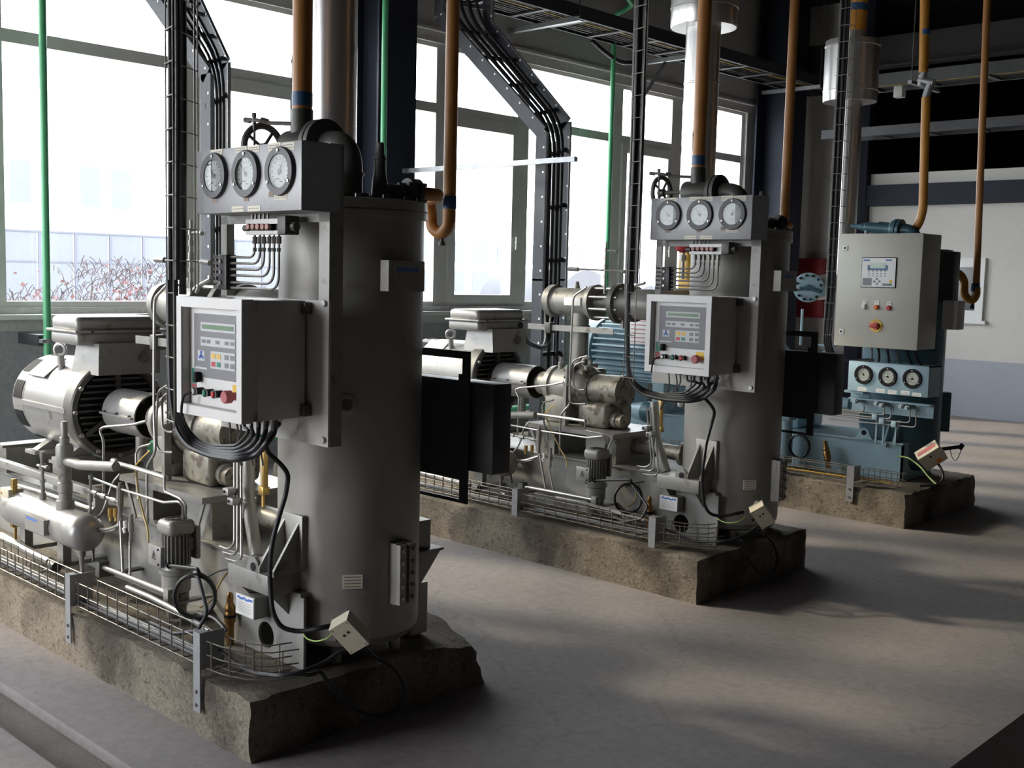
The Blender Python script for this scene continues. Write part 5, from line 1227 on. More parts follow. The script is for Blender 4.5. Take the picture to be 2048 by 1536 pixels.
g = G(); g.box((-7.76, -4.22, 0), (-7.70, -3.96, 3.76)); g.box((-4.70, -4.22, 0), (-4.64, -3.96, 3.76)); g.box((-7.76, -4.22, 3.70), (-4.64, -3.96, 3.76)); g.box((-7.7, -4.22, -0.02), (-4.7, -3.98, 0.01)); struct('added_door_1', g, 'winframe')  # unseen door opening, added to light the machine sides that face it
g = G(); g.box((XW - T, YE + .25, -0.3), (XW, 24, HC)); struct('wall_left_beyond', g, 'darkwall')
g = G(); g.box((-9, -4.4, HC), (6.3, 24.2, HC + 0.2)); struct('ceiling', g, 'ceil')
# serving window in the far wall
a, b = onY(1912, 516, YE), onY(1966, 642, YE)
t = thing('window_4', None, None, ((a.x + b.x) / 2, YE, b.z)); t['kind'] = 'structure'
g = G(); xl_ = a.x - 0.25
for q in ((xl_, b.z + .13, xl_ + 0.10, a.z - .12), (b.x - 0.10, b.z + .13, b.x, a.z - .12), (xl_, a.z - 0.12, b.x, a.z), (xl_, b.z, b.x, b.z + 0.13)): g.box((q[0], YE - 0.05, q[1]), (q[2], YE - 0.005, q[3]))
g.box((xl_ - 0.03, YE - 0.07, b.z - 0.04), (b.x + 0.05, YE - .005, b.z)); part(t, 'frame', g, 'whiteframe')
g = G(); g.box((xl_ + .1, YE - 0.02, b.z + .1), (b.x - .1, YE - 0.012, a.z - .1)); part(t, 'pane', g, 'darkpane')


# steel columns
def hcol(x, y, w, d, label):
    t = thing('steel_column', label, 'column', (x, y, 0), 'steel columns by the window wall')
    g = G(); g.box((x - d / 2, y - w / 2, 0), (x - d / 2 + 0.025, y + w / 2, HC)); g.box((x + d / 2 - 0.025, y - w / 2, 0), (x + d / 2, y + w / 2, HC)); part(t, 'flange', g, 'navy')
    g = G(); g.box((x - d / 2 + 0.025, y - 0.012, 0), (x + d / 2 - 0.025, y + 0.012, HC)); part(t, 'web', g, 'navy')
    g = G(); g.box((x - d / 2 - 0.05, y - w / 2 - 0.05, 0), (x + d / 2 + 0.05, y + w / 2 + 0.05, 0.03)); part(t, 'base_plate', g, 'navy')


hcol(-8.05, 6.63, 0.44, 0.5, 'blue black steel column between the two window bays behind the front compressor')
hcol(-8.05, 13.62, 0.46, 0.5, 'blue black steel column at the far end of the window wall')


# ------------------------------------------------------------------ overhead cable trays and ladders
def tray(p0, p1, w, h, label, nsup=0, cables=7, mm='rail', cm=('black', 'black', 'wiredark', 'ylwhose', 'black', 'grey', 'black')):
    p0, p1 = V3(p0), V3(p1); d = (p1 - p0); L = d.length; d.normalize(); s = V3((-d.y, d.x, 0)).normalized(); up = V3((0, 0, 1))
    t = thing('overhead_cable_tray', label, 'cable tray', (p0 + p1) / 2, 'overhead cable trays')
    for k in (-1, 1):
        g = G(); g.obox((p0 + p1) / 2 + s * k * w / 2 + up * h / 2, (d, s, up), (L / 2, 0.003, h / 2)); g.obox((p0 + p1) / 2 + s * (k * w / 2 - k * 0.012), (d, s, up), (L / 2, 0.012, 0.002)); g.obox((p0 + p1) / 2 + s * (k * w / 2 - k * 0.012) + up * h, (d, s, up), (L / 2, 0.012, 0.002)); part(t, 'side_rail', g, mm)
    x = 0.15
    while x < L:
        g = G(); g.obox(p0 + d * x + up * 0.008, (d, s, up), (0.03, w / 2, 0.008)); part(t, 'rung', g, 'rail'); x += 0.6
    return t, d, s, L


def tray_cables(p0, p1, w, what, n=8):
    p0, p1 = V3(p0), V3(p1); d = (p1 - p0).normalized(); s = V3((-d.y, d.x, 0)).normalized(); rn = random.Random(n)
    words = ('first', 'second', 'third', 'fourth', 'fifth', 'sixth', 'seventh', 'eighth', 'ninth', 'tenth')
    L = (p1 - p0).length
    for i in range(n):
        o = (i + 0.5) / n - 0.5; r = rn.uniform(0.008, 0.013)
        pts = [p0 + d * (L * k / 8) + s * (w * 0.88 * o + rn.uniform(-.012, .012)) + V3((0, 0, 0.018 + r)) for k in range(9)]
        cable2(pts, r, words[i] + ' cable from the window side lying in ' + what, 'tray_cable', 'cable', 'cables in ' + what, ('black', 'black', 'ylwhose', 'iron', 'black', 'black', 'iron', 'black')[i % 8], 0.1, 8)


TZ = 4.275
tray((-7.73, 6.9, TZ), (-7.73, 14.3, TZ), 0.52, 0.13, 'long dark overhead cable tray along the window wall')
tray_cables((-7.73, 6.9, TZ), (-7.73, 14.3, TZ), 0.52, 'the tray along the window wall', 8)
for i, (y, xx) in enumerate(((8.65, -8.38), (10.85, -8.38), (13.5, -8.38))):
    t = thing('tray_support', ('nearest', 'middle', 'farthest')[i] + ' angle bracket carrying the overhead tray on the window wall', 'bracket', (-7.9, y, TZ - 0.05), 'tray support brackets')
    g = G(); g.box((-8.38, y - 0.03, TZ - 0.045), (-7.40, y + 0.03, TZ - 0.037)); g.box((-8.38, y - 0.03, TZ - 0.037), (-7.40, y - 0.024, TZ)); part(t, 'arm', g, 'galv')
    if i == 1:
        g = G(); g.obox((-8.17, y, TZ - 0.29), ((0.42, 0, 0.50), (0, 1, 0), (-0.5, 0, 0.42)), (0.32, 0.03, 0.004)); part(t, 'brace', g, 'rail')
    g = G(); g.cyl((-7.42, y, TZ), (-7.42, y, HC), 0.006, n=6); part(t, 'hanger_rod', g, 'wiredark')
# galvanised tray crossing towards the room, and one far behind
tray((-5.6, 11.0, 3.69), (2.5, 11.0, 3.69), 0.42, 0.11, 'galvanised overhead cable tray crossing from the capped duct towards the right', mm='raillight')
tray_cables((-5.6, 11.0, 3.69), (2.5, 11.0, 3.69), 0.42, 'the galvanised tray at the right', 6)
for i, xx in enumerate((-4.9, -3.3)):
    t = thing('tray_hanger', ('left' if i == 0 else 'right') + ' hanger rod with cross bar under the galvanised tray', 'hanger', (xx, 11, 3.66), 'hangers of the galvanised tray')
    g = G(); g.box((xx - 0.02, 10.66, 3.655), (xx + 0.02, 11.34, 3.685)); part(t, 'cross_bar', g, 'galv')
    g = G(); g.cyl((xx, 10.70, 3.68), (xx, 10.70, HC), 0.006, n=6); part(t, 'rod', g, 'wiredark')
tray((-7.2, 13.4, 3.53), (2.5, 13.4, 3.53), 0.40, 0.11, 'farther overhead cable tray running above the far wall beam', mm='darkm')
a = onY(1799, 184, 10.9)
g = G(); g.rbox((a.x - 0.045, 10.86, a.z - 0.055), (a.x + 0.045, 10.95, a.z + 0.055), 0.004); g.cyl((a.x, 10.9, a.z + 0.05), (a.x, 10.9, 3.69), 0.008, n=8); one('hanging_box', g, 'cab', 'small pale box hanging below the galvanised overhead tray', 'junction box')


def rail_ladder(name_label, left, right, cabs, cab_words, holes=True):
    """two channel rails given as poly-lines with matching corners"""
    t = thing('cable_ladder', name_label, 'cable ladder', left[-1], 'inclined cable ladders')
    for pts, k in ((left, 'left_rail'), (right, 'right_rail')):
        g = G()
        for i in range(len(pts) - 1):
            a, b = V3(pts[i]), V3(pts[i + 1]); d = (b - a).normalized(); s = V3((0, 1, 0)); n = d.cross(s).normalized()
            a2, b2 = a - d * 0.008, b + d * 0.008
            g.obox((a2 + b2) / 2, (d, s, n), ((b2 - a2).length / 2, 0.003, 0.058))
        rl = part(t, k, g, 'rail')
        g = G()
        for i in range(len(pts) - 1):
            a, b = V3(pts[i]), V3(pts[i + 1]); d = (b - a).normalized(); s = V3((0, 1, 0)); n = d.cross(s).normalized()
            for q in (-1, 1): g.obox((a + b) / 2 + n * q * 0.057 + s * (0.012 if k == 'left_rail' else -0.012), (d, s, n), ((b - a).length / 2, 0.012, 0.002))
        part(rl, 'rail_flange', g, 'galv')
        g = G()
        for i in range(len(pts) - 1):
            a, b = V3(pts[i]), V3(pts[i + 1]); d = (b - a).normalized(); n = d.cross(V3((0, 1, 0))).normalized(); x = 0.12; L = (b - a).length
            while x < L:
                c = a + d * x + n * 0.03; g.cyl(c - V3((0, 0.0045, 0)), c + V3((0, 0.0045, 0)), 0.010, n=8); x += 0.20
        part(rl, 'punched_hole', g, 'labelwhite')
    for i in range(len(left) - 1):
        a, b = V3(left[i]), V3(left[i + 1]); c, d_ = V3(right[i]), V3(right[i + 1]); L = (b - a).length; x = 0.2
        while x < L:
            f = x / L; p, q = a.lerp(b, f), c.lerp(d_, f); g = G(); dd = (q - p).normalized(); g.obox((p + q) / 2, (dd, (b - a).normalized(), dd.cross((b - a).normalized())), ((q - p).length / 2, 0.018, 0.007)); part(t, 'rung', g, 'rail'); x += 0.42
    return t


yl, yr = 6.84, 7.16
LL = [onY(878, -60, yl), onY(878, 30, yl), onY(1083, 265, yl), onY(1090, 560, yl), onY(1082, 726, yl)]
LL[0] = V3((LL[1].x, yl, TZ + 0.02)); LL[4] = V3((LL[3].x, yl, 0.02)); LL[3].x = LL[2].x; LL[4].x = LL[2].x
RR = [onY(978, -60, yr), onY(978, 52, yr), onY(1133, 246, yr), onY(1134, 560, yr), onY(1110, 670, yr)]
RR[0] = V3((RR[1].x, yr, TZ + 0.02)); RR[3].x = RR[2].x; RR[4] = V3((RR[2].x, yr, 0.02))
rail_ladder('inclined cable ladder dropping from the overhead tray between the two grey compressors', LL, RR, 4, None)
for i, (f, r) in enumerate(((0.25, .019), (0.42, .015), (0.58, .019), (0.75, .014))):
    pts = [LL[k].lerp(RR[k], f) + V3((0.03, 0, 0.02)) for k in range(4)]
    pts[0] = pts[0] + V3((-0.1, 0, 0.05)); pts[3].z = 1.45
    if i % 2 == 0: pts += [V3((-5.9, 6.6, 1.12)), V3((-5.75, 6.2, 1.2)), V3((O2.x - 2.10, O2.y + 0.80, 1.36))]
    else: pts += [V3((pts[3].x, pts[3].y, 0.1))]
    cable2(pts, r, ('leftmost', 'second', 'third', 'rightmost')[i] + ' black cable coming down the inclined ladder between the grey compressors', 'ladder_cable', 'cable', 'cables on the inclined ladder between the compressors', 'black', 0.22, 10)
# horizontal support rail from the column to that ladder
a, b = onY(800, 331, 6.72), onY(1152, 318, 6.72)
g = G(); g.box((a.x, 6.70, b.z - 0.02), (b.x, 6.74, b.z + 0.02)); one('support_rail', g, 'galv', 'level strut running from the column to the inclined cable ladder', 'strut')

yl, yr = 4.02, 4.34
LL = [onY(300, 0, yl), onY(345, 80, yl), onY(400, 300, yl)]
lx_ = onY(412, 150, yl)
LL = [V3((onY(300, 0, yl).x - 0.55, yl, TZ + 0.02)), V3((onY(300, 0, yl).x - 0.15, yl, onY(300, 0, yl).z + 0.16)), V3((lx_.x, yl, onY(412, 150, yl).z)), V3((lx_.x, yl, 0.02))]
rx_ = onY(452, 128, yr)
RR = [V3((onY(396, 0, yr).x - 0.25, yr, TZ + 0.02)), V3((onY(398, 10, yr).x, yr, onY(398, 10, yr).z)), V3((rx_.x, yr, rx_.z)), V3((rx_.x, yr, 0.02))]
rail_ladder('inclined cable ladder behind the gauge box of the front compressor', LL, RR, 4, None)
for i, (f, r) in enumerate(((0.22, .013), (0.40, .011), (0.56, .013), (0.74, .012))):
    pts = [LL[k].lerp(RR[k], f) + V3((0.03, 0, 0.02)) for k in range(3)] + [LL[3].lerp(RR[3], f) + V3((0.03, 0, 1.4))]
    if i % 2 == 0: pts += [V3((-5.9, 3.8, 1.12)), V3((-5.7, 3.4, 1.2)), V3((O1.x - 2.10, O1.y + 0.80, 1.35))]
    else: pts += [V3((pts[3].x, pts[3].y, 0.1))]
    cable2(pts, r, ('leftmost', 'second', 'third', 'rightmost')[i] + ' black cable coming down the inclined ladder behind the front gauge box', 'ladder_cable', 'cable', 'cables on the inclined ladder behind the gauge box', 'black', 0.22, 10)
tray((-7.73, -3.6, TZ), (-7.73, 6.3, TZ), 0.52, 0.13, 'dark overhead cable tray along the nearer window bay')

# green pipes
def gpipe(x, u, v, zb, label, dx=0, top=HC):
    p = onX(u, v, x); g = G(); g.cyl((x, p.y, zb), (x, p.y, top), 0.030, n=18); return g, p


for (u, v, x, lab) in ((89, 300, -8.0, 'bright green vertical pipe in front of the left window'), (769, 150, -7.70, 'green vertical pipe in front of the column behind the front vessel'), (1221, 300, -8.0, 'green vertical pipe in front of the window left of the middle gauge box')):
    p = onX(u, v, x)
    t = thing('green_pipe', lab, 'pipe', (x, p.y, 0), 'green vertical pipes')
    g = G(); g.cyl((x, p.y, 0.0), (x, p.y, 4.55 if u > 1000 else HC), 0.027, n=20); part(t, 'pipe', g, 'greenpipe')
    g = G(); g.lathe_open((x, p.y, 1.13), (0, 0, 1), [(0, 0.027), (0, 0.032), (0.035, 0.032), (0.035, 0.027)], 18); g.box((x - 0.03, p.y - 0.05, 1.135), (x + 0.03, p.y - 0.027, 1.16)); part(t, 'pipe_clamp', g, 'galv')
    if u < 100:
        g = G(); g.rbox((XW + 0.012, p.y - 0.05, 1.11), (x - 0.04, p.y + 0.04, 1.19), 0.004); part(t, 'wall_arm', g, 'darkm')
g = G(); g.tube([(-7.75, -2, 0.34), (-7.75, 10.2, 0.34)], 0.050, 20); one('green_main', g, 'greenpipe', 'thick green pipe running level along the foot of the window wall', 'pipe')
t = thing('green_tray_pipe', 'green pipe with a pale union lying above the overhead tray', 'pipe', (-7.35, 9, 4.6), None)
g = G(); g.tube([(-7.42, 7.4, 4.64), (-7.42, 9.35, 4.64), (-7.62, 9.75, 4.62), (-8.0, 9.93, 4.6), (-8.0, 9.93, 4.5)], 0.027, 14, 0.1); part(t, 'pipe', g, 'greenpipe')
g = G(); g.cyl((-7.42, 9.0, 4.64), (-7.42, 9.2, 4.64), 0.042, n=14); part(t, 'union', g, 'galv')
# black hose hanging below the tray
g = G(); g.tube([(-8.05, 9.6, TZ), (-8.0, 9.8, 4.16), (-8.0, 10.05, 4.10), (-8.0, 10.3, 4.14), (-8.0, 10.5, TZ)], 0.025, 10, 0.2); one('black_hose', g, 'black', 'black hose sagging below the overhead tray beside the green pipe', 'hose')
# duct cap of the middle compressor
a = onY(1390, 43, O2.y + 0.88)
t = thing('duct_hood', 'wide aluminium clad drum around the duct above the middle compressor', 'duct hood', (O2.x - 0.72, O2.y + 0.88, a.z), 'aluminium clad drums')
g = G(); g.lathe_open((O2.x - 0.72, O2.y + 0.88, a.z - 0.05), (0, 0, 1), [(0, 0.105), (0.0, 0.195), (0.012, 0.20), (0.11, 0.20), (0.112, 0.203), (0.122, 0.203), (0.124, 0.20), (0.9, 0.20)], 48); part(t, 'drum', g, 'foil')
t = thing('dark_steel_beam', 'dark roof beam crossing above the right hand duct', 'beam', (0, 9.5, 5.2), 'dark roof beams')
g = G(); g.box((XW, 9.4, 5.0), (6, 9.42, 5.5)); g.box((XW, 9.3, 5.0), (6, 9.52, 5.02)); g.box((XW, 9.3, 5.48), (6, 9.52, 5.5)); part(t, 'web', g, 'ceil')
t = thing('dark_steel_beam', 'dark roof beam high above the far wall', 'beam', (0, 13.0, 5.0), 'dark roof beams')
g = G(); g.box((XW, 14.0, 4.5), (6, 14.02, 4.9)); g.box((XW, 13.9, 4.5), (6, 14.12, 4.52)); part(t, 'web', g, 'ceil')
# fire box and gas bottle
a, b = onY(1594, 517, YE), onY(1657, 636, YE)
t = thing('fire_hose_cabinet', 'dark red fire hose cabinet on the grey end of the far wall', 'fire cabinet', ((a.x + b.x) / 2, YE - 0.1, b.z))
g = G(); g.rbox((a.x, YE - 0.2, b.z), (b.x, YE + 0.002, a.z), 0.008); bo = part(t, 'cabinet_body', g, 'firered')
g = G(); g.rbox((a.x + 0.02, YE - 0.215, b.z + 0.02), (b.x - 0.02, YE - 0.2, a.z - 0.02), 0.006); part(bo, 'door', g, 'firered')
# the middle compressor's lower suction pipe is bare yellow, with a red valve bonnet beside it
for o in list(COL.objects):
    if o.get('label', '').startswith('aluminium clad vertical suction duct') and 'middle' in o['label']:
        o['label'] = 'aluminium clad duct on a bare yellow pipe behind the middle compressor'
        for ch in o.children:
            if ch.name.startswith('lower_pipe'):
                ch.data = ch.data.copy(); ch.data.materials[0] = M['gasyel']; ch['label'] = 'bare yellow pipe'
p = onY(1366, 505, O2.y + 0.74)
t = thing('red_valve', 'small red valve bonnet below the gauge box of the middle compressor', 'valve', p)
g = G(); g.lathe(p, (0, 0, 1), [(0, 0.02), (0.015, 0.045), (0.05, 0.055), (0.075, 0.04), (0.085, 0.01)], 20); part(t, 'bonnet', g, 'firered')
g = G(); g.cyl(p - V3((0, 0, 0.16)), p, 0.012, n=10); g.hexn(p - V3((0, 0, 0.05)), p - V3((0, 0, 0.015)), 0.022); part(t, 'valve_stem', g, 'tube')

# ------------------------------------------------------------------ outside
g = G(); g.box((-90, -60, -0.35), (XW - T, 120, -0.25)); g.box((XW - T, -60, -0.35), (40, -4.2, -0.25)); one('yard_ground', g, 'yard', 'pale concrete yard outside the windows', 'yard')
t = thing('factory_building', 'pale two storey factory building across the yard', 'building', (-31, 20, -0.25))
g = G(); g.box((-34, -20, -0.25), (-30, 24, 8.0)); g.box((-36, 24, -0.25), (-33, 60, 7.0)); part(t, 'wall', g, 'facade')
for i, y in enumerate([-2 + 1.0 * k for k in range(26)]):
    g = G(); g.box((-30.0, y + 0.04, 0.2), (-29.97, y + 0.96, 2.55)); w = part(t, 'window', g, 'facadewin')
    g = G(); g.box((-29.99, y + 0.0, 0.2), (-29.94, y + 0.06, 2.6)); g.box((-29.99, y, 1.75), (-29.95, y + 1.0, 1.79)); g.box((-29.99, y, 2.55), (-29.95, y + 1.0, 2.60)); part(w, 'window_bar', g, 'facadeline')
for y in (10.4, 12.3, 14.2, 15.1, 18.0, 21.0):
    g = G(); g.box((-30.0, y, 3.3), (-29.97, y + 0.55, 4.4)); part(t, 'window', g, 'facadewin')
for k in range(12):
    for zz in (1.0, 2.2):
        g = G(); g.box((-33.0, 28 + k * 1.4, zz), (-32.97, 28.9 + k * 1.4, zz + 0.85)); part(t, 'window', g, 'facadewin')
rn = random.Random(4)
for i, (yc, lab) in enumerate(((28.2, 'taller'), (31.7, 'lower'))):
    g = G(); R = (1.9, 1.5)[i]; n = 18
    pts = [V3((-27, yc + R * math.cos(math.pi * k / n), -0.25 + R * 1.15 * math.sin(math.pi * k / n))) for k in range(n + 1)]
    g.prism(pts, (3.5, 0, 0)); one('arched_shelter', g, 'shelter', lab + ' of two pale arched shelters in the yard behind the middle motor', 'shelter', 'arched shelters')
tw = G()
for k in range(2600):
    y = rn.uniform(4.4, 9.0); x = rn.uniform(-13.6, -12.6); h = rn.uniform(0.2, 1.35) + (0.35 if 6.0 < y < 7.6 else 0.0)
    a = rn.uniform(0, 6.28); d = V3((math.cos(a) * 0.5, math.sin(a) * 0.5, rn.uniform(0.2, 1))).normalized(); p = V3((x, y, h)); L = rn.uniform(0.06, 0.18)
    tw.tube([p, p + d * L * 0.5 + V3((0, 0, 0.02)), p + d * L], 0.005, 3)
for k in range(70):
    y = rn.uniform(4.4, 9.0); x = rn.uniform(-13.6, -12.6); tw.tube([(x, y, -0.25), (x + rn.uniform(-.2, .2), y + rn.uniform(-.2, .2), rn.uniform(0.6, 1.5))], 0.012, 4)
o = one('hedge', tw, 'twig', 'bare twiggy hedge outside the left window', 'hedge'); o['kind'] = 'stuff'
rl = G()
for k in range(420):
    c = rn.choice(((5.35, 0.9), (6.3, 0.9), (6.45, 1.0))); p = V3((rn.uniform(-12.4, -12.1), c[0] + rn.gauss(0, 0.20), c[1] + rn.gauss(0.2, 0.22))); s = rn.uniform(0.02, 0.045)
    a = V3((rn.uniform(-1, 1), rn.uniform(-1, 1), rn.uniform(-1, 1))).normalized(); b = a.orthogonal().normalized(); rl.prism([p, p + a * s, p + a * s + b * s, p + b * s], a.cross(b) * 0.002)
o = one('red_foliage', rl, 'redleaf', 'red leaved bushes in front of the bare hedge outside', 'bush'); o['kind'] = 'stuff'
# ------------------------------------------------------------------ the blue compressor (farthest)
OO[0] = O3


def build_blue():
    t = thing('base_skid', 'pale blue steel base frame of the blue compressor', 'frame', (-1.6, 0.6, 0.228))
    g = G(); g.box((-3.2, 0.33, 0.228), (-0.25, 0.345, 0.50)); g.box((-0.265, 0.33, 0.228), (-0.25, 0.84, 0.50)); g.box((-3.2, 0.83, 0.228), (-0.25, 0.84, 0.50)); part(t, 'side_beam', g, 'cblue')
    g = G(); g.box((-3.2, 0.31, 0.50), (-0.245, 0.86, 0.515)); part(t, 'top_flange', g, 'cblue')
    lug = l(1727, 866, 0.28)
    g = G(); g.prism([(lug.x + dx, 0.285, 0.515 + dz) for dx, dz in ((-0.075, 0), (-0.05, 0.03), (-0.03, 0.075), (0, 0.09), (0.03, 0.075), (0.05, 0.03), (0.075, 0))], (0, 0.014, 0)); lg = part(t, 'lifting_lug', g, 'cblue')
    g = G(); g.cyl((lug.x, 0.2835, 0.565), (lug.x, 0.286, 0.565), 0.02, n=14); part(lg, 'lug_hole', g, 'ink')
    for u in (1768, 1786):
        q = l(u, 870, 0.3); g = G(); g.prism([(q.x, 0.29, 0.515), (q.x, 0.40, 0.515), (q.x, 0.40, 0.68), (q.x, 0.385, 0.68)], (0.012, 0, 0)); part(t, 'gusset', g, 'cblue')
    q = l(1772, 888, 0.33); g = G(); g.cyl((q.x, 0.33, q.z), (q.x, 0.30, q.z), 0.018, n=6); part(t, 'nut', g, 'cblue')
    # vessel
    c3 = (-0.44, 0.66); r = 0.30
    t = thing('separator_vessel', 'dark blue green vessel standing behind the cream cabinet of the blue compressor', 'tank', (c3[0], c3[1], 0.24))
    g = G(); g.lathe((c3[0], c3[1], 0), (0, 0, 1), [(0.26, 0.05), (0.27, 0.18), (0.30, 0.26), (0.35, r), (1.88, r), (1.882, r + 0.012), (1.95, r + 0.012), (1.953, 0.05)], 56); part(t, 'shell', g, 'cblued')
    for a in (0.5, 2.2, 4.0, 5.5):
        g = G(); g.cyl((c3[0] + .2 * math.cos(a), c3[1] + .2 * math.sin(a), 0.229), (c3[0] + .2 * math.cos(a), c3[1] + .2 * math.sin(a), 0.29), 0.022, n=10); part(t, 'leg', g, 'cblued')
    p = V3((c3[0] + r * 0.75, c3[1] + r * .66, 0)); n = V3((0.75, 0.66, 0)).normalized(); tt = V3((-n.y, n.x, 0))
    g = G(); g.obox(p + n * 0.03 + V3((0, 0, 0.72)), (tt, (0, 0, 1), n), (0.05, 0.15, 0.035)); lv = part(t, 'level_gauge', g, 'cblued')
    for q in range(5):
        g = G(); pp = p + n * 0.06 + V3((0, 0, 0.61 + q * 0.055)); g.cyl(pp, pp + n * 0.02, 0.012, n=8); part(lv, 'bolt', g, 'cblued')
    a = l(1885, 898, 0.75); b = l(1925, 893, 0.75)
    g = G(); g.cyl(a, b, 0.014, n=10); g.cyl(b - V3((0.02, 0, 0.02)), b + V3((0, 0, 0.015)), 0.018, n=10); g.tube([l(1900, 898, .75), l(1904, 915, .75), l(1911, 923, .75), l(1918, 912, .75), l(1924, 895, .75)], 0.003, 6, 0.03); part(t, 'drain_valve', g, 'ink')
    # gauge panel
    t = thing('gauge_panel', 'pale blue panel with three round gauges below the cream cabinet', 'gauge panel', (-0.3, 0.05, 0.895))
    y = 0.05; x0, x1 = -0.578, 0.029; z0, z1 = 0.897, 1.117
    g = G(); g.rbox((x0, y, z0), (x1, y + 0.012, z1), 0.003); g.box((x1 - 0.012, y + 0.012, z0), (x1, y + 0.2, z1)); g.box((x0, y + 0.012, z1 - 0.01), (x1, y + 0.2, z1)); part(t, 'plate', g, 'cblue')
    for (u, v, ang) in ((1727.5, 749, 130), (1776, 753.5, 185), (1825, 757.5, 190)):
        q = l(u, v, y); gauge(t, (q.x, y, q.z), 0.070, ang, rim='ink', dialm='label')
    for u0, v0 in ((1716, 774), (1752, 777), (1776, 780), (1802, 781), (1825, 785)):
        sticker(t, (u0, v0), (u0 + 17, v0 + 9), y, 'labelwhite', 2)
    # valve rail under the gauges
    t = thing('valve_rail', 'pale blue rail of small valves and bent tubes below the blue gauge panel', 'valve block', (-0.3, 0.1, 0.6))
    g = G(); a, b = l(1705, 788, 0.16), l(1866, 838, 0.16); g.box((a.x, 0.16, b.z), (b.x, 0.17, a.z - 0.02)); g.box((a.x, 0.10, a.z - 0.03), (b.x, 0.17, a.z - 0.02)); part(t, 'mounting_rail', g, 'cblue')
    g = G(); a = l(1712, 800, 0.16); g.box((a.x - 0.05, 0.17, a.z - 0.02), (a.x + 0.10, 0.178, 0.905)); g.box((a.x - 0.05, 0.062, 0.880), (a.x + 0.10, 0.178, 0.897)); part(t, 'panel_bracket', g, 'cblue')
    for i, u in enumerate((1717, 1759, 1769, 1808, 1820)):
        v = (802, 806, 810, 812, 815)[i]; q = l(u, v, 0.10)
        g = G(); g.cyl((q.x, 0.06, q.z), (q.x, 0.16, q.z), 0.014, n=8); g.cyl((q.x, 0.045, q.z), (q.x, 0.07, q.z), 0.019, n=8); vb = part(t, 'valve_body', g, 'galv')
        g = G(); g.cyl((q.x, 0.03, q.z), (q.x, 0.046, q.z), 0.012, n=8); part(vb, 'valve_cap', g, 'cblue')
    for (u, v0, v1, u2) in ((1728, 812, 823, 1640), (1769, 815, 830, 1640), (1782, 815, 838, 1650), (1820, 820, 846, 1650), (1832, 822, 855, 1660)):
        g = G(); g.tube([l(u, v0, 0.13), l(u, v1, 0.13), l(u2, v1 - (u - u2) * 0.10, 0.13)], 0.0055, 8, 0.03); part(t, 'bent_tube', g, 'tube')
    for (u, v) in ((1751, 834), (1765, 842), (1789, 849)):
        q = l(u, v, 0.13); g = G(); g.rbox((q.x - 0.02, 0.11, q.z - 0.02), (q.x + 0.02, 0.15, q.z + 0.02), 0.004); g.box((q.x - 0.006, 0.15, 0.52), (q.x + 0.006, 0.16, q.z)); part(t, 'tube_clamp', g, 'cblue')
    # cream cabinet
    t = thing('control_cabinet', 'large cream control cabinet with display, lamps and yellow red rotary switch', 'control cabinet', (-0.33, 0.1, 1.23))
    X0, X1, Z0, Z1, Y0 = -0.652, -0.028, 1.231, 2.04, -0.05
    g = G(); g.rbox((X0, Y0 + 0.022, Z0), (X1, 0.26, Z1), 0.006); part(t, 'body', g, 'cream')
    g = G(); g.rbox((X0 - 0.004, Y0, Z0 - 0.002), (X1 + 0.002, Y0 + 0.021, Z1 + 0.002), 0.006); dr = part(t, 'door', g, 'cream')
    for (u, v) in ((1691.5, 496), (1683.5, 663)):
        q = l(u, v, Y0); g = G(); g.rbox((q.x - 0.018, Y0 - 0.005, q.z - 0.018), (q.x + 0.018, Y0, q.z + 0.018), 0.003); lk = part(dr, 'lock', g, 'labelwhite')
        g = G(); g.cyl((q.x - .004, Y0 - 0.0065, q.z), (q.x - .004, Y0 - 0.0045, q.z), 0.008, n=10); part(lk, 'key_hole', g, 'ink')
    a, b = l(1725, 514.5, Y0), l(1791.5, 576.5, Y0)
    g = G(); g.rbox((a.x, Y0 - 0.008, b.z), (b.x, Y0, a.z), 0.003); kp = part(dr, 'operator_panel', g, 'ink')
    g = G(); g.box((a.x + 0.005, Y0 - 0.010, b.z + 0.005), (b.x - 0.005, Y0 - 0.008, a.z - 0.005)); part(kp, 'panel_face', g, 'labelwhite')

    def f(nm, u0, v0, u1, v1, mm, th=0.0012):
        p, q = l(u0, v0, Y0), l(u1, v1, Y0); g = G(); g.box((p.x, Y0 - 0.010 - th, q.z), (q.x, Y0 - 0.010, p.z)); part(kp, nm, g, mm)
    f('display_surround', 1737, 530, 1777, 541, 'bluebd'); f('display', 1742, 526, 1772, 537, 'lcd', 0.002)
    for r_ in range(3):
        for k in range(5): f('key', 1738 + 8 * k, 541 + 5 * r_, 1741 + 8 * k, 543 + 5 * r_, 'keypad', 0.002)
    for (u, v) in ((1755, 558), (1755, 568), (1750, 563), (1760, 563)): f('arrow_key', u - 2, v - 2, u + 2, v + 2, 'keypad', 0.002)
    f('number_pad', 1727, 556, 1744, 571, 'keypad', 0.0015); f('grey_key', 1766, 567, 1780, 572, 'keypad', 0.0015); f('yellow_key', 1780, 560, 1785, 566, 'yellow', 0.0015); f('green_key', 1780, 567, 1785, 572, 'green', 0.0015)
    for k in range(2): f('maker_name', 1729 + 44 * k, 519, 1741 + 44 * k, 522, 'blueink')
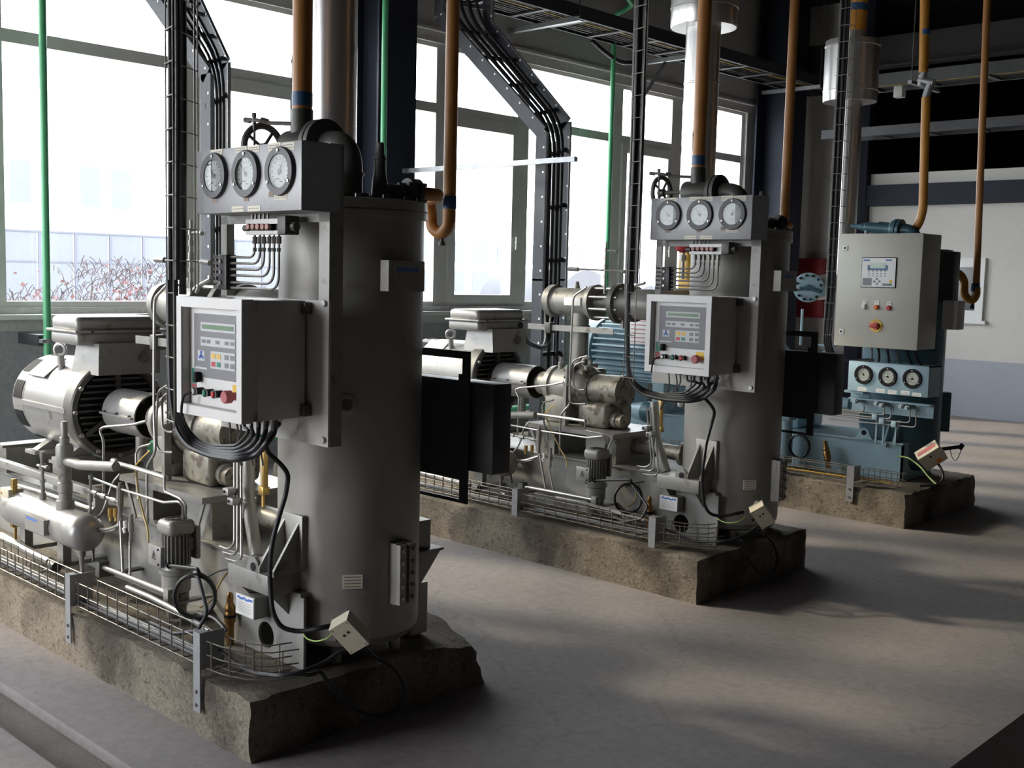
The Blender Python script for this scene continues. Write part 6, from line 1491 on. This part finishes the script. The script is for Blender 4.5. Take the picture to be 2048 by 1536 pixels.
    for (u, v, mm) in ((1729, 613, 'labelwhite'), (1753.5, 614.5, 'orangeplastic'), (1778.5, 616, 'red')):
        q = l(u, v, Y0); g = G(); g.lathe((q.x, Y0, q.z), (0, -1, 0), [(0, 0.019), (0.008, 0.019), (0.018, 0.016), (0.022, 0.010)], 18); lp = part(dr, 'signal_lamp', g, mm)
        g = G(); g.box((q.x - 0.017, Y0 - 0.004, q.z + 0.014), (q.x + 0.017, Y0, q.z + 0.045)); part(lp, 'lamp_tag', g, 'labelwhite')
        g = G(); g.box((q.x - 0.010, Y0 - 0.0046, q.z + 0.032), (q.x + 0.010, Y0 - 0.004, q.z + 0.035)); part(lp, 'tag_print', g, 'inkgrey')
    q = l(1752.5, 651.5, Y0)
    g = G(); g.cyl((q.x, Y0, q.z), (q.x, Y0 - 0.006, q.z), 0.046, n=28); sw = part(dr, 'rotary_switch', g, 'yellow')
    g = G(); g.cyl((q.x, Y0 - 0.006, q.z), (q.x, Y0 - 0.02, q.z), 0.026, n=20); g.rbox((q.x - 0.036, Y0 - 0.045, q.z - 0.013), (q.x + 0.026, Y0 - 0.018, q.z + 0.013), 0.006); part(sw, 'switch_handle', g, 'red')
    g = G(); g.box((q.x - 0.018, Y0 - 0.0066, q.z + 0.033), (q.x + 0.018, Y0 - 0.006, q.z + 0.038)); part(sw, 'switch_print', g, 'inkgrey')
    for i, u in enumerate((1738, 1752, 1770, 1790, 1810, 1826)):
        a = l(u, 700, 0.1); g = G(); g.tube([(a.x, 0.12, Z0 + 0.01), (a.x + 0.02, 0.12, 1.17), (a.x - 0.03 + 0.015 * i, 0.18, 1.10)], 0.009, 8, 0.04)
        one('cabinet_cable', g, ('galv', 'black', 'black', 'wiredark', 'black', 'black')[i], ('leftmost', 'second', 'third', 'fourth', 'fifth', 'rightmost')[i] + ' cable dropping from the base of the cream cabinet', 'cable', 'cables below the cream cabinet')
    # side terminal boxes right of the cabinet
    t = thing('side_box', 'grey terminal box on the right flank of the blue compressor', 'junction box', l(1900, 660, .35))
    a, b = l(1886, 601, 0.33), l(1913, 660, 0.33)
    g = G(); g.rbox((a.x, 0.33, b.z), (b.x, 0.46, a.z), 0.005); part(t, 'body', g, 'cab')
    g = G(); a, b = l(1884, 503, 0.45), l(1904, 600, 0.45); g.rbox((a.x - .03, 0.45, b.z - 0.02), (b.x, 0.56, a.z), 0.005); part(t, 'dark_backplate', g, 'darkm')
    # top valve
    t = thing('outlet_valve', 'dark teal horizontal valve lying on top of the blue compressor', 'valve', (-0.6, 0.55, 2.04))
    a, b = l(1702, 452, 0.55), l(1790, 459, 0.55); d = (b - a).normalized(); L = (b - a).length
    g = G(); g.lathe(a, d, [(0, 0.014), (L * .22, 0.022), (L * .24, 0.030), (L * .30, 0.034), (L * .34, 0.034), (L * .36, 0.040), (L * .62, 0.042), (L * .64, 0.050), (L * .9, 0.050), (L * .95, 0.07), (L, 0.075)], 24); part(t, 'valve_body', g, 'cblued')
    for k in (0.0, 0.03):
        g = G(); g.lathe(b + d * k, d, [(0, 0.08), (0.022, 0.08)], 28); part(t, 'flange', g, 'cblued')
    bb = b + d * 0.05
    g = G(); g.tube([bb, bb + V3((0.06, 0.0, 0)), bb + V3((0.11, 0.02, -0.05)), bb + V3((0.12, 0.03, -0.16))], 0.045, 18, 0.06); part(t, 'elbow', g, 'cblued')
    for u in (1731, 1777):
        q = l(u, 463, 0.52); g = G(); g.cyl((q.x, 0.53, 1.95), (q.x, 0.53, q.z + .03), 0.012, n=8); part(t, 'support_leg', g, 'galv')
    # orange riser with jog
    yy = 0.62
    t = thing('orange_riser', 'orange pipe with a galvanised jog above the cream cabinet', 'pipe', (-0.35, yy, 2.0))
    g = G(); g.tube([l(1832, 456, yy) - V3((0.05, 0, 0.06)), l(1838, 448, yy), l(1846, 420, yy), l(1852, 195, yy)], 0.032, 18, 0.06, seg=6); part(t, 'lower_pipe', g, 'orangedark')
    g = G(); g.tube([l(1852, 195, yy), l(1857, 178, yy), l(1863, 165, yy)], 0.030, 14, 0.04); g.cyl(l(1838, 160, yy), l(1868, 166, yy), 0.028, n=14); g.cyl(l(1844, 150, yy), l(1842, 172, yy), 0.026, n=14); g.cyl(l(1850, 135, yy), l(1845, 160, yy), 0.024, n=12); part(t, 'jog_fitting', g, 'galv')
    g = G(); g.cyl(l(1847, 145, yy), l(1853, -160, yy), 0.034, n=18); up = part(t, 'upper_pipe', g, 'orangedark')
    g = G(); g.cyl(l(1850, 70, yy), l(1850, 59, yy), 0.0352, n=18); part(up, 'blue_band', g, 'bluebd')
    # second orange pipe with U bend
    yy = 1.15
    t = thing('orange_blowoff_pipe', 'thin orange pipe with a U bend at the far right before the white wall', 'pipe', l(1945, 605, yy))
    g = G(); g.tube([l(1912, 544, yy), l(1922, 550, yy), l(1929, 562, yy), l(1928, 588, yy), l(1936, 599, yy), l(1946, 601, yy), l(1953, 590, yy), l(1953, 575, yy)], 0.030, 14, 0.04); part(t, 'lower_bend', g, 'orangedark')
    g = G(); g.cyl(l(1952, 580, yy), l(1979, -120, yy), 0.0265, n=18); ris = part(t, 'riser', g, 'orange')
    g = G(); g.cyl(l(1950.5, 583, yy), l(1951.5, 567, yy), 0.0315, n=18); part(ris, 'blue_band', g, 'bluebd')
    g = G(); q = l(1945, 602, yy); g.cyl(q, q - V3((0, 0, 0.04)), 0.010, n=8); g.cyl(q - V3((0, 0, 0.035)), q - V3((0, 0, 0.06)), 0.016, n=8); part(t, 'drain_cock', g, 'ink')
    g = G(); a = l(1898, 545, yy); g.lathe(a, (1, 0, 0), [(0, 0.03), (0.01, 0.065), (0.03, 0.065), (0.031, 0.04), (0.06, 0.04)], 24); g.torus(a + V3((0.04, -0.02, 0.08)), (0.3, -1, 0), 0.035, 0.008, 16, 6); part(t, 'flange_valve', g, 'cblued')
    # suction flange and elbow, duct
    fy = 0.45; c = l(1617, 575, fy); fr = 0.118
    t = thing('blind_flange', 'round pale blue bolted flange with a lever beside the blue compressor', 'flange', c - V3((0, 0, .12)))
    n = V3((0.55, -0.835, 0)).normalized(); a1 = V3((0, 0, 1)); b1 = n.cross(a1)
    g = G(); g.lathe(c, n, [(-0.035, fr * 0.9), (-0.03, fr), (-0.002, fr), (0, fr * 0.97), (0.001, 0.01)], 40); fl = part(t, 'plate', g, 'cblue')
    for q in range(12):
        w = 2 * math.pi * (q + .4) / 12; p = c + (a1 * math.cos(w) + b1 * math.sin(w)) * fr * 0.82; g = G(); g.cyl(p, p + n * 0.018, 0.011, n=6); part(fl, 'bolt', g, 'ink')
    g = G(); g.tube([c + n * 0.02 - b1 * -0.07 + V3((0, 0, -0.01)), c + n * 0.03, c + n * 0.03 - b1 * 0.09 - V3((0, 0, .03))], 0.014, 8, 0.03); g.cyl(c, c + n * 0.035, 0.024, n=12); part(t, 'lever', g, 'cblued')
    g = G(); g.lathe(c - n * 0.035, -n, [(0, 0.09), (0.22, 0.09)], 28); part(t, 'barrel', g, 'cblue')
    dx, dy = -1.11, 0.88
    t = thing('insulated_duct', 'aluminium clad vertical duct with a drum above the blue compressor', 'duct', (dx, dy, 1.6))
    e0 = c - n * 0.25
    g = G(); g.tube([e0, e0 + V3((0.10, 0.10, 0)), V3((dx, dy, c.z + 0.05)), V3((dx, dy, c.z + 0.3))], 0.10, 26, 0.16, seg=6); part(t, 'elbow', g, 'foil')
    z0, z1 = l(1697, 205, dy).z, l(1697, 84, dy).z
    g = G(); g.lathe((dx, dy, 0), (0, 0, 1), [(c.z + 0.25, 0.103), (z0 + 0.02, 0.103)], 40); part(t, 'riser', g, 'foil')
    g = G(); g.lathe((dx, dy, 0), (0, 0, 1), [(z0, 0.05), (z0, 0.21), (z0 + 0.08, 0.213), (z0 + 0.083, 0.216), (z0 + 0.093, 0.216), (z0 + 0.095, 0.213), (z1 - 0.05, 0.213), (z1 - 0.048, 0.216), (z1 - 0.04, 0.216), (z1, 0.21), (z1, 0.05)], 48); part(t, 'drum', g, 'foil')
    g = G(); g.lathe((dx, dy, 0), (0, 0, 1), [(z1 - .01, 0.108), (z1 + 0.07, 0.108)], 32); part(t, 'collar', g, 'foil')
    g = G(); g.lathe((dx, dy, 0), (0, 0, 1), [(z1 + .06, 0.102), (HC, 0.102)], 32); yp = part(t, 'inner_pipe', g, 'orangedark')
    za, zb = l(1705, 25, dy).z, l(1705, 11, dy).z
    g = G(); g.lathe((dx, dy, 0), (0, 0, 1), [(za, 0.1035), (zb, 0.1035)], 32); part(yp, 'blue_band', g, 'bluebd')
    # wire ladder
    t = thing('wire_ladder', 'vertical wire mesh cable ladder left of the cream cabinet', 'cable ladder', (-0.75, 0.05, 1.2))
    xa, xb, xc = l(1666, 300, 0.0).x, l(1688, 300, 0.0).x, l(1698, 300, 0.1).x
    g = G()
    for (x, y) in ((xa, 0.0), (xb, 0.0), (xc, 0.1)): g.tube([(x, y, 1.25), (x, y, HC)], 0.0028, 6)
    zz = 1.3
    while zz < HC: g.tube([(xa - .01, 0.0, zz), (xb, 0.0, zz), (xc, 0.1, zz)], 0.0026, 6); zz += 0.118
    part(t, 'mesh', g, 'wire')
    for i in range(4):
        q = l(1670 + 4 * i, 300, 0.03); g = G(); g.tube([(q.x, 0.03 + .01 * (i % 2), HC), (q.x, 0.03 + .01 * (i % 2), 1.6), (q.x - 0.01, 0.03, 1.25), (q.x + 0.02, 0.06, 1.13), (q.x + 0.14, 0.10, 1.11), (q.x + 0.3, 0.12, 1.13)], 0.010, 8, 0.08)
        one('ladder_cable', g, 'black', ('leftmost', 'second', 'third', 'rightmost')[i] + ' dark cable on the wire ladder left of the cream cabinet', 'cable', 'cables on the wire ladder by the cream cabinet')
    # motor
    MY, MZ, R = 0.55, 1.02, 0.285
    t = thing('electric_motor', 'pale blue finned electric motor of the blue compressor seen behind the middle suction filter', 'motor', (-2.9, MY, 0.6))
    g = G(); g.lathe((0, MY, MZ), (1, 0, 0), [(-3.50, 0.12), (-3.50, R * .9), (-3.46, R), (-3.24, R + 0.005), (-3.24, 0.2)], 44); part(t, 'fan_cowl', g, 'cblue')
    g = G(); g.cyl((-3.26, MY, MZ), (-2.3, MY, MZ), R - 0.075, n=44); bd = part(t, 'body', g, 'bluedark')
    for q in range(30):
        a = 2 * math.pi * q / 30; n = V3((0, math.cos(a), math.sin(a))); g = G(); g.obox(V3((-2.77, MY, MZ)) + n * (R - 0.045), (n, (1, 0, 0), n.cross(V3((1, 0, 0)))), (0.040, 0.45, 0.008)); part(bd, 'fin', g, 'cblue')
    g = G(); g.lathe((0, MY, MZ), (1, 0, 0), [(-2.32, 0.2), (-2.32, R), (-2.26, R), (-2.25, 0.1)], 40); part(t, 'end_shield', g, 'cblue')
    a, b = l(1262, 632, 0.22), l(1296, 690, 0.22)
    g = G(); g.rbox((a.x, 0.20, b.z), (b.x + 0.05, 0.45, a.z), 0.006); tb_ = part(t, 'terminal_box', g, 'labelwhite')
    g = G()
    for k in range(6): g.box((a.x + 0.02, 0.1985, b.z + (a.z - b.z) * (0.08 + k * 0.15)), (b.x + 0.03, 0.2, b.z + (a.z - b.z) * (0.11 + k * 0.15)))
    part(tb_, 'red_print', g, 'redbtn')
    for xx in (-3.0, -2.5):
        g = G(); g.box((xx - 0.06, MY - 0.22, 0.515), (xx + 0.06, MY + 0.22, 0.78)); part(t, 'foot', g, 'cblue')
    # receiver, pipe, screw block seen between the middle machine's tubes
    a, b = l(1258, 818, 0.32), l(1290, 823, 0.32)
    t = thing('oil_filter', 'pale blue tapered oil filter bowl of the blue compressor', 'filter', a - V3((0, 0, .1)))
    d = (b - a).normalized(); L = (b - a).length
    g = G(); g.lathe(a - d * 0.02, d, [(0, 0.03), (0.01, 0.05), (L * .5, 0.065), (L, 0.085), (L + 0.02, 0.088)], 28); part(t, 'bowl', g, 'cblue')
    g = G(); g.lathe(b + d * 0.0, d, [(0, 0.09), (0.03, 0.095), (0.10, 0.09)], 28); part(t, 'head', g, 'cblued')
    t = thing('screw_block', 'blue screw block and pipes behind the vessel of the middle compressor', 'compressor', (-1.3, 0.6, 0.515))
    g = G(); g.lathe((0, MY, MZ - .03), (1, 0, 0), [(-2.25, 0.06), (-1.9, 0.07), (-1.88, 0.16), (-1.5, 0.17), (-1.48, 0.20), (-1.44, 0.20), (-1.40, 0.13), (-1.15, 0.12), (-1.14, 0.05)], 36); part(t, 'housing', g, 'cblued')
    g = G(); g.rbox((-1.95, 0.38, 0.515), (-1.15, 0.80, 0.86), 0.03); part(t, 'base_block', g, 'cblue')
    g = G(); g.tube([(-1.9, 0.30, 0.78), (-1.0, 0.30, 0.765), (-0.7, 0.34, 0.76)], 0.05, 18); part(t, 'side_pipe', g, 'cblue')
    q = l(1362, 795, 0.25); g = G(); g.lathe((q.x, 0.26, 0), (0, 0, 1), [(q.z - 0.08, 0.03), (q.z - 0.02, 0.04), (q.z + 0.02, 0.036), (q.z + 0.04, 0.015)], 18); part(t, 'white_cap', g, 'labelwhite')
    g = G(); g.box((q.x - .06, 0.245, 0.79), (q.x + 0.06, 0.25, 0.815)); part(t, 'yellow_label', g, 'yellow')
    q = l(1663, 820, 0.18); g = G(); g.lathe((q.x, 0.18, q.z), (0.9, -.3, 0.2), [(-0.05, 0.012), (-0.03, 0.025), (0.02, 0.025), (0.04, 0.012)], 14); part(t, 'solenoid', g, 'steel')
    g = G(); q = l(1675, 811, 0.18); g.cbox((q.x, 0.18, q.z), (0.05, 0.02, 0.02)); part(t, 'yellow_tag', g, 'yellow')
    # thin blue uprights left of the cabinet
    for i, (u, v0, v1) in enumerate(((1655, 690, 810), (1605, 618, 690))):
        a, b = l(u, v0, 0.3), l(u - 2, v1, 0.3); g = G(); g.cyl((a.x, 0.3, b.z), (a.x, 0.3, a.z), 0.012, n=10); one('blue_upright_tube', g, 'cblue', ('right' if i == 0 else 'left') + ' thin pale blue upright tube between the middle vessel and the cream cabinet', 'tube', 'thin blue upright tubes')
    g = G(); a, b = l(1630, 690, 0.32), l(1668, 692, 0.32); g.tube([a, b], 0.010, 8); g.torus(l(1650, 709, .3), (0.4, -.9, 0), 0.02, 0.006, 14, 6); one('blue_cross_tube', g, 'cblue', 'short pale blue level tube left of the cream cabinet', 'tube')
    # oil pump coil, relief valve
    c = l(1598, 893, 0.18); pts = []
    for i in range(25):
        w = math.radians(90 - 30 * i); pts.append(c + V3((math.cos(w) * 0.085, 0.02 - .0015 * i, math.sin(w) * 0.09)))
    g = G(); g.tube(pts, 0.007, 8); one('coiled_cable', g, 'black', 'black cable coiled in a ring against the pale blue frame', 'cable')
    t = thing('oil_pump', 'small pump motor with a blue shell partly hidden by the middle vessel', 'pump', l(1575, 880, 0.2) - V3((0, 0, .2)))
    q = l(1572, 845, 0.2); g = G(); g.rbox((q.x - .065, .14, 0.60), (q.x + .065, .27, 0.67), 0.025, 3); g.cyl((q.x, .205, 0.47), (q.x, .205, 0.61), 0.05, n=20); part(t, 'motor', g, 'cblue')
    g = G(); g.cyl((q.x, .205, 0.26), (q.x, .205, 0.47), 0.055, n=20); part(t, 'pump_body', g, 'cblue')
    q = l(1652, 910, 0.24)
    t = thing('bronze_valve', 'bronze relief valve leaning against the pale blue frame', 'valve', (q.x, 0.24, 0.25))
    d = V3((-0.22, 0, 1)).normalized(); g = G(); g.lathe((q.x + .03, 0.24, 0.262), d, [(0, 0.018), (0.06, 0.02), (0.065, 0.028), (0.13, 0.028), (0.14, 0.022), (0.15, 0.026), (0.17, 0.02), (0.21, 0.018), (0.215, 0.01)], 18); part(t, 'body', g, 'bronze')
    # junction box
    h = V3((0.72, 0.69, 0)); up = V3((0, 0, 1)); n = V3((0.60, -0.68, -0.40)).normalized()
    e1 = h * 0.70 + up * 0.71; e1 = (e1 - n * e1.dot(n)).normalized(); e2 = n.cross(e1)
    if e2.z > 0: e2 = -e2
    c = l(1862, 911, 0.22)
    t = thing('junction_box', 'tilted pale junction box with a red label on its upper side by the blue frame', 'junction box', c - V3((0, 0, .1)))
    g = G(); g.obox(c, (e1, e2, n), (0.085, 0.062, 0.05)); bo = part(t, 'body', g, 'beige')
    g = G(); g.obox(c - e2 * 0.0625, (e1, n, e2), (0.07, 0.018, 0.0012)); part(bo, 'red_label', g, 'redbtn')
    g = G(); g.obox(c + n * 0.0505 + e2 * 0.035 + e1 * 0.03, (e1, e2, n), (0.02, 0.016, 0.001)); part(bo, 'orange_label', g, 'orangeplastic')
    g = G(); g.cyl(c + n * 0.05 - e2 * 0.03, c + n * 0.052 - e2 * 0.03, 0.008, n=10); part(bo, 'dark_plug', g, 'ink')
    g = G(); g.tube([l(1795, 913, 0.32), l(1815, 914, 0.28), l(1840, 932, 0.22), l(1858, 955, 0.18), l(1872, 968, 0.15)], 0.006, 8, 0.06); one('earth_wire', g, 'earth', 'green and yellow earth wire bowing below the junction box with the red label', 'cable')
    g = G(); g.tube([c + e2 * 0.06, l(1882, 935, .2), l(1888, 955, .18), l(1878, 970, .14), l(1840, 972, .08)], 0.009, 8, 0.06); one('box_cable', g, 'black', 'black cable leaving the junction box with the red label', 'cable')
    # wire trays and bracket
    t = thing('tray_bracket', 'grey angle bracket screwed to the plinth side under the blue compressor', 'bracket', (-0.5, -0.12, 0.08))
    by = -0.145
    x = l(1693, 960, by).x; zt = l(1700, 932, by).z; zb = l(1693, 1002, by).z
    g = G(); g.box((x, by, zb), (x + 0.055, by + 0.005, zt)); g.box((x + 0.05, by + .005, 0.26), (x + 0.055, by + 0.1, zt)); part(t, 'angle', g, 'galv')
    for zz in (zb + .03, zb + .09):
        g = G(); g.cyl((x + .027, by, zz), (x + .027, by - 0.005, zz), 0.008, n=8); part(t, 'bolt', g, 'iron')

    def basket(x0, x1, y, what):
        g = G(); z0 = 0.255
        for (d, z) in ((-.04, 0), (-.04, .05), (-.04, .10), (0, 0), (.04, 0), (.04, .05), (.04, .10)): g.tube([(x0, y + d, z0 + z), (x1, y + d, z0 + z)], 0.0028, 6)
        k = x0 + .03
        while k < x1: g.tube([(k, y - .043, z0 + .104), (k, y - .043, z0), (k, y + .043, z0), (k, y + .043, z0 + .104)], 0.0028, 6, .012); k += .085
        one('wire_tray', g, 'wire', what, 'cable tray', 'wire basket trays by the blue frame')
    basket(-2.2, x - 0.02, by + 0.075, 'wire basket cable tray left of the bracket below the pale blue frame')
    basket(x + 0.08, -0.06, by + 0.075, 'wire basket cable tray right of the bracket below the pale blue frame')
    g = G(); g.tube([(-2.2, by + .06, .275), (-1.2, by + .07, .272), (-.15, by + .09, .275)], 0.005, 8); one('tray_cable', g, 'gasyel', 'yellow cable lying in the wire trays below the pale blue frame', 'cable')


build_blue()
OO[0] = V3((0, 0, 0))

# ------------------------------------------------------------------ light
w = bpy.data.worlds.new('overcast_sky'); scene.world = w; w.use_nodes = True
bg = w.node_tree.nodes['Background']
bg.inputs['Color'].default_value = (0.93, 0.95, 1.0, 1); bg.inputs['Strength'].default_value = SKY
sd = bpy.data.lights.new('sun', 'SUN'); sd.energy = SUN; sd.angle = math.radians(4); sd.color = (1.0, 0.84, 0.62)
so = bpy.data.objects.new('sun', sd); COL.objects.link(so)
so.rotation_euler = V3(SUNDIR).to_track_quat('-Z', 'Y').to_euler()
so.location = (-20, 0, 15)
for y0, y1 in BAYS:
    ad = bpy.data.lights.new('window_portal', 'AREA'); ad.shape = 'RECTANGLE'; ad.size = y1 - y0; ad.size_y = ZH - ZS
    ad.cycles.is_portal = True
    ao = bpy.data.objects.new('window_portal', ad); COL.objects.link(ao)
    ao.location = (XW - T - 0.02, (y0 + y1) / 2, (ZS + ZH) / 2)
    ao.rotation_euler = V3((1, 0, 0)).to_track_quat('-Z', 'Z').to_euler()
ad = bpy.data.lights.new('added_door_portal', 'AREA'); ad.shape = 'RECTANGLE'; ad.size = 3.0; ad.size_y = 3.7; ad.cycles.is_portal = True
ao = bpy.data.objects.new('added_door_portal', ad); COL.objects.link(ao); ao.location = (-6.2, -4.24, 1.85)
ao.rotation_euler = V3((0, 1, 0)).to_track_quat('-Z', 'Z').to_euler()
scene.view_settings.view_transform = 'Standard'
scene.view_settings.look = 'None'
scene.view_settings.gamma = 1
scene.view_settings.use_curve_mapping = False
scene.view_settings.exposure = EXPO
scene.cycles.use_denoising = True
scene.cycles.max_bounces = 8
scene.cycles.transparent_max_bounces = 12
